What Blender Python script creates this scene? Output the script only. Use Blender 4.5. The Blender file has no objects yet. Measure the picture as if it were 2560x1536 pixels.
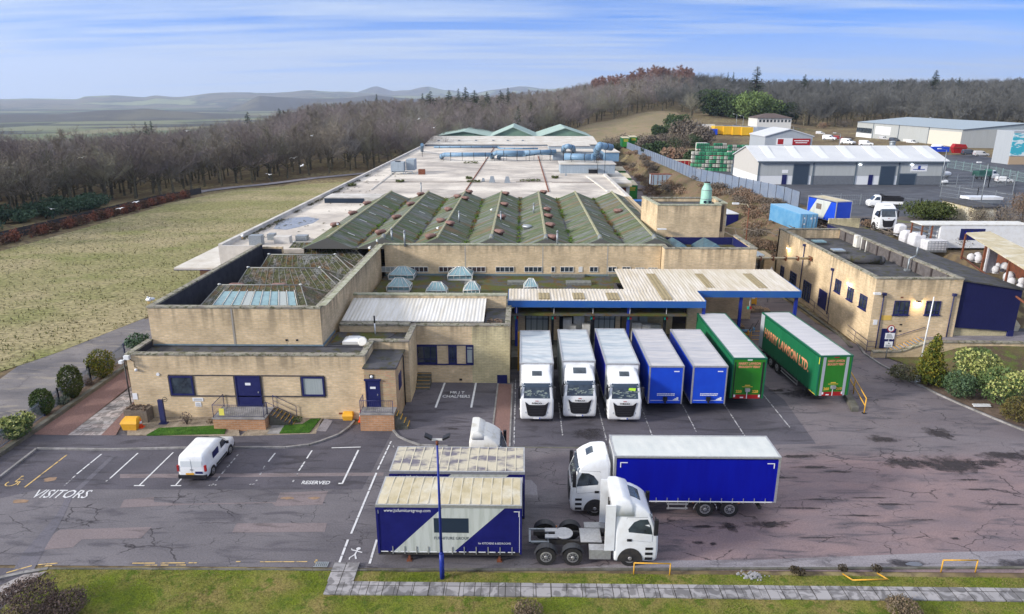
import bpy, math, random
from mathutils import Vector, Matrix, noise
R = random.Random(7)
D = bpy.data
S = bpy.context.scene
COL = S.collection
rad = math.radians
# ---------------------------------------------------------------- camera
FPX, TILT, CAMH, YAW = 1724.0, rad(17.0), 23.2, rad(0.86)
cam = D.cameras.new("camera"); co = D.objects.new("camera", cam); COL.objects.link(co)
cam.sensor_width = 36; cam.lens = 36*FPX/2560; cam.clip_start = .5; cam.clip_end = 40000
co.location = (0, 0, CAMH); co.rotation_euler = (math.pi/2-TILT, 0, YAW)
S.camera = co
# ---------------------------------------------------------------- world and sun
SUN_EL, SUN_AZ = 21.0, -110.0          # azimuth measured from +Y (view direction), negative = left
W = D.worlds.new("World"); S.world = W; W.use_nodes = True
nt = W.node_tree; N = nt.nodes; L = nt.links
for n in list(N): N.remove(n)
def wn(t, **k):
 n = N.new(t)
 for a, b in k.items(): setattr(n, a, b)
 return n
out = wn('ShaderNodeOutputWorld'); bg = wn('ShaderNodeBackground'); L.new(bg.outputs[0], out.inputs[0])
bg.inputs[1].default_value = 0.115
sky = wn('ShaderNodeTexSky', sky_type='NISHITA'); sky.sun_disc = False
sky.sun_elevation = rad(SUN_EL); sky.sun_rotation = rad(SUN_AZ); sky.altitude = 100; sky.air_density = 1.2; sky.dust_density = .6; sky.ozone_density = 2.2
tc = wn('ShaderNodeTexCoord'); sep = wn('ShaderNodeSeparateXYZ'); L.new(tc.outputs['Generated'], sep.inputs[0])
def math_(op, a, b=None, c=None):
 m = wn('ShaderNodeMath', operation=op)
 for i, v in enumerate((a, b, c)):
  if v is None: continue
  if isinstance(v, (int, float)): m.inputs[i].default_value = v
  else: L.new(v, m.inputs[i])
 return m.outputs[0]
zz = math_('ADD', math_('MAXIMUM', sep.outputs[2], 0.0), .06)
cx = math_('DIVIDE', sep.outputs[0], zz); cy = math_('DIVIDE', sep.outputs[1], zz)
cmb = wn('ShaderNodeCombineXYZ'); L.new(cx, cmb.inputs[0]); L.new(cy, cmb.inputs[1])
def wnoise(sc, stretch, det, rgh, rot=0.):
 mp = wn('ShaderNodeMapping'); L.new(cmb.outputs[0], mp.inputs[0]); mp.inputs['Scale'].default_value = stretch; mp.inputs['Rotation'].default_value = (0, 0, rot)
 nz = wn('ShaderNodeTexNoise'); L.new(mp.outputs[0], nz.inputs[0]); nz.inputs['Scale'].default_value = sc
 nz.inputs['Detail'].default_value = det; nz.inputs['Roughness'].default_value = rgh; nz.inputs['Distortion'].default_value = .35
 return nz.outputs[0]
n1 = wnoise(.7, (.30, 1.0, 1), 7, .55, .14); n2 = wnoise(2.2, (.22, 1.2, 1), 8, .62, -.08)
nn = math_('ADD', math_('MULTIPLY', n1, .62), math_('MULTIPLY', n2, .38))
def mrange(v, a, b_, c=0., d_=1.):
 q = wn('ShaderNodeMapRange'); L.new(v, q.inputs[0])
 for i, x in enumerate((a, b_, c, d_)): q.inputs[i+1].default_value = x
 return q.outputs[0]
Z_ = sep.outputs[2]
fac = math_('MINIMUM', math_('ADD', math_('ADD', mrange(math_('ADD', nn, math_('MULTIPLY', sep.outputs[0], -.09)), .43, .62, 0, .9), mrange(Z_, 0, .10, .75, 0)), mrange(Z_, .24, .45, 0, .75)), .96)  # last range adds cloud cover overhead, out of view, for the lighting
def wmix(f, a, b_, bt='MIX'):
 q = wn('ShaderNodeMix', data_type='RGBA', blend_type=bt)
 for i, v in ((0, f), (6, a), (7, b_)):
  if hasattr(v, 'links'): L.new(v, q.inputs[i])
  else: q.inputs[i].default_value = v
 return q.outputs[2]
skv = wn('ShaderNodeCombineXYZ'); L.new(sep.outputs[0], skv.inputs[0]); L.new(sep.outputs[1], skv.inputs[1]); L.new(math_('ADD', math_('MULTIPLY', math_('MAXIMUM', sep.outputs[2], 0.), 3.2), .10), skv.inputs[2])
skn = wn('ShaderNodeVectorMath', operation='NORMALIZE'); L.new(skv.outputs[0], skn.inputs[0]); L.new(skn.outputs[0], sky.inputs[0])
cloud = wmix(mrange(Z_, .2, .4), wmix(mrange(Z_, 0, .07), (3.7, 4.05, 4.3, 1), (3.05, 3.65, 4.6, 1)), (4.9, 5.0, 5.25, 1))  # upper tone is an unseen overhead cloud layer, added to whiten the skylight
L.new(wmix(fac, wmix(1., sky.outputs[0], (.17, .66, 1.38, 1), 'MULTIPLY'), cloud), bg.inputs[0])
sun = D.lights.new("sun", 'SUN'); sun.energy = 3.0; sun.angle = rad(9); sun.color = (1, .93, .84)
so = D.objects.new("sun", sun); COL.objects.link(so)
sd = Vector((math.sin(rad(SUN_AZ))*math.cos(rad(SUN_EL)), math.cos(rad(SUN_AZ))*math.cos(rad(SUN_EL)), math.sin(rad(SUN_EL))))
so.rotation_euler = sd.to_track_quat('Z', 'Y').to_euler(); so.location = sd*200
S.view_settings.view_transform = 'Standard'; S.view_settings.look = 'None'; S.view_settings.exposure = .94; S.view_settings.gamma = 1
S.cycles.volume_bounces = 1; S.cycles.max_bounces = 6; S.cycles.diffuse_bounces = 3
# ---------------------------------------------------------------- measuring helpers (pixel of the photograph -> point in the place)
def ray(px, py):
 a = (px-1280)/FPX; b = -(py-768)/FPX; c, s = math.cos(TILT), math.sin(TILT)
 x, y, z = a, c+b*s, -s+b*c; cy_, sy_ = math.cos(YAW), math.sin(YAW)
 return Vector((x*cy_-y*sy_, x*sy_+y*cy_, z))
def at(px, py, z=0.):
 r = ray(px, py); t = (z-CAMH)/r.z; return Vector((r.x*t, r.y*t, z))
def atY(px, py, Y):
 r = ray(px, py); t = Y/r.y; return r.x*t, CAMH+r.z*t
def atX(px, py, X):
 r = ray(px, py); t = X/r.x; return r.y*t, CAMH+r.z*t
# ---------------------------------------------------------------- terrain height
AZ = 1.035
RR = [0, 120, 180, 250, 330, 420, 520, 650, 800, 1100, 1600, 2600, 5000, 60000]
TT = {-1500: [0, 0, -1, -5, -10, -16, -22, -30, -38, -50, -60, -62, -62, -62],
 0: [0, 0, -.5, -5, -10, -15, -22, -30, -38, -50, -60, -62, -62, -62],
 400: [0, 0, -.5, -4, -9, -13, -18, -23, -23, -36, -52, -62, -62, -62],
 640: [0, 0, 0, -2, -4, -7, -10, -13, -13, -24, -42, -60, -62, -62],
 800: [0, 0, 0, 0, 1, 1, 0, -1, -3, -12, -32, -56, -62, -62],
 1000: [0, 0, 0, 0, 2, 3, 3, 2, 0, -8, -26, -52, -62, -62],
 1200: [0, 0, 0, 0, 1, 3, 5, 6, 5, 0, -22, -50, -62, -62],
 1350: [0, 0, 0, 0, 3, 5, 8, 10, 8, 0, -20, -50, -62, -62],
 1500: [0, 0, 0, .5, 5, 10, 14, 18, 16, 4, -18, -50, -62, -62],
 1650: [0, 0, 0, 1.5, 7.4, 12, 18, 28, 26, 8, -16, -50, -62, -62],
 1760: [0, 0, 0, 1, 7, 11, 14, 24, 24, 10, -16, -50, -62, -62],
 1900: [0, 0, 0, .5, 6.5, 10, 12, 18, 21, 12, -10, -50, -62, -62],
 2060: [0, 0, 0, .5, 4, 7, 10, 18, 21, 14, -10, -50, -62, -62],
 2200: [0, 0, 0, 5, 5.5, 7, 10, 17, 21, 14, -10, -50, -62, -62],
 3800: [0, 0, 0, 5, 5.5, 7, 10, 17, 21, 14, -10, -50, -62, -62]}
TK = sorted(TT)
def sm(t): return t*t*(3-2*t)
def xfence(y): return 47.-max(0, min(33, y-125))*.242-max(0, min(90, y-158))*.022
def hgt(x, y):
 e = 0.
 if x > 30 and y > 62:
  c = lambda t: sm(max(0., min(1., t))); xl = 31.2+max(0, min(1, (y-96)/160))*3.2
  e = 5*c((x-xl)/(xfence(y)-xl))*c((y-88)/6)
  if x > 49.6: e = max(e, 5*c((x-49.6)/1.6)*c((y-70)/5))
  if y > 262: e *= max(0, 1-(y-262)/40)
 return max(e, hgt0(x, y)) if e else hgt0(x, y)
def hgt0(x, y):
 d = math.hypot(x, y)
 if d < 120: return 0.
 a = math.atan2(x, y)+YAW
 if y <= 0: px = 3800 if x > 0 else -1500
 else: px = 1280+math.tan(max(-1.01, min(1.01, a)))*FPX*AZ
 px = max(TK[0], min(TK[-1], px))
 for i in range(len(TK)-1):
  if px <= TK[i+1]: break
 u = sm((px-TK[i])/(TK[i+1]-TK[i]))
 for j in range(len(RR)-1):
  if d <= RR[j+1]: break
 v = (d-RR[j])/(RR[j+1]-RR[j]); v = min(1, v)
 A, B = TT[TK[i]], TT[TK[i+1]]
 f = lambda T: T[j]*(1-v)+T[j+1]*v
 return f(A)*(1-u)+f(B)*u
def elv(px, py):
 r = ray(px, py); return math.atan2(r.z, math.hypot(r.x, r.y))
def gat(px, py):
 "point on the terrain seen at a pixel"
 r = ray(px, py); t = 60.
 while t < 9000:
  p = r*t
  if CAMH+p.z <= hgt(p.x, p.y): break
  t *= 1.006
 return Vector((p.x, p.y, hgt(p.x, p.y)))
def on(px, dist):
 "terrain point at an azimuth (pixel column) and a distance along the ground"
 a = math.atan((px-1280)/FPX/AZ)-YAW
 x, y = math.sin(a)*dist, math.cos(a)*dist
 return Vector((x, y, hgt(x, y)))
# ---------------------------------------------------------------- object helpers
OFF = {}
def tag(o, label=None, cat=None, group=None, kind=None):
 if label: o['label'] = label
 if cat: o['category'] = cat
 if group: o['group'] = group
 if kind: o['kind'] = kind
 return o
def thing(name, label, cat, loc=(0, 0, 0), rz=0, group=None, local=True):
 o = D.objects.new(name, None); COL.objects.link(o); o.empty_display_size = .3
 o.location = loc; o.rotation_euler = (0, 0, rz); tag(o, label, cat, group)
 OFF[o.name] = Vector((0, 0, 0)) if local else Vector(loc)
 return o
def copy_tree(o, parent=None):
 c = o.copy(); COL.objects.link(c); c.parent = parent
 for ch in o.children: copy_tree(ch, c)
 return c
def dup(src, loc, rz=0, label=None, sc=None, group=None):
 c = copy_tree(src); c.location = loc; c.rotation_euler = (0, 0, rz)
 if sc: c.scale = (sc, sc, sc) if isinstance(sc, (int, float)) else sc
 if label: c['label'] = label
 if group: c['group'] = group
 return c
class MB:
 def __init__(s): s.v = []; s.f = []; s.m = []; s.mi = 0; s.s = []
 def poly(s, pts, sm=False):
  b = len(s.v); s.v += [tuple(p) for p in pts]; s.f.append(tuple(range(b, b+len(pts)))); s.m.append(s.mi); s.s.append(sm); return s
 def box(s, x0, x1, y0, y1, z0, z1, rz=0, c=None):
  P = [(x0, y0, z0), (x1, y0, z0), (x1, y1, z0), (x0, y1, z0), (x0, y0, z1), (x1, y0, z1), (x1, y1, z1), (x0, y1, z1)]
  if rz:
   cx_, cy_ = c if c else ((x0+x1)/2, (y0+y1)/2); k, n_ = math.cos(rz), math.sin(rz)
   P = [(cx_+(x-cx_)*k-(y-cy_)*n_, cy_+(x-cx_)*n_+(y-cy_)*k, z) for x, y, z in P]
  return s.hexa(P)
 def hexa(s, P):
  b = len(s.v); s.v += [tuple(p) for p in P]
  for q in ((0, 3, 2, 1), (4, 5, 6, 7), (0, 1, 5, 4), (1, 2, 6, 5), (2, 3, 7, 6), (3, 0, 4, 7)):
   s.f.append(tuple(b+i for i in q)); s.m.append(s.mi); s.s.append(False)
  return s
 def prism(s, pts, z0, z1):
  "vertical prism over a plan outline (counter-clockwise)"
  b = len(s.v); n = len(pts)
  s.v += [(p[0], p[1], z0) for p in pts]+[(p[0], p[1], z1) for p in pts]
  s._add([tuple(b+i for i in range(n-1, -1, -1)), tuple(b+n+i for i in range(n))]+[(b+i, b+(i+1) % n, b+n+(i+1) % n, b+n+i) for i in range(n)])
  return s
 def ext(s, pts, a, b_, ax='x'):
  "extrude a profile: pts (u,v) along x (u=y,v=z) or along y (u=x,v=z)"
  n = len(pts); b = len(s.v)
  for t in (a, b_):
   s.v += [((t, p[0], p[1]) if ax == 'x' else (p[0], t, p[1])) for p in pts]
  s._add([tuple(b+i for i in range(n)), tuple(b+n+i for i in range(n-1, -1, -1))]+[(b+(i+1) % n, b+i, b+n+i, b+n+(i+1) % n) for i in range(n)])
  return s
 def _add(s, fs, sm=False):
  s.f += fs; s.m += [s.mi]*len(fs); s.s += [sm]*len(fs)
 def cyl(s, p0, p1, r0, r1=None, n=10, cap=True, sm=True):
  r1 = r0 if r1 is None else r1
  p0, p1 = Vector(p0), Vector(p1); d = (p1-p0)
  if d.length < 1e-6: return s
  d.normalize(); a = d.orthogonal().normalized(); c = d.cross(a); b = len(s.v)
  for p, r in ((p0, r0), (p1, r1)):
   for i in range(n):
    t = 2*math.pi*i/n; s.v.append(tuple(p+(a*math.cos(t)+c*math.sin(t))*r))
  s._add([(b+i, b+(i+1) % n, b+n+(i+1) % n, b+n+i) for i in range(n)], sm)
  if cap: s._add([tuple(b+i for i in range(n-1, -1, -1)), tuple(b+n+i for i in range(n))])
  return s
 def tube(s, pts, r, n=6):
  for a, b in zip(pts, pts[1:]): s.cyl(a, b, r, n=n)
  return s
 def loft(s, rings, cap=True, sm=False):
  n = len(rings[0]); b = len(s.v)
  for r in rings: s.v += [tuple(p) for p in r]
  for k in range(len(rings)-1):
   o = b+k*n; s._add([(o+i, o+(i+1) % n, o+n+(i+1) % n, o+n+i) for i in range(n)], sm)
  if cap: s._add([tuple(b+i for i in range(n-1, -1, -1)), tuple(b+(len(rings)-1)*n+i for i in range(n))])
  return s
 def grid(s, x0, x1, y0, y1, fz, nx, ny, sm=True):
  b = len(s.v)
  for j in range(ny+1):
   for i in range(nx+1):
    x = x0+(x1-x0)*i/nx; y = y0+(y1-y0)*j/ny; s.v.append((x, y, fz(x, y)))
  s._add([(b+j*(nx+1)+i, b+j*(nx+1)+i+1, b+(j+1)*(nx+1)+i+1, b+(j+1)*(nx+1)+i) for j in range(ny) for i in range(nx)], sm)
  return s
 def ball(s, c, r, nu=10, nv=6, sq=(1, 1, 1)):
  b = len(s.v)
  for j in range(nv+1):
   th = math.pi*j/nv
   for i in range(nu):
    ph = 2*math.pi*i/nu
    s.v.append((c[0]+r*sq[0]*math.sin(th)*math.cos(ph), c[1]+r*sq[1]*math.sin(th)*math.sin(ph), c[2]+r*sq[2]*math.cos(th)))
  s._add([(b+j*nu+i, b+(j+1)*nu+i, b+(j+1)*nu+(i+1) % nu, b+j*nu+(i+1) % nu) for j in range(nv) for i in range(nu)], True)
  return s
 def mesh(s, name, mats, off=None):
  me = D.meshes.new(name)
  v = s.v if not off or off.length == 0 else [(a-off.x, b-off.y, c-off.z) for a, b, c in s.v]
  me.from_pydata(v, [], s.f)
  if not isinstance(mats, (list, tuple)): mats = [mats]
  for m in mats: me.materials.append(m)
  if len(mats) > 1: me.polygons.foreach_set('material_index', s.m)
  me.polygons.foreach_set('use_smooth', s.s); me.update()
  return me
 def build(s, name, mats, parent=None, **k):
  off = OFF.get(parent.name) if parent else None
  o = D.objects.new(name, s.mesh(name, mats, off)); COL.objects.link(o)
  if parent:
   o.parent = parent; OFF[o.name] = off if off else Vector((0, 0, 0))
  if k: tag(o, **k)
  return o
def each(b, name, m, parent=None, **k):
 "one object per separate piece of b"
 par = list(range(len(b.v)))
 def fd(i):
  while par[i] != i: par[i] = par[par[i]]; i = par[i]
  return i
 for f in b.f:
  r = fd(f[0])
  for i in f[1:]: par[fd(i)] = r
 G_ = {}
 for n, f in enumerate(b.f): G_.setdefault(fd(f[0]), []).append(n)
 for fs in G_.values():
  q = MB(); ix = {}
  for n in fs:
   for i in b.f[n]:
    if i not in ix: ix[i] = len(q.v); q.v.append(b.v[i])
   q.f.append(tuple(ix[i] for i in b.f[n])); q.m.append(b.m[n]); q.s.append(b.s[n])
  o = q.build(name, m, parent, **k)
 return o
SPL = {'corner_post', 'post', 'leg', 'landing_leg', 'shelf', 'plank', 'sign_plate', 'bumper_plate', 'front_strip', 'roof_box', 'forks', 'side_logo', 'drainpipe', 'window_surround', 'chassis', 'wall', 'door_surround', 'parapet_lining', 'side_strip', 'landing_leg'}
def B(name, m, parent, *boxes, **k):
 if parent and name in SPL and len(boxes) > 1:
  for q in boxes: o = B(name, m, parent, q, **k)
  return o
 b = MB()
 for q in boxes: b.box(*q)
 return b.build(name, m, parent, **k)
def text_mb(txt, size, plane, origin, align='LEFT', shear=0, ext=.004, sx=1.0, bold=0.0):
 "text as geometry; plane maps (u,v) to a point"
 cu = D.curves.new('lettering', 'FONT'); cu.body = txt; cu.size = size; cu.align_x = align; cu.shear = shear; cu.offset = bold; cu.resolution_u = 2; cu.space_line = .8
 ob = D.objects.new('lettering', cu); me = D.meshes.new_from_object(ob)
 b = MB()
 for p in me.polygons:
  b.poly([plane(me.vertices[i].co.x*sx, me.vertices[i].co.y) for i in p.vertices])
 D.objects.remove(ob); D.curves.remove(cu); D.meshes.remove(me)
 return b
# ---------------------------------------------------------------- materials
def mat(name, c, rough=.75, metal=0., c2=None, scale=3., detail=5., lo=.35, hi=.65, stretch=(1, 1, 1), bump=0., bscale=None, spec=.3, fine=0., fscale=40., rnd=0., c3=None, s3=.3, lo3=.5, hi3=.6, emit=0., tl=0., coords='Object'):
 m = D.materials.new(name); m.use_nodes = True; t = m.node_tree; n = t.nodes; l = t.links
 p = n['Principled BSDF']; p.inputs['Roughness'].default_value = rough; p.inputs['Metallic'].default_value = metal
 p.inputs['Specular IOR Level'].default_value = spec
 C = (*c, 1)
 p.inputs['Base Color'].default_value = C
 tx = n.new('ShaderNodeTexCoord'); src = tx.outputs[coords]
 mp = n.new('ShaderNodeMapping'); l.new(src, mp.inputs[0]); mp.inputs['Scale'].default_value = stretch
 def nz(sc, det=5.):
  q = n.new('ShaderNodeTexNoise'); l.new(mp.outputs[0], q.inputs[0]); q.inputs['Scale'].default_value = sc; q.inputs['Detail'].default_value = det; q.inputs['Roughness'].default_value = .6; return q.outputs[0]
 def mix(f, a, b, bt='MIX'):
  q = n.new('ShaderNodeMix'); q.data_type = 'RGBA'; q.blend_type = bt
  for i, v in ((0, f), (6, a), (7, b)):
   if hasattr(v, 'links'): l.new(v, q.inputs[i])
   else: q.inputs[i].default_value = v
  return q.outputs[2]
 def rng(v, a, b, x=0., y=1.):
  q = n.new('ShaderNodeMapRange'); l.new(v, q.inputs[0]); q.inputs[1].default_value = a; q.inputs[2].default_value = b; q.inputs[3].default_value = x; q.inputs[4].default_value = y; return q.outputs[0]
 cur = C
 if c2: cur = mix(rng(nz(scale, detail), lo, hi), C, (*c2, 1))
 if c3: cur = mix(rng(nz(s3, 6.), lo3, hi3), cur, (*c3, 1))
 if fine:
  cur = mix(1., cur, rng(nz(fscale, 3.), .3, .7, 1-fine, 1+fine), 'MULTIPLY')
 if rnd:
  oi = n.new('ShaderNodeObjectInfo'); cur = mix(1., cur, rng(oi.outputs['Random'], 0, 1, 1-rnd, 1+rnd), 'MULTIPLY')
 if hasattr(cur, 'links'): l.new(cur, p.inputs['Base Color'])
 if bump:
  bn = n.new('ShaderNodeBump'); bn.inputs['Strength'].default_value = bump; bn.inputs['Distance'].default_value = .05; l.new(nz(bscale or scale*4, 4.), bn.inputs['Height']); l.new(bn.outputs[0], p.inputs['Normal'])
 if emit: p.inputs['Emission Color'].default_value = (*c, 1); p.inputs['Emission Strength'].default_value = emit
 m['_'] = 1
 m.node_tree.nodes['Principled BSDF'].label = 'p'
 return m
def tools(m):
 t = m.node_tree; return t, t.nodes, t.links, t.nodes['Principled BSDF']
def brickmat(name, c, c2, mortar, stain=.55, drip=True):
 m = D.materials.new(name); m.use_nodes = True; t, n, l, p = tools(m)
 p.inputs['Roughness'].default_value = .9; p.inputs['Specular IOR Level'].default_value = .15
 g = n.new('ShaderNodeNewGeometry'); s1 = n.new('ShaderNodeSeparateXYZ'); l.new(g.outputs['Position'], s1.inputs[0]); s2 = n.new('ShaderNodeSeparateXYZ'); l.new(g.outputs['True Normal'], s2.inputs[0])
 def M(op, *a):
  q = n.new('ShaderNodeMath'); q.operation = op
  for i, v in enumerate(a):
   if hasattr(v, 'links'): l.new(v, q.inputs[i])
   else: q.inputs[i].default_value = v
  return q.outputs[0]
 side = M('GREATER_THAN', M('ABSOLUTE', s2.outputs[0]), .7)
 u = M('ADD', M('MULTIPLY', s1.outputs[0], M('SUBTRACT', 1., side)), M('MULTIPLY', s1.outputs[1], side))
 cb = n.new('ShaderNodeCombineXYZ'); l.new(u, cb.inputs[0]); l.new(s1.outputs[2], cb.inputs[1])
 br = n.new('ShaderNodeTexBrick'); l.new(cb.outputs[0], br.inputs[0])
 br.inputs['Color1'].default_value = (*c, 1); br.inputs['Color2'].default_value = (*c2, 1); br.inputs['Mortar'].default_value = (*mortar, 1)
 br.inputs['Scale'].default_value = 1.; br.inputs['Mortar Size'].default_value = .012; br.inputs['Brick Width'].default_value = .45; br.inputs['Row Height'].default_value = .15
 def nz(vec, sc, st, det=5):
  mp = n.new('ShaderNodeMapping'); l.new(vec, mp.inputs[0]); mp.inputs['Scale'].default_value = st
  q = n.new('ShaderNodeTexNoise'); l.new(mp.outputs[0], q.inputs[0]); q.inputs['Scale'].default_value = sc; q.inputs['Detail'].default_value = det; return q.outputs[0]
 def rng(v, a, b, x=0., y=1.):
  q = n.new('ShaderNodeMapRange'); l.new(v, q.inputs[0]); q.inputs[1].default_value = a; q.inputs[2].default_value = b; q.inputs[3].default_value = x; q.inputs[4].default_value = y; return q.outputs[0]
 def mix(f, a, b, bt='MIX'):
  q = n.new('ShaderNodeMix'); q.data_type = 'RGBA'; q.blend_type = bt
  for i, v in ((0, f), (6, a), (7, b)):
   if hasattr(v, 'links'): l.new(v, q.inputs[i])
   else: q.inputs[i].default_value = v
  return q.outputs[2]
 cur = mix(1., br.outputs[0], rng(nz(cb.outputs[0], .6, (1, 1, 1)), .3, .7, .8, 1.15), 'MULTIPLY')
 cur = mix(1., cur, rng(nz(cb.outputs[0], 3.0, (1, 2.5, 1)), .3, .7, .86, 1.12), 'MULTIPLY')
 if drip:
  tx = n.new('ShaderNodeTexCoord'); s3 = n.new('ShaderNodeSeparateXYZ'); l.new(tx.outputs['Generated'], s3.inputs[0])
  top = rng(s3.outputs[2], .70, 1.0); st = rng(nz(cb.outputs[0], 1.6, (1, .07, 1), 3), .47, .62)
  cur = mix(M('MULTIPLY', M('MULTIPLY', top, st), stain), cur, (.06, .055, .045, 1))
 l.new(cur, p.inputs['Base Color'])
 bn = n.new('ShaderNodeBump'); bn.inputs['Strength'].default_value = .25; bn.inputs['Distance'].default_value = .01; l.new(br.outputs[1], bn.inputs['Height']); bn.invert = True; l.new(bn.outputs[0], p.inputs['Normal'])
 return m
brick = brickmat('buff_brick', (.63, .49, .31), (.555, .425, .26), (.50, .43, .33))
brick2 = brickmat('pale_buff_brick', (.54, .475, .29), (.48, .42, .25), (.34, .3, .22))
brickO = brickmat('orange_brick', (.46, .245, .13), (.40, .21, .11), (.4, .33, .26), drip=False)
coping = mat('coping_stone', (.20, .18, .16), .9, c2=(.34, .33, .26), scale=1.5, c3=(.10, .10, .06), s3=3., bump=.4)
copingL = mat('lichen_coping', (.42, .42, .34), .9, c2=(.24, .25, .16), scale=2.5, bump=.4)
felt = mat('roofing_felt', (.045, .047, .055), .85, c2=(.085, .085, .095), scale=.7, c3=(.05, .05, .025), s3=1.6, lo3=.52, hi3=.62, bump=.3)
moss = mat('mossy_felt', (.075, .075, .085), .9, c2=(.075, .085, .018), scale=.45, lo=.42, hi=.56, c3=(.10, .065, .02), s3=1.3, lo3=.52, hi3=.6, bump=.8, bscale=6.)
mossglass = mat('mossy_glass_roof', (.13, .135, .13), .6, c2=(.085, .05, .018), scale=.6, lo=.4, hi=.56, c3=(.05, .055, .018), s3=1.6, lo3=.46, hi3=.54, fine=.9, fscale=6., bump=1.)
cement = mat('cement_sheet', (.15, .16, .158), .9, c2=(.085, .115, .05), scale=.35, lo=.38, hi=.56, c3=(.16, .11, .065), s3=.16, lo3=.52, hi3=.66, fine=.45, fscale=2.2, stretch=(.35, 3, 1), bump=.5, bscale=4.)
ridgeM = mat('ridge_cap', (.36, .35, .24), .9, c2=(.22, .22, .13), scale=2.)
membrane = mat('roof_membrane', (.56, .51, .45), .85, c2=(.33, .30, .275), scale=.22, lo=.38, hi=.66, stretch=(.7, 1, 1), c3=(.66, .61, .54), s3=.09, lo3=.5, hi3=.6, fine=.1, fscale=2., bump=.1)
whiteroof = mat('white_roof', (.62, .60, .56), .8, c2=(.48, .44, .38), scale=.35, fine=.06, fscale=4.)
parapetW = mat('white_parapet', (.60, .58, .55), .8, c2=(.42, .40, .37), scale=.6)
cladW = mat('white_corrugated', (.66, .655, .64), .55, c2=(.54, .52, .47), scale=.9, stretch=(3, .3, 1), fine=.06)
cladcol = mat('sheet_worn', (.64, .60, .54), .6, c2=(.50, .44, .34), scale=1.0, stretch=(3, .3, 1), fine=.1, fscale=9.)
rooflight = mat('rooflight_sheet', (.34, .28, .16), .7, c2=(.26, .21, .12), scale=3.)
fascia = mat('blue_fascia', (.012, .085, .33), .45, c2=(.02, .10, .30), scale=.8, spec=.5)
navy = mat('navy_paint', (.010, .013, .085), .5, c2=(.016, .02, .10), scale=2.)
navyclad = mat('navy_cladding', (.006, .008, .055), .6, c2=(.010, .012, .075), scale=3., stretch=(8, 1, 1))
glassD = mat('dark_glass', (.012, .018, .03), .08, c2=(.05, .07, .09), scale=1.2, spec=.8)
glassL = mat('blind_glass', (.30, .34, .34), .15, c2=(.36, .40, .40), scale=2., stretch=(6, 6, .3), spec=.7)
glassS = mat('skylight_glass', (.22, .36, .40), .2, c2=(.15, .26, .30), scale=2., spec=.7)
glassR = mat('red_tint_glass', (.06, .03, .03), .12, c2=(.03, .04, .05), scale=3., spec=.7)
wframe = mat('white_frame', (.62, .62, .60), .6)
steelL = mat('grey_cladding', (.36, .39, .42), .6, c2=(.32, .35, .385), scale=1., stretch=(6, 6, .2))
steelB = mat('pale_blue_cladding', (.33, .39, .44), .6, c2=(.27, .32, .37), scale=1.2, stretch=(4, 4, .3), fine=.08)
duct = mat('duct_blue', (.12, .24, .38), .5, c2=(.17, .28, .40), scale=2., spec=.5)
galv = mat('galvanised', (.34, .37, .40), .45, metal=.5, c2=(.26, .29, .31), scale=8.)
palis = mat('palisade_blue_grey', (.16, .21, .30), .6, c2=(.22, .26, .33), scale=.4, fine=.15, fscale=9.)
vwhite = mat('vehicle_white', (.74, .76, .78), .28, c2=(.62, .62, .61), scale=1.6, lo=.45, hi=.8, spec=.6)
vdirty = mat('weathered_white', (.66, .655, .62), .5, c2=(.42, .39, .31), scale=1.6, lo=.5, hi=.75)
black = mat('black_plastic', (.012, .012, .015), .45, c2=(.022, .022, .026), scale=6.)
rubber = mat('tyre_rubber', (.016, .016, .018), .85, c2=(.03, .028, .026), scale=5.)
steel = mat('wheel_steel', (.46, .46, .47), .35, metal=.6, c2=(.34, .33, .33), scale=9.)
chassis = mat('chassis_dark', (.022, .022, .026), .6, c2=(.05, .045, .04), scale=4.)
alu = mat('aluminium', (.50, .51, .52), .4, metal=.6, c2=(.40, .40, .41), scale=7.)
canvasW = mat('tarp_roof', (.36, .42, .47), .45, c2=(.52, .55, .57), scale=.7, lo=.4, hi=.6, bump=.5, bscale=1.6, stretch=(.5, 2.2, 1))
tarpL = mat('pale_tarp_roof', (.52, .55, .54), .5, c2=(.60, .62, .60), scale=.8, bump=.3)
canvasG = mat('grey_tarp_roof', (.38, .39, .43), .4, c2=(.54, .52, .52), scale=.9, stretch=(.4, 2.5, 1), bump=.5, bscale=1.2)
roofrib = mat('ribbed_alloy_roof', (.44, .44, .46), .4, c2=(.54, .53, .54), scale=1., stretch=(.4, 3, 1))
cream = mat('lichened_cream_roof', (.56, .50, .36), .8, c2=(.44, .38, .24), scale=1.1, c3=(.62, .60, .52), s3=.6, lo3=.5, hi3=.7, bump=.4, bscale=4.)
creamD = mat('dirty_cream_roof', (.50, .46, .36), .8, c2=(.16, .15, .18), scale=.8, lo=.46, hi=.60, stretch=(1, 2, 1), bump=.4, bscale=4.)
curtB = mat('royal_blue_curtain', (.001, .003, .25), .6, c2=(.001, .006, .31), scale=1., stretch=(2, 2, .3), bump=.2, bscale=3., spec=.15)
curtB2 = mat('bright_blue_panel', (.010, .055, .50), .42, c2=(.012, .07, .56), scale=1., bump=.08, bscale=3.)
curtN = mat('navy_curtain', (.003, .004, .10), .6, c2=(.006, .008, .13), scale=1.4, bump=.12, bscale=3.)
curtW = mat('grey_white_curtain', (.50, .53, .50), .55, c2=(.34, .37, .33), scale=1., stretch=(4, 4, .4), lo=.45, hi=.75, bump=.12, bscale=3.)
curtG = mat('green_curtain', (.008, .11, .045), .45, c2=(.012, .14, .06), scale=1., stretch=(2, 2, .4), bump=.12, bscale=3.)
panelG = mat('green_panel', (.02, .16, .015), .45, c2=(.025, .19, .02), scale=1.2)
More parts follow.
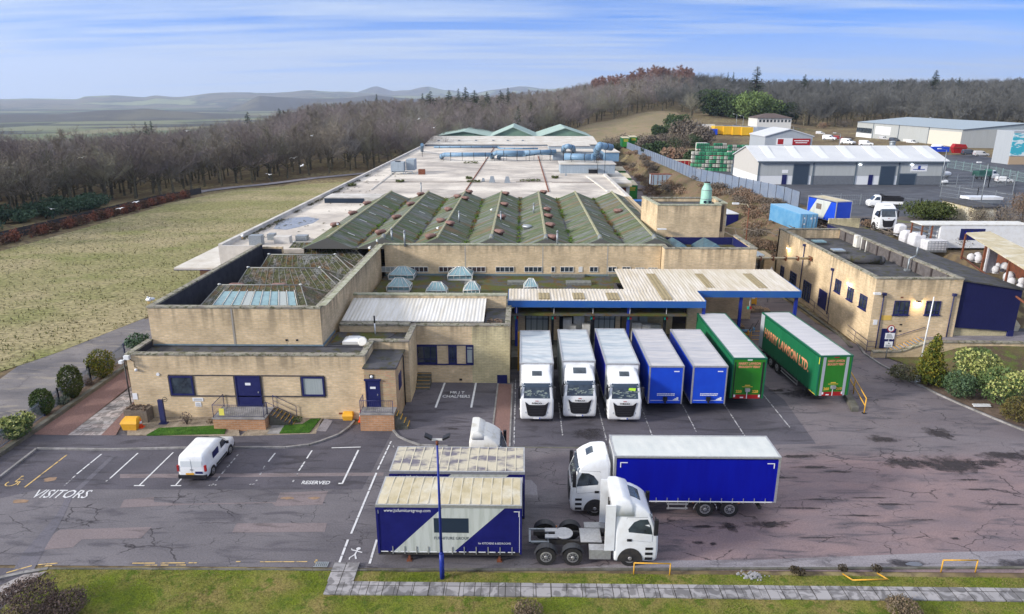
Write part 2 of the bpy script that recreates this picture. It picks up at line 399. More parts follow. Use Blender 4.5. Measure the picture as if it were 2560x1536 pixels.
redP = mat('red_paint', (.36, .012, .015), .45, c2=(.28, .015, .015), scale=4.)
salmon = mat('salmon_letters', (.62, .26, .14), .6)
goldP = mat('gold_letters', (.70, .42, .06), .6)
wpaint = mat('white_lettering', (.72, .73, .75), .6)
dgrey = mat('dark_slate_panel', (.015, .028, .05), .6)
roadw = mat('road_paint_white', (.62, .63, .65), .8, c2=(.40, .40, .42), scale=4., lo=.5, hi=.7)
roadf = mat('worn_road_paint', (.45, .45, .47), .85, c2=(.09, .085, .1), scale=5., lo=.45, hi=.55)
roady = mat('road_paint_yellow', (.60, .42, .16), .85, c2=(.2, .16, .12), scale=5., lo=.5, hi=.65)
yellow = mat('grit_yellow', (.72, .38, .03), .5, c2=(.62, .32, .03), scale=2.)
yrail = mat('rail_yellow', (.68, .36, .02), .5, c2=(.5, .28, .05), scale=8.)
orange = mat('cone_orange', (.75, .09, .02), .5)
blueP = mat('pole_blue', (.012, .025, .22), .4, c2=(.015, .035, .26), scale=4.)
railB = mat('railing_blue', (.025, .03, .10), .5)
wood = mat('pallet_wood', (.40, .28, .17), .85, c2=(.25, .18, .12), scale=6., fine=.2)
woodG = mat('grey_old_wood', (.20, .165, .13), .9, c2=(.12, .10, .085), scale=6.)
mint = mat('mint_glass_fibre', (.34, .60, .50), .5, c2=(.28, .50, .42), scale=2.)
bbag = mat('bulk_bag', (.66, .67, .70), .8, c2=(.52, .52, .56), scale=3., bump=.6)
rust = mat('rusted_steel', (.22, .07, .035), .8, c2=(.12, .05, .03), scale=3.)
contB = mat('container_blue', (.10, .30, .52), .55, c2=(.16, .36, .55), scale=1.1)
greenF = mat('green_shed_cladding', (.17, .28, .21), .7, c2=(.14, .235, .18), scale=1., stretch=(6, 1, .3))
greenR = mat('green_shed_roof', (.34, .46, .42), .7, c2=(.28, .38, .34), scale=.3)
ventB = mat('ventilator_brown', (.16, .085, .07), .75, c2=(.26, .16, .14), scale=3.)
lampW = mat('lamp_glow', (1., .72, .36), .4, emit=9.)
lampC = mat('lamp_cool', (.9, .95, 1.), .4, emit=3.)
paintC = mat('cream_fibreglass', (.55, .53, .40), .6)
# ================================================================ GROUND, HILLS, ROADS
def groundmat():
 m = D.materials.new('ground_cover'); m.use_nodes = True; t, n, l, p = tools(m); p.inputs['Roughness'].default_value = .95; p.inputs['Specular IOR Level'].default_value = .1
 g = n.new('ShaderNodeNewGeometry'); pos = g.outputs['Position']
 def nz(sc, det=6, st=(1, 1, 1)):
  mp = n.new('ShaderNodeMapping'); l.new(pos, mp.inputs[0]); mp.inputs['Scale'].default_value = st
  q = n.new('ShaderNodeTexNoise'); l.new(mp.outputs[0], q.inputs[0]); q.inputs['Scale'].default_value = sc; q.inputs['Detail'].default_value = det; return q.outputs[0]
 def rng(v, a, b, x=0., y=1.):
  q = n.new('ShaderNodeMapRange'); l.new(v, q.inputs[0]); q.inputs[1].default_value = a; q.inputs[2].default_value = b; q.inputs[3].default_value = x; q.inputs[4].default_value = y; return q.outputs[0]
 def mix(f, a, b, bt='MIX'):
  q = n.new('ShaderNodeMix'); q.data_type = 'RGBA'; q.blend_type = bt
  for i, v in ((0, f), (6, a), (7, b)):
   if hasattr(v, 'links'): l.new(v, q.inputs[i])
   else: q.inputs[i].default_value = v
  return q.outputs[2]
 floor = mix(rng(nz(.08), .4, .6), (.16, .12, .07, 1), (.25, .21, .11, 1))
 floor = mix(rng(nz(.9), .45, .6), floor, (.11, .085, .06, 1))
 vo = n.new('ShaderNodeTexVoronoi'); l.new(pos, vo.inputs[0]); vo.inputs['Scale'].default_value = .0032
 s = n.new('ShaderNodeSeparateColor'); l.new(vo.outputs['Color'], s.inputs[0])
 cr = n.new('ShaderNodeValToRGB'); l.new(s.outputs[0], cr.inputs[0]); e = cr.color_ramp; e.interpolation = 'CONSTANT'
 e.elements[0].color = (.14, .16, .07, 1); e.elements[0].position = 0
 for po, c in ((.3, (.11, .14, .06)), (.42, (.15, .10, .06)), (.6, (.17, .18, .09)), (.75, (.05, .055, .03)), (.88, (.20, .19, .10))):
  x = e.elements.new(po); x.color = (*c, 1)
 e.elements[-1].color = (.13, .13, .07, 1)
 far = mix(rng(nz(.004, 8, (.4, 1, 1)), .53, .58), cr.outputs[0], (.045, .045, .03, 1))
 ln = n.new('ShaderNodeVectorMath'); ln.operation = 'LENGTH'; l.new(pos, ln.inputs[0])
 l.new(mix(rng(ln.outputs['Value'], 1100, 1500), floor, far), p.inputs['Base Color'])
 return m
gm = groundmat()
b = MB(); rings = [0]; d = 15.
while d < 15000: rings.append(d); d *= 1.035
NA = 420
for i, r in enumerate(rings):
 for k in range(NA):
  a = 2*math.pi*k/NA; x, y = r*math.sin(a), r*math.cos(a)
  z = hgt(x, y) - .03
  if r > 140: z += (noise.noise((x*.02, y*.02, 0)))*min(1.2, (r-140)*.01)
  b.v.append((x, y, z))
b._add([(i*NA+k, i*NA+(k+1) % NA, (i+1)*NA+(k+1) % NA, (i+1)*NA+k) for i in range(len(rings)-1) for k in range(NA)], True)
b.f = [f[::-1] for f in b.f]
b.build('ground', gm, kind='structure')
# far hills: three ranges, each with real depth
def hillrange(name, dist, deep, pts, m, seed):
 b = MB(); nx, ny = 220, 22; x0, x1 = pts[0][0], pts[-1][0]
 for j in range(ny+1):
  for i in range(nx+1):
   px = x0+(x1-x0)*i/nx
   for k in range(len(pts)-1):
    if px <= pts[k+1][0]: break
   u = sm((px-pts[k][0])/(pts[k+1][0]-pts[k][0])); py = pts[k][1]*(1-u)+pts[k+1][1]*u
   a = math.atan((px-1280)/FPX/AZ)-YAW; v = j/ny
   dd = dist+(v-.5)*deep
   el = elv(px, py)
   top = CAMH+dist*math.tan(el)+62
   sh = math.sin(math.pi*min(1, v*1.0))**.8
   x, y = math.sin(a)*dd, math.cos(a)*dd
   nzv = noise.fractal((x*.0012+seed, y*.0012, 0), 1., 2., 5)
   z = -66+top*sh*(1+.16*nzv*(1-abs(v-.5)))+ (6*nzv if v > .1 else 0)
   b.v.append((x, y, z))
 w = nx+1
 b._add([(j*w+i, j*w+i+1, (j+1)*w+i+1, (j+1)*w+i) for j in range(ny) for i in range(nx)], True)
 return b.build(name, m, kind='structure')
hm1 = mat('hill_moor', (.14, .12, .07), .95, c2=(.05, .055, .035), scale=.0014, lo=.47, hi=.53, detail=8, c3=(.22, .24, .11), s3=.0014, lo3=.53, hi3=.57)
hm2 = mat('hill_wooded', (.055, .05, .035), .95, c2=(.10, .09, .05), scale=.003, lo=.5, hi=.6, detail=8)
hillrange('hills', 8200, 4200, [(-500, 246), (0, 247), (110, 246), (200, 248), (225, 241), (290, 239), (370, 243), (395, 238), (450, 243), (560, 231), (640, 230), (720, 231), (790, 226), (850, 228), (880, 230), (1000, 238), (1500, 240), (1900, 240)], hm1, 3)
hillrange('hills', 10200, 2000, [(820, 250), (870, 236), (940, 220), (985, 228), (1010, 226), (1068, 216), (1120, 226), (1180, 232), (1230, 222), (1300, 218), (1380, 222), (1420, 217), (1500, 221), (1700, 224)], hm1, 9)
hillrange('hills', 5200, 1500, [(560, 275), (600, 262), (660, 240), (720, 242), (800, 246), (860, 244), (930, 238), (1000, 244), (1100, 246), (1250, 246), (1400, 246)], hm2, 5)
hillrange('hills', 3300, 800, [(-300, 287), (120, 286), (300, 276), (370, 272), (440, 277), (540, 282), (620, 284)], hm2, 12)
def sheet(name, m, pts, z=0., parent=None, kind='structure', h=None, **k):
 b = MB(); P = [at(p[0], p[1], 0) if h is None else None for p in pts]
 b.poly([(p.x, p.y, z) for p in P]); return b.build(name, m, parent, kind=kind, **k)
def wsheet(name, m, pts, z=0., kind='structure', **k):
 b = MB(); b.poly([(p[0], p[1], z) for p in pts]); return b.build(name, m, kind=kind, **k)
def asphalt(name, c1, c2, c3, crack=.5, pink=None):
 m = D.materials.new(name); m.use_nodes = True; t, n, l, p = tools(m); p.inputs['Roughness'].default_value = .85; p.inputs['Specular IOR Level'].default_value = .25
 g = n.new('ShaderNodeNewGeometry'); pos = g.outputs['Position']
 def nz(sc, det=6, st=(1, 1, 1), dist=0., rgh=.55):
  mp = n.new('ShaderNodeMapping'); l.new(pos, mp.inputs[0]); mp.inputs['Scale'].default_value = st
  q = n.new('ShaderNodeTexNoise'); l.new(mp.outputs[0], q.inputs[0]); q.inputs['Scale'].default_value = sc; q.inputs['Detail'].default_value = det; q.inputs['Distortion'].default_value = dist; q.inputs['Roughness'].default_value = rgh; return q.outputs[0]
 def rng(v, a, b, x=0., y=1.):
  q = n.new('ShaderNodeMapRange'); l.new(v, q.inputs[0]); q.inputs[1].default_value = a; q.inputs[2].default_value = b; q.inputs[3].default_value = x; q.inputs[4].default_value = y; return q.outputs[0]
 def mix(f, a, b, bt='MIX'):
  q = n.new('ShaderNodeMix'); q.data_type = 'RGBA'; q.blend_type = bt
  for i, v in ((0, f), (6, a), (7, b)):
   if hasattr(v, 'links'): l.new(v, q.inputs[i])
   else: q.inputs[i].default_value = v
  return q.outputs[2]
 def mul(a, b_, op='MULTIPLY'):
  q = n.new('ShaderNodeMath'); q.operation = op
  for i, v in enumerate((a, b_)):
   if hasattr(v, 'links'): l.new(v, q.inputs[i])
   else: q.inputs[i].default_value = v
  return q.outputs[0]
 cur = mix(rng(nz(.22, 5, (.7, 1.4, 1), .4), .35, .65), (*c1, 1), (*c2, 1))
 if pink:
  s = n.new('ShaderNodeSeparateXYZ'); l.new(pos, s.inputs[0])
  f = rng(mul(s.outputs[0], mul(nz(.12, 3), 14., 'MULTIPLY'), 'ADD'), 7, 16)
  fy = rng(s.outputs[1], 41.2, 42.6, 1, 0); cur = mix(mul(mul(f, .85), rng(fy, 0, 1, .25, 1)), cur, mix(rng(nz(.5, 5, (.5, 1.6, 1)), .35, .65), (*pink, 1), (pink[0]*.74, pink[1]*.8, pink[2]*.86, 1)))
 cur = mix(rng(nz(.9, 7, (.35, 1.5, 1), .8), .53, .66, 0, .75), cur, (*c3, 1))
 cur = mix(1., cur, rng(nz(11., 4), .3, .7, .82, 1.2), 'MULTIPLY')
 for sc, w, ms, lo in ((.42, .018, .3, .5), (1.1, .022, .35, .55)):
  mp = n.new('ShaderNodeMapping'); l.new(pos, mp.inputs[0]); mp.inputs['Scale'].default_value = (.7, 1.25, 1)
  ad = n.new('ShaderNodeVectorMath'); ad.operation = 'ADD'; nc = n.new('ShaderNodeTexNoise'); l.new(mp.outputs[0], nc.inputs[0]); nc.inputs['Scale'].default_value = 2.; nc.inputs['Detail'].default_value = 3
  scv = n.new('ShaderNodeVectorMath'); scv.operation = 'SCALE'; l.new(nc.outputs['Color'], scv.inputs[0]); scv.inputs['Scale'].default_value = .5
  l.new(mp.outputs[0], ad.inputs[0]); l.new(scv.outputs[0], ad.inputs[1])
  vo = n.new('ShaderNodeTexVoronoi'); vo.feature = 'DISTANCE_TO_EDGE'; l.new(ad.outputs[0], vo.inputs[0]); vo.inputs['Scale'].default_value = sc
  line = rng(vo.outputs['Distance'], 0., w, 1, 0); msk = rng(nz(ms, 4), lo, lo+.06)
  cur = mix(mul(mul(line, msk), crack), cur, (.018, .016, .02, 1))
 l.new(cur, p.inputs['Base Color'])
 l.new(rng(nz(.35, 5), .45, .62, .9, .6), p.inputs['Roughness'])
 bn = n.new('ShaderNodeBump'); bn.inputs['Strength'].default_value = .35; bn.inputs['Distance'].default_value = .02; l.new(nz(9., 5), bn.inputs['Height']); l.new(bn.outputs[0], p.inputs['Normal'])
 return m
yardM = asphalt('yard_asphalt', (.158, .148, .162), (.108, .102, .115), (.070, .066, .080), .9, pink=(.24, .170, .172))
patchP = asphalt('pink_patch', (.205, .170, .178), (.17, .145, .152), (.10, .085, .09), .3)
patchG = asphalt('grey_patch', (.14, .133, .157), (.11, .106, .128), (.06, .058, .07), .3)
patchL = asphalt('pale_patch', (.25, .235, .255), (.20, .19, .215), (.12, .11, .12), .5)
darkM = asphalt('dark_tarmac', (.105, .098, .118), (.070, .067, .082), (.04, .038, .045), .3)
bayM = asphalt('bay_tarmac', (.125, .116, .136), (.088, .083, .10), (.045, .042, .05), .3)
trackM = asphalt('track_surface', (.20, .185, .185), (.105, .10, .11), (.27, .24, .20), .5)
estM = asphalt('estate_tarmac', (.075, .082, .10), (.06, .066, .082), (.10, .10, .115), .15)
def softstain(name, c, a=.85):
 m = mat(name, c, .6, c2=(c[0]*1.5, c[1]*1.5, c[2]*1.5), scale=3.); t, n, l, p = tools(m)
 tx = n.new('ShaderNodeTexCoord'); v = n.new('ShaderNodeVectorMath'); v.operation = 'MULTIPLY_ADD'; l.new(tx.outputs['Generated'], v.inputs[0]); v.inputs[1].default_value = (2, 2, 0); v.inputs[2].default_value = (-1, -1, 0)
 ln = n.new('ShaderNodeVectorMath'); ln.operation = 'LENGTH'; l.new(v.outputs[0], ln.inputs[0]); nz = n.new('ShaderNodeTexNoise'); l.new(tx.outputs['Object'], nz.inputs[0]); nz.inputs['Scale'].default_value = 1.6; nz.inputs['Detail'].default_value = 6; nz.inputs['Roughness'].default_value = .65
 q = n.new('ShaderNodeMath'); q.operation = 'MULTIPLY_ADD'; l.new(nz.outputs[0], q.inputs[0]); q.inputs[1].default_value = 2.2; l.new(ln.outputs['Value'], q.inputs[2]); r = n.new('ShaderNodeMapRange'); l.new(q.outputs[0], r.inputs[0])
 for i, x in enumerate((1.3, 1.95, a, 0)): r.inputs[i+1].default_value = x
 l.new(r.outputs[0], p.inputs['Alpha']); return m
stainM = mat('wet_stain', (.028, .024, .026), .45, c2=(.045, .038, .04), scale=2.)
oilM = softstain('pothole_fill', (.026, .021, .023)); stainM = softstain('damp_stain', (.03, .027, .032), .8)
kerbM = mat('kerb_stone', (.30, .29, .29), .9, c2=(.17, .165, .16), scale=1.2, fine=.15, fscale=6.)
kerbD = mat('mossy_kerb', (.15, .145, .13), .9, c2=(.08, .08, .06), scale=1.2)
redM = mat('red_chippings', (.23, .135, .12), .95, c2=(.16, .10, .09), scale=9., fine=.35, fscale=22., bump=.4)
gravelM = mat('garden_gravel', (.32, .27, .21), .95, c2=(.20, .165, .12), scale=2.5, fine=.35, fscale=24., bump=.4)
def slabmat(name, c1, c2, w, h, mort, rot=0., off=.0):
 m = mat(name, c1, .85); t, n, l, p = tools(m); g = n.new('ShaderNodeNewGeometry')
 mp = n.new('ShaderNodeMapping'); l.new(g.outputs['Position'], mp.inputs[0]); mp.inputs['Rotation'].default_value = (0, 0, rot)
 br = n.new('ShaderNodeTexBrick'); l.new(mp.outputs[0], br.inputs[0]); br.inputs['Color1'].default_value = (*c1, 1); br.inputs['Color2'].default_value = (*c2, 1); br.inputs['Mortar'].default_value = (*mort, 1)
 br.inputs['Scale'].default_value = 1; br.inputs['Brick Width'].default_value = w; br.inputs['Row Height'].default_value = h; br.inputs['Mortar Size'].default_value = .02; br.offset = off
 nz = n.new('ShaderNodeTexNoise'); l.new(g.outputs['Position'], nz.inputs[0]); nz.inputs['Scale'].default_value = 1.6; nz.inputs['Detail'].default_value = 5; nz.inputs['Distortion'].default_value = 1.
 r = n.new('ShaderNodeMapRange'); l.new(nz.outputs[0], r.inputs[0]); r.inputs[1].default_value = .44; r.inputs[2].default_value = .54; r.inputs[3].default_value = .62; r.inputs[4].default_value = 1.15
 q = n.new('ShaderNodeMix'); q.data_type = 'RGBA'; q.blend_type = 'MULTIPLY'; q.inputs[0].default_value = 1; l.new(br.outputs[0], q.inputs[6]); l.new(r.outputs[0], q.inputs[7]); l.new(q.outputs[2], p.inputs['Base Color'])
 return m
slabM = slabmat('path_slabs', (.30, .29, .30), (.23, .225, .235), .75, .98, (.05, .045, .04))
slab2 = slabmat('pink_grey_slabs', (.36, .31, .30), (.27, .26, .26), .9, .6, (.10, .08, .07), off=.5)
def grassmat(name, c1, c2, c3, s1=.35, s2=2., bs=(1, 1, 1)):
 return mat(name, c1, .95, c2=c2, scale=s1, lo=.4, hi=.6, detail=8, c3=c3, s3=s2, lo3=.48, hi3=.62, fine=.45, fscale=14., bump=1., bscale=7., spec=.1, stretch=bs)
lawnM = grassmat('verge_grass', (.12, .155, .018), (.20, .165, .06), (.085, .12, .018), .45, 1.8)
lawn2 = grassmat('mown_lawn', (.035, .10, .012), (.06, .13, .02), (.03, .08, .012), .8)
lawnR = grassmat('patchy_lawn', (.13, .12, .05), (.095, .072, .05), (.10, .13, .035), .22, 1.1)
fieldM = mat('meadow', (.215, .205, .095), .95, c2=(.29, .25, .145), scale=.045, lo=.42, hi=.58, detail=10, c3=(.175, .185, .07), s3=.12, lo3=.5, hi3=.72, fine=.5, fscale=2.2, bump=1., bscale=3., spec=.1, stretch=(.8, 1.2, 1))
fieldF = grassmat('far_field', (.255, .20, .13), (.22, .18, .115), (.20, .18, .10), .03, .2)
roughM = grassmat('bank_scrub', (.15, .115, .075), (.115, .105, .05), (.17, .115, .08), .15, .9)
soilM = mat('planting_soil', (.10, .075, .055), .95, c2=(.17, .12, .09), scale=3., fine=.4, bump=.8)
# meadow draped on the terrain
b = MB()
def fld(n0, m, fun, nx, ny, z=.02):
 b = MB(); G_ = []
 for j in range(ny+1):
  for i in range(nx+1):
   x, y = fun(i/nx, j/ny); zz_ = hgt(x, y)
   dd = math.hypot(x, y)
   if dd > 140: zz_ += noise.noise((x*.02, y*.02, 0))*min(1.2, (dd-140)*.01)
   b.v.append((x, y, zz_+z))
 w = nx+1; b._add([(j*w+i, j*w+i+1, (j+1)*w+i+1, (j+1)*w+i) for j in range(ny) for i in range(nx)], True)
 return b.build(n0, m, kind='structure')
def lerp(a, c, t): return a+(c-a)*t
def plyx(P, y):
 for (x0, y0), (x1, y1) in zip(P, P[1:]):
  if y <= y1: return lerp(x0, x1, (y-y0)/(y1-y0))
 return P[-1][0]
FL = [(-84, 30), (-84, 60), (-82, 104), (-80, 168), (-76, 185), (-50, 196), (-34, 214)]
FRt = [(-52, 30), (-47.5, 52), (-44, 60), (-40, 76), (-31, 90), (-31, 160), (-31, 214)]
fld('meadow', fieldM, lambda u, v: ((lambda y: (lerp(plyx(FL, y), plyx(FRt, y), u), y))(lerp(30, 214, v))), 70, 90)
# beige field on the hill beyond the sheds
qa = [(1300, 262), (1340, 300), (1400, 340), (1480, 375), (1560, 415), (1620, 455), (1700, 500)]
def bf(u, v):
 px = lerp(1120, 1740, u); near = 285; far = lerp(300, 455, sm(max(0, min(1, (px-1230)/440))))
 if px > 1690: far -= (px-1690)*2.6
 p = on(px, lerp(near, far, v)); return p.x, p.y
fld('field', fieldF, bf, 60, 40, .25)
# ---- yard sheets (world metres)
wsheet('road', yardM, [(-64, 29.7), (60, 30.1), (60, 42), (39, 53.3), (33, 62.1), (31.5, 70), (31, 96), (31, 150), (22, 150), (24, 95), (-12, 95), (-12, 46), (-33, 46), (-64, 44)], .0)
sheet('track', trackM, [(0, 948), (60, 905), (190, 853), (300, 800), (361, 770), (361, 900), (317, 900), (150, 990), (0, 1075), (-200, 1190), (-400, 1200), (-200, 1050)], .004)
b = MB()
for q in ((-31, 73, -29.3, 90), ): b.poly([(-47, 60, .003), (-29, 60, .003), (-29, 76, .003), (-38, 76, .003)])
b.build('track', trackM, kind='structure')
sheet('road_patch', darkM, [(-200, 1330), (92, 1125), (582, 1122), (885, 1062), (990, 1062), (905, 1224), (100, 1224), (-60, 1260)], .004)
sheet('road_patch', patchP, [(470, 1260), (690, 1256), (700, 1232), (820, 1228), (806, 1262), (690, 1266), (680, 1258), (480, 1262), (300, 1270), (310, 1250), (385, 1243), (385, 1256)], .008)
sheet('road_patch', patchP, [(580, 1332), (812, 1330), (818, 1308), (592, 1309)], .008)
sheet('road_patch', patchP, [(105, 1375), (182, 1369), (205, 1349), (352, 1346), (380, 1318), (150, 1325), (135, 1335)], .008)
sheet('road_patch', patchP, [(300, 1186), (960, 1182), (958, 1190), (300, 1196)], .008)
sheet('road_patch', patchG, [(30, 1430), (82, 1430), (110, 1376), (160, 1290), (180, 1245), (290, 1140), (278, 1140), (165, 1245), (140, 1290), (60, 1380)], .009)
sheet('road_patch', patchL, [(1310, 1245), (1345, 1247), (1342, 1215), (1328, 1200), (1300, 1200)], .006)
b = MB();
sheet('road_patch', patchL, [(1400, 1424), (2560, 1420), (2620, 1376), (2400, 1380), (1900, 1400), (1640, 1402)], .005)
sheet('road_patch', bayM, [(983, 1062), (984, 1078), (996, 1093), (1019, 1104), (1051, 1114), (1240, 1117), (1250, 955), (1022, 957), (1000, 1040)], .012)
sheet('road_patch', darkM, [(1285, 955), (1285, 1117), (1560, 1119), (2040, 1110), (1960, 1000), (1830, 900)], .004)  # dark dock tarmac: shade under and between the trucks put into its colour
sheet('path', redM, [(1246, 960), (1281, 962), (1274, 1118), (1226, 1118)], .016)
def blob(name, px, py, rx, ry, m, z, seed, n=22, irr=.45):
 c = at(px, py); P = []
 for i in range(n):
  a = 2*math.pi*i/n; k = 1+irr*noise.noise((math.cos(a)*1.3+seed*7.1, math.sin(a)*1.3, seed))*1.6
  P.append((c.x+rx*k*math.cos(a), c.y+ry*k*math.sin(a)))
 wsheet(name, m, P, z)
for i, (px, py, rx, ry) in enumerate([(2350, 1083, 1.1, .75), (2270, 1165, 1.8, .55), (2375, 1158, 1.9, .95), (1940, 1312, 1.1, .35), (2470, 1158, 1.2, .45), (2560, 1142, 1.9, .6), (1945, 977, .7, .25), (2010, 985, 1.6, .8), (2000, 1142, 1.3, .35), (1752, 1357, .45, .14), (1780, 1360, .2, .1), (2250, 1413, 1.2, .28), (2540, 1410, 1.2, .4), (2040, 1170, 1.4, .13), (2100, 1180, .8, .12), (2380, 1347, .3, .14), (2060, 1345, 1.2, .06), (1470, 1085, 1.1, .9), (1820, 1318, .5, .3), (1130, 1073, .6, .12), (1760, 1318, .9, .1), (2420, 1200, .8, .1), (2510, 1262, 1.4, .09), (2230, 1262, 1.2, .09), (2160, 1245, 1.2, .07), (2050, 1250, 1.1, .06), (2000, 1272, 1.8, .07), (2300, 1300, .9, .08), (2160, 1290, 1.3, .07), (1960, 1195, 1.8, .09), (2440, 1225, .8, .09), (2190, 1098, .9, .5)]):
 blob('road_stain', px, py, rx*1.25, ry*1.35, oilM if i not in (7, 17, 11, 12) else stainM, .0105+.0006*i, i+3, irr=.7)
blob('puddle', 2285, 1412, .45, .16, mat('puddle_water', (.10, .11, .14), .08, spec=.8), .035, 77)
# estate tarmac, lane, bank
fld('road', estM, lambda u, v: ((lambda y: (lerp(xfence(y)+2, 150, u*u), y))(lerp(108, 236, v))), 40, 40, .05)
wsheet('road', estM, [(49.2, 63.5), (76, 63), (76, 69), (49.2, 69)], .014)
def lanept(u, v):
 A_ = [(27, 96), (29.5, 150)]; y = lerp(90, 262, v); x = lerp(27.5, 30.5, v); return x+lerp(-3, 3.5, u), y
fld('road', asphalt('service_lane', (.16, .13, .135), (.12, .10, .105), (.2, .16, .15), .2), lanept, 3, 20, .02)
fld('bank', roughM, lambda u, v: ((lambda y: (lerp(lerp(31, 34, v), xfence(y)+2, u), y))(lerp(88, 262, v))), 16, 50, .06)
fld('scrap_yard', mat('scrap_dirt', (.16, .14, .13), .95, c2=(.10, .09, .09), scale=.4, c3=(.14, .15, .06), s3=.3, lo3=.55, hi3=.65, fine=.3), lambda u, v: (lerp(41, 110, u), lerp(92.4, 109, v)), 30, 8, .07)
# ---- kerbs, footways, verges, garden
def strip(name, m, pts, wd, z0, z1, kind='structure', pix=True, **k):
 P = [at(*p) if pix else Vector((p[0], p[1], 0)) for p in pts]; b = MB()
 for i in range(len(P)-1):
  d_ = (P[i+1]-P[i]).normalized(); nn_ = Vector((-d_.y, d_.x, 0))*wd/2
  n_seg = max(1, int((P[i+1]-P[i]).length/.9))
  for s in range(n_seg):
   a, c = P[i].lerp(P[i+1], s/n_seg), P[i].lerp(P[i+1], (s+.985)/n_seg)
   b.hexa([(a-nn_).to_tuple()[:2]+(z0,), (c-nn_).to_tuple()[:2]+(z0,), (c+nn_).to_tuple()[:2]+(z0,), (a+nn_).to_tuple()[:2]+(z0,), (a-nn_).to_tuple()[:2]+(z1,), (c-nn_).to_tuple()[:2]+(z1,), (c+nn_).to_tuple()[:2]+(z1,), (a+nn_).to_tuple()[:2]+(z1,)])
 return b.build(name, m, kind=kind, **k)
strip('kerb', kerbM, [(-260, 1385), (0, 1195), (92, 1124), (278, 1126), (452, 1122), (582, 1121), (715, 1121), (774, 1114), (804, 1105), (848, 1088), (875, 1068), (886, 1054)], .16, -.02, .12)
strip('kerb', kerbM, [(986, 1062), (982, 1076), (996, 1093), (1019, 1104), (1051, 1115), (1120, 1118)], .14, -.02, .11)
strip('kerb', kerbD, [(1120, 1118), (1275, 1119), (1560, 1121)], .14, -.02, .03)
strip('kerb', kerbM, [(1245, 960), (1226, 1118)], .12, -.02, .06)
strip('kerb', kerbM, [(1281, 962), (1274, 1118)], .12, -.02, .06)
strip('kerb', kerbD, [(121, 1424), (400, 1425), (830, 1427), (1500, 1425), (2560, 1421), (2900, 1420)], .14, -.02, .07)
strip('kerb', kerbM, [(-60, 1462), (0, 1447), (60, 1434), (121, 1424)], .22, -.02, .09)
strip('kerb', kerbM, [(2125, 832), (2160, 885), (2200, 912), (2280, 955), (2340, 985), (2400, 1012), (2480, 1046), (2560, 1078), (2700, 1140)], .16, -.02, .12)
sheet('pavement', darkM, [(-300, 1300), (-100, 1180), (81, 1090), (290, 1091), (340, 1093), (600, 1094), (700, 1089), (790, 1088), (812, 1050), (886, 1052), (875, 1066), (848, 1086), (804, 1103), (774, 1112), (715, 1119), (582, 1119), (278, 1124), (94, 1122), (0, 1192), (-260, 1380)], .10)
sheet('path', redM, [(317, 924), (327, 968), (170, 1092), (81, 1090)], .115)
sheet('path', slab2, [(329, 970), (340, 1002), (253, 1092), (170, 1092)], .112)
sheet('path', redM, [(340, 1003), (318, 1040), (290, 1092), (253, 1092)], .108)
sheet('garden_bed', gravelM, [(345, 1035), (590, 1040), (600, 1094), (318, 1092), (320, 1062)], .104)
sheet('garden_bed', gravelM, [(665, 1042), (812, 1042), (800, 1062), (790, 1088), (600, 1094)], .106)
sheet('path', kerbM, [(668, 1089), (699, 1089), (722, 1048), (690, 1048)], .125)
sheet('path', patchL, [(790, 1082), (815, 1083), (832, 1056), (812, 1050)], .12)
def lawnslab(pts, name='lawn'):
 P = [at(*p) for p in pts]; b = MB(); b.prism([(p.x, p.y) for p in P][::-1], .05, .17); return b.build(name, lawn2, kind='structure')
lawnslab([(367, 1093), (562, 1089), (569, 1067), (500, 1071), (398, 1075)][::-1])
lawnslab([(699, 1088), (774, 1086), (802, 1051), (778, 1052), (757, 1065), (712, 1068)][::-1])
# verge, footpath slabs in front
b = MB(); b.grid(-24.5, 60, 14, 29.55, lambda x, y: .05+.03*noise.noise((x*.6, y*.6, 0)), 120, 30); b.build('verge', lawnM, kind='structure')
pa, pb = at(838, 1490), at(838, 1458)
b = MB(); x = at(845, 1475).x-.6; i = 0
while x < 55:
 z = .115+.012*R.random(); b.box(x, x+.83, pa.y+R.uniform(-.02, .02), pb.y, .02, z); x += .85; i += 1
for k in range(4): b.box(at(845, 1470).x-.62, at(845, 1470).x+.68, pb.y+.02+k*.36, pb.y+.36+k*.36, .02, .12)
b.build('footpath', slabM, kind='structure')
b = MB();
for q in ([(0, 1468), (60, 1441), (118, 1432), (60, 1475), (0, 1510)], ): b.poly([(at(*p).x, at(*p).y, .09) for p in q])
b.build('footpath', slab2, kind='structure')
wsheet('road', darkM, [(-60, 14), (-24, 14), (-24.4, 28.6), (-26, 29.6), (-60, 29.6)], .002)
# right-hand lawn rising to the terrace
b = MB()
for j in range(25):
 for i in range(31):
  u, v = i/30, j/24
  lo_ = [(33.2, 61.5), (35.5, 56.8), (38.5, 52.4), (42.2, 48.2), (48, 43.6), (54, 39.6)]
  t = u*5; k = min(4, int(t)); ax, ay = lerp(lo_[k][0], lo_[k+1][0], t-k), lerp(lo_[k][1], lo_[k+1][1], t-k)
  bx, by = lerp(35, 60, u), 62.4
  x, y = lerp(ax, bx, v), lerp(ay, by, v)
  z = .07+1.25*sm(max(0, min(1, (y-53)/9)))*sm(max(0, min(1, (x-36.5)/5))) + .05*noise.noise((x*.4, y*.4, 1))
  b.v.append((x, y, z))
b._add([(j*31+i, j*31+i+1, (j+1)*31+i+1, (j+1)*31+i) for j in range(24) for i in range(30)], True)
b.build('lawn', lawnR, kind='structure')
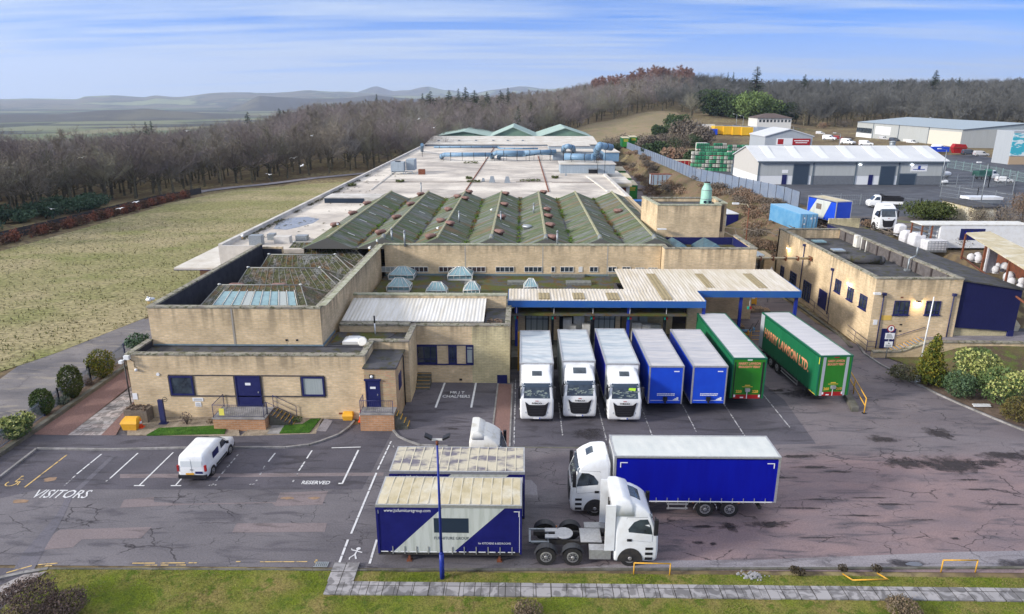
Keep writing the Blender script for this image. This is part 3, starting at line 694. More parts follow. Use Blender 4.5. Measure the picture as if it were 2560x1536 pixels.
# ---- painted markings
mk = MB(); mkw = MB(); mky = MB()
def line(B_, p, q, wd=.1, z=.016, dash=None):
 a, c = at(*p), at(*q); d_ = (c-a); L_ = d_.length; d_.normalize(); nn_ = Vector((-d_.y, d_.x, 0))*wd/2; t = 0
 while t < L_:
  e = min(L_, t+(dash[0]*R.uniform(.5, 1.3) if dash else L_)); s_, f_ = a+d_*t, a+d_*e
  B_.poly([(s_-nn_).to_tuple()[:2]+(z,), (f_-nn_).to_tuple()[:2]+(z,), (f_+nn_).to_tuple()[:2]+(z,), (s_+nn_).to_tuple()[:2]+(z,)])
  t = e+(dash[1]*R.uniform(.4, 1.5) if dash else 1)
line(mky, (167, 1138), (62, 1219), dash=(1.6, .06))
line(mk, (254, 1136), (192, 1186), dash=(1, .08)); line(mkw, (188, 1190), (160, 1216), dash=(.5, .1))
line(mk, (345, 1133.5), (275, 1197)); line(mkw, (275, 1197), (264, 1205), dash=(.3, .1))
line(mk, (433, 1132), (349, 1214)); line(mk, (335, 1215), (361, 1215)); line(mk, (457, 1194), (440, 1213), dash=(.8, .06)); line(mk, (427, 1215), (453, 1215))
line(mkw, (596, 1136), (531, 1214), dash=(.45, .25)); line(mkw, (520, 1214), (545, 1213), dash=(.2, .1))
line(mk, (688, 1133.5), (671, 1155)); line(mkw, (663, 1165), (637, 1210), dash=(.3, .5)); line(mkw, (624, 1212), (645, 1211), dash=(.25, .1))
line(mk, (780, 1127), (767, 1147)); line(mk, (762, 1155), (747, 1178), dash=(.5, .05)); line(mkw, (744, 1185), (730, 1209), dash=(.3, .3))
line(mk, (896, 1126), (856, 1209), .12, dash=(2.6, .1)); line(mk, (846, 1209.5), (858, 1209.5), .13); line(mk, (829, 1120.5), (902, 1118.5))
line(mk, (978, 1104), (944, 1175), dash=(.6, .12)); line(mk, (941, 1183), (878, 1335), .12, dash=(2.4, .07))
line(mk, (870, 1350), (848, 1409), .12, dash=(.9, .06)); line(mk, (942, 1350), (924, 1410), .12, dash=(2., .05))
line(mkw, (981, 1112), (985, 1120), .08)
line(mky, (331, 1409), (492, 1408), .07, dash=(1.4, .2)); line(mky, (360, 1414), (470, 1413.5), .06, dash=(.8, .3)); line(mky, (95, 1413), (144, 1409), .08); line(mky, (112, 1416), (130, 1415), .08)
line(mky, (16, 1433), (80, 1415), .08, dash=(1., .1)); line(mky, (650, 1405.5), (768, 1405), .06); line(mky, (590, 1405), (608, 1405), .06, dash=(.3, .2)); line(mky, (786, 1406), (793, 1405), .1); line(mky, (791, 1400), (791, 1411), .1)
for x, y0, y1 in ((-.55, 43.2, 55), (2.9, 44.5, 50), (5.95, 43.8, 50), (9.3, 44.6, 51), (12.6, 45.2, 52), (15.9, 42.9, 52), (19.6, 46, 52)):
 mkw.poly([(x, y0, .02), (x+.09, y0, .02), (x+.09, y1, .02), (x, y1, .02)])
for p, q in (((1112, 958), (1089, 1020)), ((1190, 958), (1178, 1020))): line(mk, p, q, .16, .024)
def gtext(B_, s, x, y, h, sx=1., z=.017, bold=.0, shear=0.):
 t = text_mb(s, h*1.38, lambda u, v: (x+u, y+v, z), None, sx=sx, bold=bold, shear=shear); B__ = len(B_.v); B_.v += t.v; B_.f += [tuple(i+B__ for i in f) for f in t.f]; B_.m += t.m; B_.s += t.s
a = at(70, 1245); gtext(mk, "VISITORS", a.x+.1, a.y, at(70, 1224).y-a.y, sx=(at(196, 1245).x-a.x)/(4.62*(at(70, 1224).y-a.y)*1.08), bold=.008)
a = at(752, 1211); h_ = at(752, 1202.5).y-a.y; gtext(mk, "RESERVED", a.x, a.y, h_, sx=(at(832, 1211).x-a.x)/(6.6*h_*1.05), bold=.012)
a = at(1105, 995); h_ = at(1105, 988).y-a.y; gtext(mk, "CHALMERS", a.x, a.y, h_, sx=(at(1176, 995).x-a.x)/(6.9*h_), z=.025, bold=.006)
a = at(1124, 985); h_ = at(1124, 979).y-a.y; gtext(mk, "MR J T", a.x, a.y, h_, sx=(at(1166, 985).x-a.x)/(4.4*h_), z=.025, bold=.006)
def disc(B_, cx_, cy_, r, z, n=12, rin=0., a0=0., a1=2*math.pi):
 for i in range(n):
  t0, t1 = a0+(a1-a0)*i/n, a0+(a1-a0)*(i+1)/n
  P = [(cx_+r*math.cos(t0), cy_+r*math.sin(t0), z), (cx_+r*math.cos(t1), cy_+r*math.sin(t1), z)]
  P += [(cx_+rin*math.cos(t1), cy_+rin*math.sin(t1), z), (cx_+rin*math.cos(t0), cy_+rin*math.sin(t0), z)] if rin else [(cx_, cy_, z)]
  B_.poly(P)
def seg(B_, x0, y0, x1, y1, w_, z):
 d_ = Vector((x1-x0, y1-y0)); d_.normalize(); n_ = Vector((-d_.y, d_.x))*w_/2
 B_.poly([(x0-n_.x, y0-n_.y, z), (x1-n_.x, y1-n_.y, z), (x1+n_.x, y1+n_.y, z), (x0+n_.x, y0+n_.y, z)])
a = at(888, 1385); z = .017
disc(mk, a.x+.08, a.y+.42, .12, z); seg(mk, a.x+.05, a.y+.3, a.x, a.y-.1, .08, z); seg(mk, a.x+.05, a.y+.22, a.x-.22, a.y+.3, .07, z+.0004); seg(mk, a.x-.22, a.y+.28, a.x-.3, a.y+.42, .06, z); seg(mk, a.x+.05, a.y+.2, a.x+.35, a.y+.1, .07, z+.0008)
seg(mk, a.x, a.y-.05, a.x+.15, a.y-.45, .08, z+.0004); seg(mk, a.x, a.y-.08, a.x-.22, a.y-.35, .07, z+.0008); seg(mk, a.x-.22, a.y-.33, a.x-.2, a.y-.5, .06, z)
a = at(32, 1207)
disc(mky, a.x, a.y-.1, .36, z, 16, .28, rad(150), rad(400)); seg(mky, a.x+.1, a.y+.6, a.x+.1, a.y+.1, .08, z+.0004); disc(mky, a.x+.1, a.y+.72, .09, z); seg(mky, a.x+.1, a.y+.1, a.x+.4, a.y+.1, .07, z+.0008); seg(mky, a.x+.4, a.y+.1, a.x+.5, a.y-.3, .07, z); seg(mky, a.x+.1, a.y+.35, a.x+.42, a.y+.38, .06, z+.0008)
for px, py, rx in ((126, 1198, .5), (52, 1254, .5)): pass
mk.build('road_markings', roadw, kind='structure'); mkw.build('road_markings', roadf, kind='structure'); mky.build('road_markings', roady, kind='structure')
tan = mat('tan_reinstatement', (.30, .20, .13), .9, c2=(.2, .14, .10), scale=4.)
for i, (px, py, rx, ry) in enumerate([(126, 1199, .42, .26), (52, 1254, .5, .2), (718, 1246, .4, .14), (785, 1246, .4, .14), (975, 1063+2, .5, .2)]): blob('road_patch', px, py, rx, ry, tan, .0125+.001*i, i+40, 12, .3)
# grass blades on the verge and meadow, far too many to count
def tufts(name, m, n, fx, h0, h1, w_, fz):
 b = MB(); rr = random.Random(3)
 for _ in range(n):
  x, y = fx(rr)
  if noise.noise((x*.5, y*.5, 4)) < -.15 and rr.random() < .7: continue
  z = fz(x, y); a = rr.uniform(0, 6.28); c, s_ = math.cos(a)*w_, math.sin(a)*w_; h = rr.uniform(h0, h1); b.poly([(x-c, y-s_, z), (x+c, y+s_, z), (x+rr.gauss(0, h*.5), y+rr.gauss(0, h*.5), z+h)])
 return b.build(name, m, kind='stuff', label='rough winter grass growing over the '+('verge' if 'verge' in m.name else 'meadow'), cat='grass')
def vx(rr):
 while 1:
  x, y = rr.uniform(-24.6, 32), rr.uniform(25.2, 29.62)
  if x < -9.6 or not (pa.y-.02 < y < pb.y+.02) and not (x < -7.9 and y > pb.y): return x, y
tufts('grass', mat('verge_blades', (.13, .16, .025), .9, c2=(.25, .20, .09), scale=.8, lo=.45, hi=.6), 52000, vx, .03, .10, .012, lambda x, y: .04)
def mx(rr): y = 55+(rr.random()**1.6)*130; return lerp(plyx(FL, y), plyx(FRt, y), rr.random()), y
tufts('grass', mat('meadow_blades', (.27, .25, .14), .9, c2=(.20, .20, .09), scale=.25, lo=.45, hi=.55), 15000, mx, .10, .32, .09, lambda x, y: hgt(x, y)+.01)
# ================================================================ FACTORY
def mitre(P, d, closed=False):
 n = len(P); out_ = []
 for i in range(n):
  a = P[i-1] if (i or closed) else None; c = P[(i+1) % n] if (i < n-1 or closed) else None; p = Vector(P[i])
  ns = []
  if a is not None: e = (p-Vector(a)).normalized(); ns.append(Vector((-e.y, e.x)))
  if c is not None: e = (Vector(c)-p).normalized(); ns.append(Vector((-e.y, e.x)))
  if len(ns) == 1: o = ns[0]*d
  else:
   s_ = ns[0]+ns[1]; o = s_/s_.length_squared*2*d if s_.length > .1 else ns[0]*d
  out_.append(p+o)
 return out_
def wallmb(P, z0, z1, d0, d1, closed=False):
 A_, B_ = mitre(P, d0, closed), mitre(P, d1, closed); b = MB(); n = len(P)
 for i in range(n if closed else n-1):
  j = (i+1) % n
  b.hexa([(A_[i].x, A_[i].y, z0), (A_[j].x, A_[j].y, z0), (B_[j].x, B_[j].y, z0), (B_[i].x, B_[i].y, z0), (A_[i].x, A_[i].y, z1), (A_[j].x, A_[j].y, z1), (B_[j].x, B_[j].y, z1), (B_[i].x, B_[i].y, z1)])
 return b
def parapet(root, P, z0, z1, m=None, cm=None, th=.34, closed=False, ch=.13):
 wallmb(P, z0, z1-ch, 0, th, closed).build('wall', m or brick, root)
 wallmb(P, z1-ch, z1, -.06, th+.06, closed).build('coping', cm or coping, root)
def flat(root, pts, z, m, name='roof', th=.1):
 b = MB(); b.prism([(p[0], p[1]) for p in pts], z-th, z); return b.build(name, m, root)
def rY(px0, py0, px1, py1, Y):
 my, mx = (py0+py1)/2, (px0+px1)/2
 return atY(px0, my, Y)[0], atY(px1, my, Y)[0], atY(mx, py1, Y)[1], atY(mx, py0, Y)[1]
def opening(root, name, r, pos, fm, gm_, nx=1, nz=1, ax='y', fw=.07, sub='pane', hbar=None, sill=None):
 "window or door in a wall facing -Y (ax y) or -X (ax x); r = (u0,u1,z0,z1)"
 u0, u1, z0, z1 = r; f = MB(); g = MB()
 def bx(B_, a0, a1, b0, b1, d0, d1):
  if ax == 'y': B_.box(a0, a1, pos-d1, pos-d0, b0, b1)
  else: B_.box(pos-d1, pos-d0, a0, a1, b0, b1)
 bx(f, u0, u1, z0, z0+fw, 0, .07); bx(f, u0, u1, z1-fw, z1, 0, .07); bx(f, u0, u0+fw, z0+fw, z1-fw, 0, .07); bx(f, u1-fw, u1, z0+fw, z1-fw, 0, .07)
 for i in range(1, nx): u = lerp(u0, u1, i/nx); bx(f, u-.025, u+.025, z0+fw, z1-fw, 0, .06)
 for i in range(1, nz): z = lerp(z0, z1, i/nz); bx(f, u0+fw, u1-fw, z-.02, z+.02, 0, .055)
 if hbar: z = lerp(z0, z1, hbar); bx(f, u0+fw, u1-fw, z-.025, z+.025, 0, .058)
 if sill: bx(f, u0-.08, u1+.08, z0-.09, z0, 0, .14)
 o = f.build(name, fm, root); bx(g, u0+fw, u1-fw, z0+fw, z1-fw, .004, .02); g.build(sub, gm_, o); return o
def door(root, r, pos, m, ax='y', sign=True):
 u0, u1, z0, z1 = r; b = MB(); h = MB()
 def bx(B_, a0, a1, b0, b1, d0, d1):
  if ax == 'y': B_.box(a0, a1, pos-d1, pos-d0, b0, b1)
  else: B_.box(pos-d1, pos-d0, a0, a1, b0, b1)
 bx(b, u0, u1, z0, z1, 0, .05); bx(b, u0-.07, u0, z0, z1+.07, 0, .08); bx(b, u1, u1+.07, z0, z1+.07, 0, .08); bx(b, u0, u1, z1, z1+.07, 0, .08)
 o = b.build('door', m, root); um = (u0+u1)/2
 bx(h, u1-.16, u1-.1, (z0+z1)/2-.08, (z0+z1)/2+.04, .05, .1); h.build('handle', alu, o)
 if sign: s = MB(); bx(s, um-.2, um+.2, z0+(z1-z0)*.72, z0+(z1-z0)*.8, .05, .065); s.build('sign', wpaint, o)
 return o
def railing(root, P, z0, h=1.0, m=None, step=.14, bars=True, name='railing', r=.022):
 b = MB(); P = [Vector(p) if len(p) == 3 else Vector((p[0], p[1], z0)) for p in P]; up = Vector((0, 0, h))
 for a, c in zip(P, P[1:]):
  b.cyl(a+up, c+up, r, n=5); b.cyl(a+up*.12, c+up*.12, r*.7, n=4)
  if not bars: b.cyl(a+up*.55, c+up*.55, r*.8, n=5)
  k = max(1, round((c-a).length/step)) if bars else 1
  for i in range(1, k): q = a.lerp(c, i/k); b.cyl(q+up*.12, q+up, r*.35, n=3, cap=False)
 for p in P: b.cyl(p, p+up, r*1.1, n=5)
 return b.build(name, m or railB, root)
OF = thing('office_building', 'buff brick office wing with navy doors, stepped parapets and mossy glazed roof behind', 'building', (-20, 47, 0), local=False)
FY = 46.85
out1 = [(-29.0, 50.0), (-29.0, FY), (-11.45, FY), (-11.45, 49.95), (-8.75, 49.95), (-8.75, 53.9), (-1.0, 53.9), (-1.0, 61.3)]
parapet(OF, out1, 0, 5.2)
flat(OF, [(-28.62, 47.22), (-11.82, 47.22), (-11.82, 50.32), (-9.12, 50.32), (-9.12, 53.52), (-15.2, 53.52), (-15.2, 49.95), (-28.62, 49.95)], 4.62, felt)
flat(OF, [(-15.0, 50.4), (-11.2, 50.6), (-10.2, 53.3), (-15.0, 53.4)], 4.66, moss, 'moss_patch', .03)
# upper block
P2 = [(-28.65, 73.4), (-28.65, 49.96), (-15.4, 49.96), (-15.4, 73.3)]
parapet(OF, P2, 0, 7.86, cm=coping)
B('coping', copingL, OF, (-15.5, -14.98, 50.3, 73.2, 7.862, 7.90))
flat(OF, [(-28.3, 50.32), (-15.76, 50.32), (-15.76, 73.3), (-28.3, 73.3)], 5.3, felt)
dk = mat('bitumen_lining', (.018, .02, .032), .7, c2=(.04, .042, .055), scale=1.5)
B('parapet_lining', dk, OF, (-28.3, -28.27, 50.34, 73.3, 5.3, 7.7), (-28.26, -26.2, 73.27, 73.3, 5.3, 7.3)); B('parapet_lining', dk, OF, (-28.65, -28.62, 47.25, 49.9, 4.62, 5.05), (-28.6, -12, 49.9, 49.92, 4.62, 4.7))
B('wall', brick, OF, (-28.3, -26.1, 73.3, 73.6, 4, 7.5))
x_, z_ = atY(582, 815, 49.96); b = MB(); b.box(x_-.05, x_+.09, 49.935, 49.955, 4.65, 7.7); b.build('joint', mat('mastic_joint', (.30, .28, .25), .8), OF)
b = MB(); b.box(-28.6, -15.4, 49.925, 49.955, 4.63, 4.82); b.box(-15.39, -15.35, 49.9, 53.5, 4.64, 4.84); b.build('flashing', mat('lead_flashing', (.12, .19, .24), .5, c2=(.2, .26, .3), scale=3.), OF)
# hipped glazed roofs inside the upper block: four ridges
hips = []
for k, (py, pxl, pxr, zt) in enumerate([(713, 548, 752, 7.35), (670, 620, 800, 7.45), (637, 672, 838, 7.5), (606, 735, 868, 7.5)]):
 a, c = at(pxl, py, zt), at(pxr, py, zt); hips.append((a.x, c.x, (a.y+c.y)/2, zt))
for k, (xa, xb, yc, zt) in enumerate(hips):
 y0 = 50.5 if k == 0 else (hips[k-1][2]+yc)/2; y1 = 73.2 if k == 3 else (hips[k+1][2]+yc)/2
 x0, x1 = -27.2, -16.0; zb = 5.35
 b = MB(); A_, C_ = (xa, yc, zt), (xb, yc, zt)
 b.poly([(x0, y0, zb), (x1, y0, zb), C_, A_]); b.poly([(x1, y0, zb), (x1, y1, zb), C_]); b.poly([(x1, y1, zb), (x0, y1, zb), A_, C_]); b.poly([(x0, y1, zb), (x0, y0, zb), A_])
 g = b.build('glazed_roof', mossglass, OF)
 b = MB(); b.cyl(A_, C_, .07, n=5)
 for p, q in ((A_, (x0, y0, zb)), (C_, (x1, y0, zb)), (A_, (x0, y1, zb)), (C_, (x1, y1, zb))): b.cyl(p, q, .05, n=4)
 for i in range(1, 14): t = i/14; b.cyl((lerp(x0, x1, t), y0, zb+.02), (lerp(xa, xb, t), yc, zt+.02), .022, n=3)
 b.build('glazing_bars', mat('aged_bar%d' % k, (.22, .23, .22), .7), g)
 b = MB()
 for q in (xa, xb): b.ball((q, yc, zt+.06), .16, 8, 4, (1, 1, .5))
 each(b, 'ridge_end', mat('zinc_cap%d' % k, (.5, .52, .52), .5), g)
 if k == 0:   # pale clean panes of the first slope
  for i in range(9):
   t0, t1 = .12+i*.088, .12+(i+1)*.088-.012; f0, f1 = .52, .85
   def sp(t, f): return (lerp(lerp(x0, x1, t), lerp(xa, xb, t), f), lerp(y0, yc, f)-.03, lerp(zb, zt, f)+.05)
   MB().poly([sp(t0, f0), sp(t1, f0), sp(t1, f1), sp(t0, f1)]).build('pane', glassS if i % 4 != 3 else glassL, g)
  b = MB()
  for i in range(10): t = .118+i*.088; p, q = sp(t, .5), sp(t, .87); b.cyl(Vector(p)+Vector((0, 0, .03)), Vector(q)+Vector((0, 0, .03)), .035, n=4)
  b.build('glazing_bars', vdirty, g)
 if k in (1, 2):
  b = MB(); t0, t1 = .88, .93
  def sp2(t, f): return (lerp(x1, xb, f)+.02, lerp(y0, y1, t)*(1-f)+yc*f, lerp(zb, zt, f)+.06)
  b.poly([sp2(.35, .15), sp2(.42, .15), sp2(.47, .75), sp2(.43, .75)]); b.build('pane', wframe, g)
def ventilator(root, x, y, z, L_=1.1, rz=0, m=None, nm='ventilator'):
 b = MB(); n = 9
 for j, (r, u) in enumerate(((.5, 0), (.55, .16), (.42, .34), (.12, .42))): pass
 rings_ = []
 for r, u in ((.30, 0), (.30, .22), (.46, .24), (.48, .42), (.34, .56), (.08, .60)):
  ring = []
  for k in range(16):
   t = 2*math.pi*k/16; ex = L_/2*(1 if math.cos(t) > 0 else -1)
   u_, v_ = ex+r*math.cos(t), r*math.sin(t)
   ring.append((x+u_*math.cos(rz)-v_*math.sin(rz), y+u_*math.sin(rz)+v_*math.cos(rz), z+u))
  rings_.append(ring)
 b.loft(rings_, sm=True); return b.build(nm, m or ventB, root)
for px, py in ((590, 706), (697, 706)):
 p = at(px, py, 7.3); ventilator(OF, p.x, p.y, 6.6, .6)
p = at(438, 757, 6.6); ventilator(OF, p.x, p.y+.2, 6.3, .6)
# front openings
band = mat('dark_surround', (.10, .085, .08), .85, c2=(.05, .045, .045), scale=3.)
x0, x1, z0, z1 = rY(424, 938, 812, 992, FY)
B('window_surround', band, OF, (x0, x1, FY-.035, FY-.001, z1-.09, z1), (x0, x1, FY-.05, FY-.001, z0, z0+.09))
for u0, u1, gm_ in ((426, 484, glassD), (755, 811, glassL)):
 r = rY(u0, 940, u1, 990, FY); B('window_surround', band, OF, (r[0]-.1, r[0], FY-.04, FY-.001, z0+.1, z1-.1), (r[1], r[1]+.1, FY-.04, FY-.001, z0+.1, z1-.1))
 opening(OF, 'window', (r[0], r[1], z0+.1, z1-.1), FY, navy, gm_, fw=.12)
r = rY(594, 942, 651, 1016, FY); B('door_surround', band, OF, (r[0]-.2, r[0]-.08, FY-.04, FY-.001, r[2], r[3]+.1), (r[1]+.08, r[1]+.2, FY-.04, FY-.001, r[2], r[3]+.1)); DR = r
door(OF, r, FY, navy)
PZ = r[2]                                            # platform level
px0, px1 = DR[0]-1.15, DR[1]+.9
PY0 = FY-2.0
o = B('platform', brickO, OF, (px0, px1, PY0, FY-.001, 0, PZ-.08)); B('landing', kerbM, OF, (px0-.05, px1+.05, PY0-.05, FY-.06, PZ-.08, PZ))
b = MB(); b2 = MB(); ns = 6
for i in range(ns):
 zt = PZ*(1-(i+1)/(ns+1)); xs = px1+.05+i*.28; b.box(xs, xs+.28, FY-1.3, FY-.03, 0, zt); b2.box(xs+.24, xs+.285, FY-1.3, FY-.03, zt, zt+.006)
b.build('steps', kerbD, OF); b2.build('step_nosing', yrail, OF)
railing(OF, [(px0+.05, FY-.08), (px0+.05, PY0+.05), (px1-.05, PY0+.05), (px1-.05, FY-1.35)], PZ)
railing(OF, [(px1, FY-1.33, PZ), (px1+ns*.28, FY-1.33, .15)], 0, .95, bars=False); railing(OF, [(px1, FY-.1, PZ), (px1+ns*.28, FY-.1, .15)], 0, .95, bars=False)
xx, zc_ = px0+.7, PZ+.5; B('notice', mat('notice_yellow', (.72, .66, .12), .6), OF, (xx-.18, xx+.18, PY0-.02, PY0+.0, PZ+.22, PZ+.75))
# porch with second door
PX0, PX1, PYF = atY(912, 970, 46.2)[0], atY(990, 970, 46.2)[0], 46.2
pz = atY(950, 919, 46.2)[1]
wallmb([(PX0, 49.9), (PX0, PYF), (PX1, PYF), (PX1, 49.9)], 0, pz-.12, 0, .25).build('porch', brickmat('mixed_brick', (.45, .27, .16), (.42, .33, .19), (.4, .34, .27), drip=False), OF)
flat(OF, [(PX0-.08, PYF-.08), (PX1+.1, PYF-.08), (PX1+.1, 49.93), (PX0-.08, 49.93)], pz, felt, 'porch_roof', .12)
r = rY(918, 954, 949, 1017, PYF); door(OF, r, PYF, navy); B('lintel', navy, OF, (r[0]-.15, r[1]+.15, PYF-.14, PYF, r[3]+.08, r[3]+.2)); PZ2 = r[2]
xl, zl = atY(929, 942, PYF); b = MB(); b.box(xl-.17, xl+.17, PYF-.03, PYF, zl-.17, zl+.17); o = b.build('bulkhead_lamp', band, OF); b = MB(); b.ball((xl, PYF-.03, zl), .12, 8, 4, (1, .5, 1)); b.build('lens', wpaint, o)
qx0, qx1 = atY(903, 1040, 45.4)[0], atY(987, 1040, 45.4)[0]
B('platform', brickO, OF, (qx0, qx1, 45.0, PYF-.001, 0, PZ2-.08)); B('landing', kerbM, OF, (qx0-.04, qx1+.04, 44.96, PYF-.06, PZ2-.08, PZ2))
railing(OF, [(qx0+.05, PYF-.1), (qx0+.05, 45.05), (qx1-.05, 45.05)], PZ2)
b = MB(); b2 = MB()
for i in range(4): b.box(qx1-.05-i*.0+.25*i, qx1+.2+.25*i, 45.25, PYF-.03, 0, PZ2*(1-(i+1)/5)); b2.box(qx1+.15+.25*i, qx1+.205+.25*i, 45.25, PYF-.03, PZ2*(1-(i+1)/5), PZ2*(1-(i+1)/5)+.01)
b.build('steps', kerbD, OF); b2.build('step_nosing', yrail, OF)
B('window', navy, OF, (PX1-.001, PX1+.05, 47.3, 48.3, 2.2, 3.4))
b = MB(); b.cyl((PX1+.07, 49.3, .1), (PX1+.07, 49.3, 4.2), .05, n=6); b.build('drainpipe', black, OF)
# side of the step, mid wing windows, mid wing roof
MY = 53.9
x0, x1, z0, z1 = rY(1026, 862, 1184, 912, MY); B('window_surround', navy, OF, (x0, x1, MY-.06, MY-.001, z1-.06, z1), (x0, x1, MY-.10, MY-.001, z0, z0+.09))
for u0, u1, nx, gm_ in ((1027, 1093, 4, glassD), (1121, 1142, 3, glassD), (1165, 1184, 1, glassL)):
 r = rY(u0, 864, u1, 910, MY); opening(OF, 'window', (r[0], r[1], z0+.1, z1-.07), MY, navy, gm_, nx=nx, fw=.1, hbar=.25 if nx > 1 else .8)
b = MB(); r = rY(1180, 770, 1276, 945, MY); b.box(r[0], -1.001, MY-.04, MY-.001, 0, 5.0); b.build('wall', brick2, OF)
r = rY(1243, 943, 1268, 960, MY-.06); B('low_door', navy, OF, (r[0], r[1], MY-.12, MY-.045, 0, .75))
b = MB(); b2 = MB()
for i in range(5): b.box(-8.74, -7.6, 53.86-.3*(i+1)-.001, 53.86-.3*i, 0, .95*(1-i/5)); b2.box(-8.74, -7.6, 53.86-.3*(i+1)-.006, 53.86-.3*(i+1)+.03, .95*(1-i/5), .95*(1-i/5)+.01)
b.build('steps', kerbD, OF); b2.build('step_nosing', yrail, OF)
b = MB(); p, q = at(1058, 951+0, .1), at(1152, 950, .1)
for px in (1060, 1152): x_ = atY(px, 945, MY)[0]; b.box(x_-.12, x_+.12, MY-.03, MY, .2, .38)
b.build('air_vent', black, OF)
def corr(x0, x1, y0, y1, z0, z1, pitch=.3, amp=.03, th=.02):
 "corrugated sheet, ribs running along y, sloping from z0 to z1"
 b = MB(); n = int((x1-x0)/pitch*2)
 for i in range(n):
  a, c = lerp(x0, x1, i/n), lerp(x0, x1, (i+1)/n); u, v = (amp, 0) if i % 2 else (0, amp)
  b.poly([(a, y0, z0+u), (c, y0, z0+v), (c, y1, z1+v), (a, y1, z1+u)])
 b.box(x0, x1, y0+.01, y1-.01, z0-th-.05, z0-th) if abs(z1-z0) < .01 else b.hexa([(x0, y0+.01, z0-.08), (x1, y0+.01, z0-.08), (x1, y1-.01, z1-.08), (x0, y1-.01, z1-.08), (x0, y0+.01, z0-.015), (x1, y0+.01, z0-.015), (x1, y1-.01, z1-.015), (x0, y1-.01, z1-.015)])
 return b
corr(-15.0, -3.15, 54.25, 58.8, 5.35, 6.0).build('metal_roof', cladW, OF)
B('wall', brick, OF, (-15.0, -9.15, 53.53, 54.2, 4.4, 5.2)); B('coping', coping, OF, (-15.0, -9.2, 53.45, 54.24, 5.2, 5.33))
flat(OF, [(-3.1, 54.3), (-1.4, 54.3), (-1.4, 58.8), (-3.1, 58.8)], 5.1, felt); B('wall', brick, OF, (-15.0, -1.4, 58.85, 59.2, 4.4, 6.25)); B('coping', copingL, OF, (-15.04, -1.3, 58.8, 59.3, 6.25, 6.38))
b = MB();
for i in range(22): x_ = R.uniform(-3.0, -1.6); y_ = R.uniform(54.4, 55.2); b.box(x_, x_+R.uniform(.1, .5), y_, y_+R.uniform(.05, .2), 5.1, 5.1+R.uniform(.04, .16), R.uniform(0, 3))
b.build('leaf_litter', soilM, OF)
flat(OF, [(-15.05, 59.3), (14.9, 59.3), (14.9, 73.3), (-15.05, 73.3)], 4.34, moss)
b = MB(); b.box(-1.0, 14.5, 63.4, 63.6, 1.0, 4.24); b.build('wall', brick, OF)
def skylight(root, px, py, w_, d_, h=.75, up=.55, zb=4.34):
 p = at(px, py, zb); x, y = p.x, p.y+d_/2; f = MB(); o_ = (w_/2, d_/2)
 f.box(x-w_/2, x+w_/2, y-d_/2, y+d_/2, zb, zb+up*.35)
 rl = max(0, w_/2-d_/2)*.9+.12
 A_, C_ = Vector((x-rl, y, zb+up+h)), Vector((x+rl, y, zb+up+h))
 Q = [Vector((x-w_/2-.06, y-d_/2-.06, zb+up)), Vector((x+w_/2+.06, y-d_/2-.06, zb+up)), Vector((x+w_/2+.06, y+d_/2+.06, zb+up)), Vector((x-w_/2-.06, y+d_/2+.06, zb+up))]
 for a, c in ((Q[0], Q[1]), (Q[1], Q[2]), (Q[2], Q[3]), (Q[3], Q[0]), (A_, C_), (Q[0], A_), (Q[3], A_), (Q[1], C_), (Q[2], C_)): f.cyl(a, c, .045, n=4)
 for i in range(1, 4): f.cyl(Q[0].lerp(Q[1], i/4), A_.lerp(C_, i/4), .025, n=3); f.cyl(Q[0].lerp(Q[1], i/4)-Vector((0, 0, up*.6)), Q[0].lerp(Q[1], i/4), .03, n=3)
 for q in Q: f.cyl(q-Vector((0, 0, up)), q, .05, n=4)
 fo = f.build('skylight', wframe, root); g = MB()
 g.poly([Q[0], Q[1], C_, A_]); g.poly([Q[1], Q[2], C_]); g.poly([Q[2], Q[3], A_, C_]); g.poly([Q[3], Q[0], A_]); g.box(x-w_/2+.02, x+w_/2-.02, y-d_/2+.02, y+d_/2-.02, zb+up*.35, zb+up); g.build('pane', glassS, fo)
for q in ((1003, 701, 2.6, 2.0), (996, 731, 2.2, 1.6), (1091, 741, 1.9, 1.2), (1150, 702, 2.5, 2.0), (1179, 739, 1.5, 1.3), (1327, 731, 1.3, 1.1)): skylight(OF, *q)
for (px, py, w_, d_) in ((1297, 713, 2.4, 1.0), (1447, 714, 2.6, 1.1), (1175, 716, 1.2, 1.2), (1420, 694, 3.6, .5), (1537, 692, 1.4, .5)):
 p = at(px, py, 4.34); B('roof_hatch', mat('aged_hatch', (.20, .21, .20), .8, c2=(.12, .13, .12), scale=4.), OF, (p.x-w_/2, p.x+w_/2, p.y, p.y+d_, 4.34, 4.62))
p = at(880, 862, 4.66); b = MB(); b.box(p.x-.75, p.x+.75, p.y, p.y+1.2, 4.66, 4.9); o = b.build('roof_hatch', wframe, OF); b = MB(); b.hexa([(p.x-.7, p.y+.05, 4.9), (p.x+.7, p.y+.05, 4.9), (p.x+.7, p.y+1.15, 4.9), (p.x-.7, p.y+1.15, 4.9), (p.x-.4, p.y+.3, 5.08), (p.x+.4, p.y+.3, 5.08), (p.x+.4, p.y+.9, 5.08), (p.x-.4, p.y+.9, 5.08)]); b.build('dome', vwhite, o)
b = MB(); p = at(938, 835, 4.66); b.cyl((p.x, p.y, 4.6), (p.x, p.y, 5.6), .06, n=6); o = b.build('flue', vwhite, OF); b = MB(); b.cyl((p.x, p.y, 5.6), (p.x, p.y, 6.2), .07, n=6); b.build('cowl', black, o)
b = MB()
for px in (719, 745): p = at(px, 866, 4.64); b.cyl((p.x, p.y, 4.6), (p.x, p.y, 5.1), .08, n=6); b.cyl((p.x, p.y, 5.1), (p.x, p.y, 5.25), .13, n=6)
b.build('vent_pipe', black, OF)
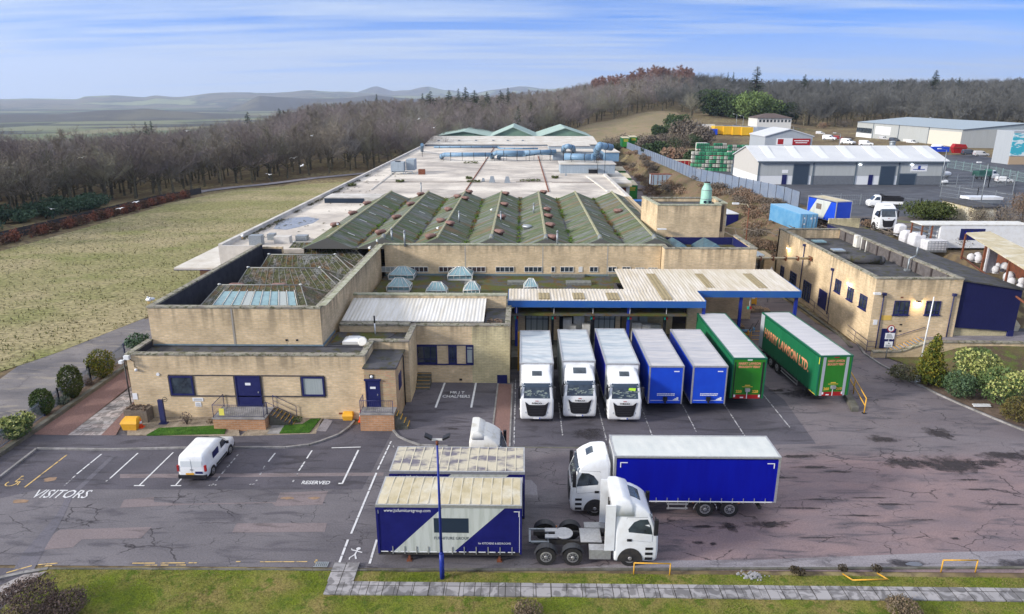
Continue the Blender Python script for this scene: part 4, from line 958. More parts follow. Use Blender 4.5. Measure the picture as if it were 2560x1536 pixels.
p = at(908, 872, 4.64); dish = thing('satellite_dish', 'small grey satellite dish on the flat roof beside the white roof hatch', 'satellite dish', (p.x, p.y, 4.62))
b = MB(); b.cyl((0, 0, 0), (0, 0, .5), .025, n=5); b.build('pole', galv, dish); b = MB(); b.cyl((0, -.05, .6), (0, -.12, .64), .38, .30, n=14); b.build('reflector', vdirty, dish)
# wall fittings on the front
x_, z_ = atY(342, 924, FY); b = MB(); b.ball((x_, FY-.1, z_), .12, 8, 5); o = b.build('camera_dome', vwhite, OF)
x_, z_ = atY(395, 936, FY); b = MB(); b.cyl((x_, FY, z_), (x_, FY-.05, z_), .13, n=10); b.build('alarm_disc', vwhite, OF)
x_, z_ = atY(320, 893, FY); b = MB(); b.box(x_-.18, x_+.2, FY-.3, FY-.01, z_-.12, z_+.18); b.box(x_-.42, x_-.18, FY-.6, FY-.3, z_-.32, z_-.1); b.cyl((x_, FY-.15, z_), (x_-.3, FY-.45, z_-.2), .05, n=5); b.build('camera_bracket', vwhite, OF)
b = MB(); a = [atY(*q, FY-.03) for q in ((325, 898), (330, 903), (335, 903), (336, 918), (344, 920))]; b.tube([Vector((q[0], FY-.03, q[1])) for q in a], .02, 4); b.build('cable', black, OF)
for (px, py, w_, h_) in ((495, 999, .8, .28), (496, 1011, .45, .35), (338, 991, .35, .5)):
 x_, z_ = atY(px, py, FY); o = B('sign', wpaint, OF, (x_-w_/2, x_+w_/2, FY-.03, FY-.002, z_-h_/2, z_+h_/2))
 b = MB(); [b.box(x_-w_*.38, x_+w_*.38, FY-.034, FY-.03, z_-h_*.22+k*h_*.3, z_-h_*.12+k*h_*.3) for k in range(2)];
 if w_ > .4: b.build('print', dgrey, o)
for px, py in ((547, 1032), (708, 1034), (852, 1034)): x_, z_ = atY(px, py, FY); B('air_brick', rust, OF, (x_-.14, x_+.14, FY-.02, FY-.002, z_-.07, z_+.07))
b = MB(); b.cyl((-29.3, FY+.1, 0), (-29.3, FY+.1, 4.6), .05, n=6); b.build('drainpipe', black, OF)
# ---- left annex with pale roof on orange brick
AN = thing('annex', 'low orange brick annex with pale overhanging flat roof beside the meadow', 'building', (-36, 80, 0), local=False)
B('wall', brickO, AN, (-37.4, -31.2, 77.2, 90, 0, 4.2)); b = MB(); b.box(-39.7, -30.9, 75.9, 90.4, 4.28, 4.5); b.build('roof', whiteroof, AN); B('fascia', navy, AN, (-39.74, -30.86, 75.86, 90.44, 4.2, 4.279))
# ---- main sawtooth hall and long flat roofed works
HL = thing('factory_hall', 'long factory hall with ridged mossy cement roofs in front of a pale flat roof', 'building', (-8, 73.4, 0), local=False)
HY = 73.4
B('wall', brick, HL, (-15.0, 15.05, HY, HY+.35, 4.0, 7.74)); B('coping', copingL, HL, (-15.1, 15.1, HY-.07, HY+.42, 7.74, 7.88))
for px in (1163, 1357, 1519): x_ = atY(px, 640, HY)[0]; B('movement_joint', mat('joint_grey', (.36, .34, .30), .8), HL, (x_-.05, x_+.05, HY-.012, HY-.002, 4.4, 7.72))
B('flashing', mat('zinc_flashing', (.14, .20, .22), .6), HL, (-15.0, 15.0, HY-.03, HY-.002, 4.34, 4.56))
for (a, c, n_, gm_) in ((165, 305, 4, glassL), (388, 527, 4, glassR), (610, 748, 4, glassR), (832, 970, 4, glassR), (1048, 1190, 4, glassD), (1270, 1408, 4, glassD), (1478, 1507, 1, glassD), (1548, 1650, 3, glassD), (1775, 1840, 2, glassD), (1917, 1983, 2, glassD), (2025, 2090, 2, glassD)):
 r = rY(900+a/3.0925, 667, 900+c/3.0925, 680.5, HY); opening(HL, 'window', r, HY, wframe, gm_, nx=n_, fw=.05)
for (a, c) in ((2130, 2197), (2228, 2300)):
 r = rY(900+a/3.0925, 669, 900+c/3.0925, 672, HY); opening(HL, 'window', r, HY, wframe, glassD, nx=3, fw=.03)
r = rY(900+1690/3.0925, 667, 900+1720/3.0925, 680.5, HY); B('door', wframe, HL, (r[0], r[1], HY-.05, HY-.001, r[2], r[3]))
ZV, ZR = 7.2, 8.42
xr = [at(px, 479, ZR).x for px in (978, 1071, 1163, 1254, 1346, 1437)]; sp_ = (xr[-1]-xr[0])/5; xr.append(xr[-1]+sp_); YB = at(1254, 479, ZR).y
YF = HY+.45
sawM = cement
hs = sp_/2
for k, x in enumerate(xr):
 y0 = YF; yb = YB if k < 6 else YB
 if k == 6: y0 = HY+.6
 for sgn in (-1, 1):
  b = MB(); n = 44; xe = x+sgn*hs*(1.0)
  if k == 6 and sgn == 1: xe = x+2.1
  for j in range(n):
   ya, yb_ = lerp(y0, yb, j/n), lerp(y0, yb, (j+.5)/n); yc_ = lerp(y0, yb, (j+1)/n); z_e = ZV if not (k == 6 and sgn == 1) else ZV+.3
   for (p, q, u, v) in ((ya, yb_, 0, .035), (yb_, yc_, .035, 0)):
    P = [(x, p, ZR+u), (xe, p, z_e+u), (xe, q, z_e+v), (x, q, ZR+v)]
    b.poly(P if sgn > 0 and False else P[::sgn])
  b.build('roof_slope', sawM, HL)
 b = MB(); b.ext([(x-.16, ZR), (x+.16, ZR), (x+.10, ZR+.13), (x-.10, ZR+.13)], y0, yb+.1, 'y'); b.build('ridge', ridgeM, HL)
 gb = mat('gable_board%d' % k, (.10, .10, .095), .9)
 for y_ in (y0, yb): MB().poly([(x-hs, y_, ZV), (x+hs, y_, ZV), (x, y_, ZR)]).build('gable', gb, HL)
 if 2 < k or k == 1:
  b = MB(); b.cyl((x, y0+.05, ZR-.2), (x, y0+1.0, ZR+.12), .30, .22, n=8); b.build('ridge_cowl', mat('cowl_grey%d' % k, (.20, .22, .22), .6), HL)
 if k < 6:
  b = MB(); b.box(x+hs-.32, x+hs+.32, y0, yb, ZV-.1, ZV+.07); b.build('valley_gutter', felt, HL)
  b = MB()
  for i in range(170):
   y_ = R.uniform(y0, yb)
   if noise.noise((y_*.25, k*5.2, 0)) < -.12: continue
   for _ in range(7):
    xx, yy, s_ = x+hs+R.gauss(0, .18), y_+R.gauss(0, .3), R.uniform(.06, .17); zz_ = ZV+.08+R.uniform(0, .22); a = R.uniform(0, 6.28)
    b.poly([(xx-s_*math.cos(a), yy-s_*math.sin(a), zz_), (xx+s_*.5*math.sin(a), yy-s_*.5*math.cos(a), zz_+R.uniform(-.1, .1)), (xx+s_*math.cos(a), yy+s_*math.sin(a), zz_+R.uniform(-.1, .1))])
  b.build('gutter_weeds', mat('gutter_green%d' % k, (.09, .17, .015), .9, c2=(.16, .09, .03), scale=.35, lo=.48, hi=.58), HL, kind='stuff')
 # left slope skylight strips on the right-hand (visible) slopes
 m_ = 0
 for t in (.1, .3, .5, .68, .85):
  if R.random() < .25: continue
  y_ = lerp(y0, yb, t+R.uniform(-.04, .04)); b = MB(); f0, f1 = R.choice(((.35, .62), (.2, .5), (.3, .6)))
  b.poly([(x+hs*f0, y_, lerp(ZR, ZV, f0)+.07), (x+hs*f1, y_, lerp(ZR, ZV, f1)+.07), (x+hs*f1, y_+.24, lerp(ZR, ZV, f1)+.07), (x+hs*f0, y_+.24, lerp(ZR, ZV, f0)+.07)][::-1] if False else [(x+hs*f0, y_, lerp(ZR, ZV, f0)+.07), (x+hs*f1, y_, lerp(ZR, ZV, f1)+.07), (x+hs*f1, y_+.24, lerp(ZR, ZV, f1)+.07), (x+hs*f0, y_+.24, lerp(ZR, ZV, f0)+.07)]); b.build('rooflight', wframe, HL)
for px, py in ((838, 553), (882, 525), (918, 501), (952, 581), (992, 543), (1027, 510), (1052, 485), (1077, 593), (1102, 552), (1125, 563), (1121, 524), (1144, 492), (1163, 498), (1173, 481), (1248, 583), (1254, 544), (1261, 512), (1264, 485), (1380, 597), (1375, 565), (1371, 542), (1368, 525), (1359, 480), (1545, 525), (1318, 560)):
 p = at(px, py+5, 8.0); k = min(range(7), key=lambda i: abs(xr[i]-p.x)); t = min(1, abs(p.x-xr[k])/hs); ventilator(HL, p.x, p.y, lerp(ZR, ZV, t)-.05, .42, R.uniform(-1.0, -.5) if px > 1100 else R.uniform(.5, .9), m=ventB if px != 1318 else galv)
def pipe(root, px, py, h=1.3, r=.1, z=7.9, m=None):
 p = at(px, py, z); b = MB(); b.cyl((p.x, p.y, z-.3), (p.x, p.y, z+h), r, n=8); b.cyl((p.x, p.y, z+h), (p.x, p.y, z+h+.2), r*1.7, r*.3, n=8); return b.build('flue', m or galv, root)
for q in ((1148, 556), (1252, 558), (1334, 535), (1053, 478), (1393, 610), (980, 603), (1012, 610)): pipe(HL, *q)
# long flat roof
XL, XR, YE = -33.2, 17.4, 240
flat(HL, [(XL, 74.5), (xr[0]-hs+.1, 74.5), (xr[0]-hs+.1, YB+.2), (XR, YB+.2), (XR, YE), (XL, YE)], 7.0, membrane, th=.5)
B('parapet', parapetW, HL, (XL-.45, XL, 74.5, YE, 0, 7.55), (XL, -28.9, 74.3, 74.6, 4.5, 7.4))
B('parapet', parapetW, HL, (XR-.1, XR+.5, YB+.5, 150, 0, 7.35))
B('wall', brick, HL, (xr[6]+2.0, XR+.1, HY+6, YB+.3, 0, 7.6))
for px0, py0, px1, py1 in ((1165, 476, 1238, 366), (1372, 480, 1345, 390), (925, 476, 1000, 420), (1467, 441, 1521, 480)):
 a, c = at(px0, py0, 7.03), at(px1, py1, 7.03); b = MB(); w_ = .28 if px0 not in (1165, 1372) else .13
 b.hexa([(a.x-w_, a.y, 7.0), (a.x+w_, a.y, 7.0), (c.x+w_, c.y, 7.0), (c.x-w_, c.y, 7.0), (a.x-w_*.7, a.y, 7.14), (a.x+w_*.7, a.y, 7.14), (c.x+w_*.7, c.y, 7.14), (c.x-w_*.7, c.y, 7.14)])
 b.build('roof_joint', rust if px0 in (1165, 1372) else whiteroof, HL)
for (px0, px1, py) in ((885, 1000, 455), (1000, 1170, 455), (1150, 1230, 455), (1290, 1380, 455), (1380, 1490, 456)):
 a, c = at(px0, py, 7.03), at(px1, py, 7.03); b = MB(); b.box(a.x, c.x, a.y-.25, a.y+.25, 7.0, 7.05); b.build('roof_joint', mat('joint_stain%d' % px0, (.15, .12, .10), .9), HL)
b = MB()
for (px0, px1, py) in ((990, 1010, 455), (1168, 1200, 455), (1300, 1350, 453), (1165, 1180, 447), (870, 890, 465), (1380, 1395, 445), (1160, 1195, 408)):
 for _ in range(160):
  p = at(R.uniform(px0, px1), py+R.gauss(0, 1.0), 7.04); s_ = R.uniform(.1, .3); a = R.uniform(0, 6.28); z_ = 7.05+R.uniform(0, .3)
  b.poly([(p.x-s_*math.cos(a), p.y-s_*math.sin(a), z_), (p.x+s_*math.sin(a), p.y-s_*math.cos(a), z_+.1), (p.x+s_*math.cos(a), p.y+s_*math.sin(a), z_)])
b.build('roof_weeds', mat('roof_moss_green', (.07, .085, .02), .9), HL, kind='stuff')
for i, (px, py, s_) in enumerate(((1208, 455, .6), (1230, 457, 1.0), (1268, 458, 1.0), (1415, 440, .4))):
 p = at(px, py, 7.0); b = MB(); b.hexa([(p.x-s_*.6, p.y, 7), (p.x+s_*.6, p.y, 7), (p.x+s_*.6, p.y+s_, 7), (p.x-s_*.6, p.y+s_, 7), (p.x-s_*.3, p.y+s_*.3, 7+s_*1.2), (p.x+s_*.3, p.y+s_*.3, 7+s_*1.2), (p.x+s_*.3, p.y+s_*.7, 7+s_*1.2), (p.x-s_*.3, p.y+s_*.7, 7+s_*1.2)]); b.build('roof_vent', galv, HL)
p = at(1054, 437, 7.0); B('roof_vent', rust, HL, (p.x-.7, p.x+.7, p.y, p.y+1, 7, 8.1))
p = at(735, 558, 7.0); wsheet('roof_puddle', mat('roof_water', (.20, .21, .22), .15, c2=(.30, .29, .28), scale=1.), [(p.x+2.6*math.cos(a*.7)*(1+.3*math.sin(a*2.1)), p.y+5*math.sin(a*.7)) for a in range(9)], 7.012)
b = MB()
for _ in range(900):
 y = R.uniform(76, 150); x = XL+abs(R.gauss(0, .35)) if R.random() < .8 else R.uniform(XL, -25);
 if noise.noise((y*.15, 3, 0)) < -.05: continue
 s_ = R.uniform(.1, .35); a = R.uniform(0, 6.28); z_ = 7.03+R.uniform(0, .12); b.poly([(x-s_*math.cos(a), y-s_*math.sin(a)*2, z_), (x+s_*math.sin(a), y-s_*math.cos(a), z_+.04), (x+s_*math.cos(a), y+s_*math.sin(a)*2, z_)])
b.build('roof_weeds', mat('edge_moss', (.10, .10, .035), .9, c2=(.06, .055, .04), scale=.6), HL, kind='stuff')
for x, y, w_, h_ in ((-31, 76.5, 1.4, 1.1), (-28.5, 77.5, 1.8, .8), (-26.5, 79, 1.3, .6), (-30, 79.5, .8, .7)): B('roof_box', galv if w_ < 1.5 else parapetW, HL, (x, x+w_, y, y+1, 7.0, 7+h_))
# low step on the left strip
p, q = at(812, 508, 7.), at(905, 512, 7.); B('roof_step', parapetW, HL, (p.x, q.x+2.5, p.y, p.y+4.5, 7.0, 7.9)); B('roof_step_edge', dgrey, HL, (p.x-.02, q.x, p.y-.06, p.y-.005, 7.02, 7.75))
# plant rooms
def clad(root, px0, px1, py0, py1, z, dep_, m=steelB, rm=whiteroof, name='plant_room', over=.2):
 p, q = at(px0, py1, z), at(px1, py1, z); y = (p.y+q.y)/2; zt = atY((px0+px1)/2, py0, y)[1]
 o = B(name, m, root, (p.x, q.x, y, y+dep_, z, zt)); B('roof', rm, o, (p.x-over, q.x+over, y-over, y+dep_+over, zt, zt+.2)); return p.x, q.x, y, zt
clad(HL, 1401, 1537, 412, 434, 7.0, 7); clad(HL, 1383, 1485, 380, 401, 7.0, 8); clad(HL, 1372, 1474, 366, 375, 7.0, 10); clad(HL, 1512, 1547, 382, 404, 7.0, 14, m=duct)
p = at(1483, 426, 8); p.x, z_ = atY(1483, 424, at(1483, 434, 7).y); yv = at(1483, 434, 7).y; B('louvre', black, HL, (p.x-1., p.x+1., yv-.08, yv-.001, z_-.9, z_+.0)); B('louvre_hood', galv, HL, (p.x-1.1, p.x+1.1, yv-.7, yv, z_+.05, z_+.3))
# ducts lie on the roof: things of their own
def ductrun(label, pts, r=.5):
 P = []
 for px, py, z in pts: P.append(at(px, py, z))
 o = thing('air_duct', label, 'duct', (P[0].x, P[0].y, 7.0), local=False, group='blue extraction ducts on the flat roof')
 b = MB()
 for a, c in zip(P, P[1:]): b.cyl(a, c, r, n=10)
 for q in P[1:-1]: b.ball(q, r*1.02, 10, 6)
 b.build('pipe', duct, o); b = MB()
 for a, c in zip(P, P[1:]):
  L_ = (c-a).length
  for i in range(int(L_/4)+1): q = a.lerp(c, (i+.5)/(int(L_/4)+1)); b.cyl(q-(c-a).normalized()*.06, q+(c-a).normalized()*.06, r*1.08, n=10); b.cyl((q.x, q.y, 7), (q.x, q.y, max(7.05, q.z-r)), .06, n=4)
 b.build('band', black, o)
ductrun('long blue duct running left along the flat roof from its bend near the joint', [(1104, 396, 7.), (1104, 390, 8.2), (1112, 387, 8.6), (1228, 387, 8.6)], .55)
ductrun('upper of the two blue ducts joining the plant room from the left', [(1230, 396, 7), (1230, 388, 8.4), (1242, 382, 9.2), (1310, 382, 9.2), (1390, 379, 9.4)], .55)
ductrun('lower of the two blue ducts joining the plant room from the left', [(1247, 396, 7), (1247, 391, 8.0), (1254, 388, 8.4), (1305, 388, 8.4), (1345, 383, 8.8), (1385, 384, 8.8)], .5)
ductrun('fat blue duct with a tall bend above the grey plant rooms', [(1412, 392, 10.2), (1480, 394, 10.2), (1492, 388, 10.6), (1492, 376, 12), (1500, 364, 13.2), (1528, 369, 12.6)], .75)
ductrun('short blue duct hoop behind the plant room roof', [(1408, 377, 9.5), (1410, 369, 11), (1420, 366, 11.4), (1432, 369, 11), (1434, 377, 9.5)], .6)
ductrun('thin blue pipe along the back edge of the flat roof', [(1085, 368, 7.3), (1245, 368, 7.3), (1250, 372, 7.2), (1345, 372, 7.2)], .3)
ductrun('thin upright blue duct beside the roof edge at the far left corner', [(1055, 378, 7), (1055, 362, 10.5)], .45)
b = None
o = thing('air_handling_unit', 'pale blue twin rooftop air handler on the flat roof left of the brown cowl', 'air handler', tuple(at(1003, 437, 7.0)))
b = MB(); b.box(-2.2, .6, 0, 2.5, .7, 2.6); b.box(.8, 2.6, 2, 5.5, .7, 3.0); b.build('casing', steelB, o); b = MB()
for x in (-2.1, .4, .9, 2.4): b.box(x, x+.12, .1, .25, 0, .7)
b.box(-2.1, 2.4, .3, .5, .5, .7); b.build('frame', galv, o); b = MB(); b.cyl((-.8, 1.2, 2.6), (-.8, 1.2, 2.75), .6, n=12); b.build('fan', dgrey, o)
# white low building and green sheds at the far end
WB = thing('low_white_building', 'long low building with a white sloping roof behind the flat roof ducts', 'building', (-4, 242, 0), local=False)
b = MB(); b.ext([(240.2, 0), (262, 0), (262, 8.9), (240.2, 7.5)], -32.6, 25.2, 'x'); b.build('wall', steelB, WB); b = MB(); b.hexa([(-33.2, 239.9, 7.45), (25.8, 239.9, 7.45), (25.8, 262, 8.95), (-33.2, 262, 8.95), (-33.2, 239.9, 7.62), (25.8, 239.9, 7.62), (25.8, 262, 9.12), (-33.2, 262, 9.12)]); b.build('roof', whiteroof, WB)
b = MB()
for px in (1093, 1145, 1188, 1232, 1269, 1307): x_, y_ = at(px, 353, 8.4).x, 250; b.box(x_-.4, x_+.4, 248, 249, 8.0, 8.55)
b.build('rooflight', galv, WB)
for nm, pk, zr, X0, X1, lab in ((0, 1165, 10.3, -33, -12.5, 'green gabled store shed, leftmost and lowest of the three'), (1, 1287, 12.2, -12.3, 5.2, 'green gabled store shed in the middle of the row of three'), (2, 1408, 11.9, 5.4, 26, 'green gabled store shed, rightmost of the three')):
 o = thing('store_shed', lab, 'shed', ((X0+X1)/2, 264, 0), local=False, group='green gabled sheds'); xm = (X0+X1)/2; y0 = 264 if nm else 272; ze = 8.6
 b = MB(); b.ext([(X0, 0), (X1, 0), (X1, ze), (xm, zr-.25), (X0, ze)], y0, y0+35, 'y'); b.build('wall', greenF, o)
 b = MB()
 for s_, xe in ((-1, X0-.5), (1, X1+.5)):
  b.hexa([(xm, y0-.8, zr-.1), (xe, y0-.8, ze-.25), (xe, y0+36, ze-.25), (xm, y0+36, zr-.1), (xm, y0-.8, zr+.12), (xe, y0-.8, ze-.03), (xe, y0+36, ze-.03), (xm, y0+36, zr+.12)][::1])
 b.build('roof', greenR, o)
# ---- right skylight block and tall boiler house
RB = thing('rooflight_block', 'buff brick flat block with a sunken roof holding two blue glazed hips', 'building', (20, 72, 0), local=False)
parapet(RB, [(15.12, 79.3), (15.12, 71.9), (24.85, 71.9), (24.85, 79.3)], 0, 7.86); flat(RB, [(15.5, 72.3), (24.5, 72.3), (24.5, 79.3), (15.5, 79.3)], 6.7, moss)
B('wall', navy, RB, (24.44, 24.5, 72.4, 79.2, 6.7, 7.6), (15.6, 24.4, 79.1, 79.2, 6.7, 7.55))
for px0, px1, pa in ((1650, 1712, 1672), (1728, 1792, 1752)):
 x0, x1, xa = at(px0, 605, 7.2).x, at(px1, 605, 7.2).x, at(pa, 582, 8).x; b = MB(); y0, y1 = 73.0, 78.2; A_ = (x0+1.1, 77.2, 7.95); C_ = (x1-1.1, 74.4, 7.75)
 b.poly([(x0, y0, 6.9), (x1, y0, 6.9), C_, A_]); b.poly([(x1, y0, 6.9), (x1, y1, 6.9), A_, C_]); b.poly([(x1, y1, 6.9), (x0, y1, 6.9), A_]); b.poly([(x0, y1, 6.9), (x0, y0, 6.9), A_])
 b.box(x0, x1, y0, y1, 6.7, 6.9); o = b.build('glazed_roof', mat('teal_glass%d' % px0, (.06, .13, .17), .3, c2=(.04, .08, .11), scale=2.), RB)
 b = MB()
 for i in range(5): t0 = .3+i*.13; b.poly([(lerp(x0, x1, t0), y0+.1, 6.99), (lerp(x0, x1, t0+.06), y0+.1, 6.99), (lerp(A_[0], C_[0], t0+.06), 75.4, 7.72), (lerp(A_[0], C_[0], t0), 75.4, 7.72)])
 b.build('glazing_bars', vdirty, o)
TB = thing('boiler_house', 'tall buff brick boiler house rising behind the two glazed hips', 'building', (19, 80, 0), local=False)
parapet(TB, [(14.9, 86.4), (15.6, 79.6), (22.9, 79.6), (22.9, 80.9), (23.9, 80.9), (23.9, 86.4)], 4, 11.3, cm=copingL); parapet(TB, [(23.9, 86.4), (14.9, 86.4)], 4, 11.2)
flat(TB, [(15.8, 79.95), (22.6, 79.95), (22.6, 81.2), (23.6, 81.2), (23.6, 86.1), (15.3, 86.1)], 10.7, felt)
B('recess', mat('shaded_recess_brick', (.13, .105, .08), .9, c2=(.09, .07, .06), scale=3.), TB, (22.92, 23.6, 80.86, 80.895, 7.9, 11.1))  # dark sheet on the set-back face, recess shade put into the brick colour
x_, z_ = atY(1625, 565, 79.5); b = MB(); b.cyl((16.2, 79.58, 8.5), (16.2, 79.0, 8.55), .04, n=5); o = b.build('lamp_bracket', vwhite, TB); b = MB(); b.box(15.6, 16.6, 78.7, 79.1, 8.5, 8.62); b.build('lamp', vwhite, o)
p = Vector((21.7, 82, 10.7)); ct = thing('cooling_tower', 'mint green fibreglass cooling tower standing on the boiler house roof', 'cooling tower', tuple(p)); b = MB(); rs = []
for r, z in ((1.05, 0), (1.1, .4), (1.0, 1.0), (.98, 1.9), (.92, 2.1), (.6, 2.5), (.55, 2.62), (.66, 2.75)): rs.append([(r*math.cos(2*math.pi*k/16)*.62, r*math.sin(2*math.pi*k/16)*.62, z) for k in range(16)])
b.loft(rs, sm=True); b.build('shell', mint, ct)
b = MB(); b.box(-.42, -.12, -.72, -.6, .5, .75); b.box(.15, .45, -.72, -.58, .5, .75); b.build('louvre', dgrey, ct); b = MB(); b.cyl((0, 0, 2.7), (0, 0, 2.9), .35, n=10); b.build('fan', chassis, ct); b = MB(); b.cyl((0, 0, 1.95), (0, 0, 2.0), .64, n=16); b.cyl((0, 0, .9), (0, 0, .95), .68, n=16); b.build('band', galv, ct)
# lower mixed roofs right of the flat roof
LX = thing('lean_to_store', 'white fasciaed lean-to store with flat roof on the right edge of the long hall', 'building', (21, 130, 0), local=False)
a, c = at(1478, 457, 6.2), at(1580, 457, 6.2)
B('wall', vdirty, LX, (a.x+.5, c.x-.3, a.y+1, a.y+22, 0, 5.2)); B('roof', whiteroof, LX, (a.x-.6, c.x, a.y, a.y+24, 5.75, 6.2)); B('fascia', cream, LX, (a.x-.6, c.x, a.y-.1, a.y-.005, 5.4, 5.95))
for i in range(4): x = lerp(a.x+1, c.x-1, (i+.5)/4); B('door', wframe if i % 2 == 0 else rust, LX, (x-.8, x+.8, a.y+.93, a.y+.995, 3.2, 5.1))
LY = thing('side_store', 'low mossy roofed side store between the ridged roofs and the service lane', 'building', (22, 96, 0), local=False)
B('wall', brick, LY, (17.8, 26.3, 88, 122, 0, 4.6)); B('roof', moss, LY, (17.6, 26.6, 87.8, 122.3, 4.6, 4.9)); B('roof_edge', parapetW, LY, (26.35, 26.9, 87.8, 122.3, 4.62, 5.0));
B('plant', dgrey, LY, (19, 25.5, 112, 118, 4.9, 6.0)); B('duct', galv, LY, (18.2, 22.5, 92, 93.2, 4.9, 6.4)); B('duct', galv, LY, (18.2, 24.5, 101, 102, 4.9, 5.5))
# ---- loading canopy
CN = thing('loading_canopy', 'white corrugated loading canopy with a deep blue fascia over the docks', 'canopy', (8, 60, 0), local=False)
CZ = 5.6
ax0, ax1, ay0, ay1 = -1.22, 16.45, 59.5, 63.3; bx1, by0, by1 = 26.15, 62.75, 70.8; bx0 = at(1548, 700, CZ).x
corr(ax0, ax1, ay0, by0, CZ, CZ+.05).build('roof_sheet', cladcol, CN); corr(ax0, bx0, by0, ay1, CZ+.05, CZ+.06).build('roof_sheet', cladcol, CN); corr(bx0, bx1, by0+.001, by1, CZ+.055, CZ+.2).build('roof_sheet', cladcol, CN)
B('fascia', fascia, CN, (ax0-.05, ax1+.05, ay0-.1, ay0-.01, 5.02, CZ+.02), (ax1, ax1+.08, ay0, by0-.1, 5.02, CZ+.05), (ax1+.09, bx1+.08, by0-.11, by0-.01, 5.08, CZ+.1), (bx1, bx1+.08, by0, by1, 5.08, CZ+.15), (ax0-.06, ax0-.005, ay0, ay1, 5.02, CZ+.05))
def rl(px0, py0, px1, py1, px2, py2, px3, py3):
 P = [at(*q, CZ+.14) for q in ((px0, py0), (px1, py1), (px2, py2), (px3, py3))]; xa, xb = (P[0].x+P[3].x)/2, (P[1].x+P[2].x)/2; ya, yb = P[2].y, P[0].y
 b = corr(xa, xb, max(ya, ay0+.1), yb, CZ+.075+(.15*(ya-by0)/8 if ya > by0 else 0), CZ+.085+(.15*max(0, yb-by0)/8)); b.build('rooflight', rooflight, CN)
for q in ((1346, 731, 1374, 731, 1375, 746, 1347, 746), (1430, 731, 1459, 731, 1462, 746, 1433, 746), (1515, 731, 1545, 731, 1549, 747, 1519, 747), (1608, 686, 1629, 686, 1690, 747, 1665, 747), (1728, 686, 1748, 686, 1796, 719, 1775, 719), (1848, 686, 1870, 686, 1930, 720, 1905, 720)): rl(*q)
pm = MB()
for px, Y in ((1291, 59.9), (1571, 59.9), (1758, 59.9)): x_ = atY(px, 790, Y)[0]; B('post', blueP, CN, (x_-.13, x_+.13, Y-.12, Y+.12, 0, 5.05))
for x_ in (26.0, 20.8): B('post', blueP, CN, (x_-.13, x_+.13, 63.0, 63.25, 0, 5.1))
for px in (1382, 1482, 1664): x_ = atY(px, 790, 60.1)[0]; B('post', black, CN, (x_-.12, x_+.12, 60.2, 60.45, 0, 5.0))
for px in (1291, 1384, 1481, 1573, 1664, 1820):
 x_ = atY(px, 800, 59.75)[0] if px < 1700 else 21.6; y_ = 59.7 if px < 1700 else 63.0; b = MB(); b.cyl((x_+.02, y_, 4.0), (x_+.02, y_, 5.0), .03, n=4); o = b.build('signal_pole', wframe, CN)
 B('signal_green', mat('signal_green%d' % px, (.02, .35, .25), .5), o, (x_-.18, x_-.02, y_-.12, y_+.05, 3.85, 4.1)); B('signal_red', redP, o, (x_+.02, x_+.18, y_-.12, y_+.05, 3.85, 4.1))
# dock deck, rear wall with doors
DK = thing('loading_dock', 'raised loading dock under the blue canopy with steel framed doors in its back wall', 'loading dock', (8, 58, 0), local=False)
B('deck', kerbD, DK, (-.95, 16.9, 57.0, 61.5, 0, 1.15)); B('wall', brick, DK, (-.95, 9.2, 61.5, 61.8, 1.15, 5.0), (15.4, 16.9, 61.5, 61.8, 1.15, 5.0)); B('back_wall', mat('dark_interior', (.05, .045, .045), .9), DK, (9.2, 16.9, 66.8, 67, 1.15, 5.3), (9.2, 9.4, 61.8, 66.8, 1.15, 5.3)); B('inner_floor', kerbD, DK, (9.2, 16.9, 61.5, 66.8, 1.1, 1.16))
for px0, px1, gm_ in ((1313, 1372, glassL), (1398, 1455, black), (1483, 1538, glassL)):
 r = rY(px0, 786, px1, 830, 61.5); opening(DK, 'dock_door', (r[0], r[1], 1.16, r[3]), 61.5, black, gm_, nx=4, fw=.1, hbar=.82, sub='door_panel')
for px in (1334, 1427, 1510): x_, z_ = atY(px, 780, 61.4); b = MB(); b.box(x_-.35, x_+.35, 61.2, 61.45, z_-.06, z_+.1); o = b.build('lamp', black, DK); B('tube', lampC if px != 1510 else black, o, (x_-.2, x_+.2, 61.18, 61.2, z_-.04, z_+.06))
B('bumper_post', yrail, DK, (-.35, -.2, 56.6, 56.75, 0, 3.6))
boxM = mat('white_appliance_box', (.55, .55, .54), .7, c2=(.42, .40, .36), scale=3.)
K = 0
for (px, py, w_, h_, Y) in ((1418, 830, .8, 2.3, 60.6), (1433, 820, .5, 1.8, 60.2), (1447, 812, 1.0, 2.6, 61.0), (1465, 835, .7, 2.0, 60.0), (1474, 820, .5, 1.9, 60.8), (1583, 800, .8, 2.6, 62.5), (1592, 815, .9, 1.8, 61.2), (1609, 790, .8, 3.0, 62.8), (1617, 810, .8, 1.7, 61.0), (1628, 795, 1.1, 1.0, 62.3), (1604, 822, 1.0, 1.2, 60.6), (1640, 815, .9, 1.5, 61.5)):
 x_ = atY(px, py, Y)[0]; o = B('carton', boxM, None, (-w_/2, w_/2, 0, .7, 0, h_)); o.location = (x_, Y, 1.17); tag(o, 'tall white carton standing on the dock under the blue canopy', 'box', 'white cartons on the loading dock')
 o.rotation_euler.z = R.uniform(-.1, .1)
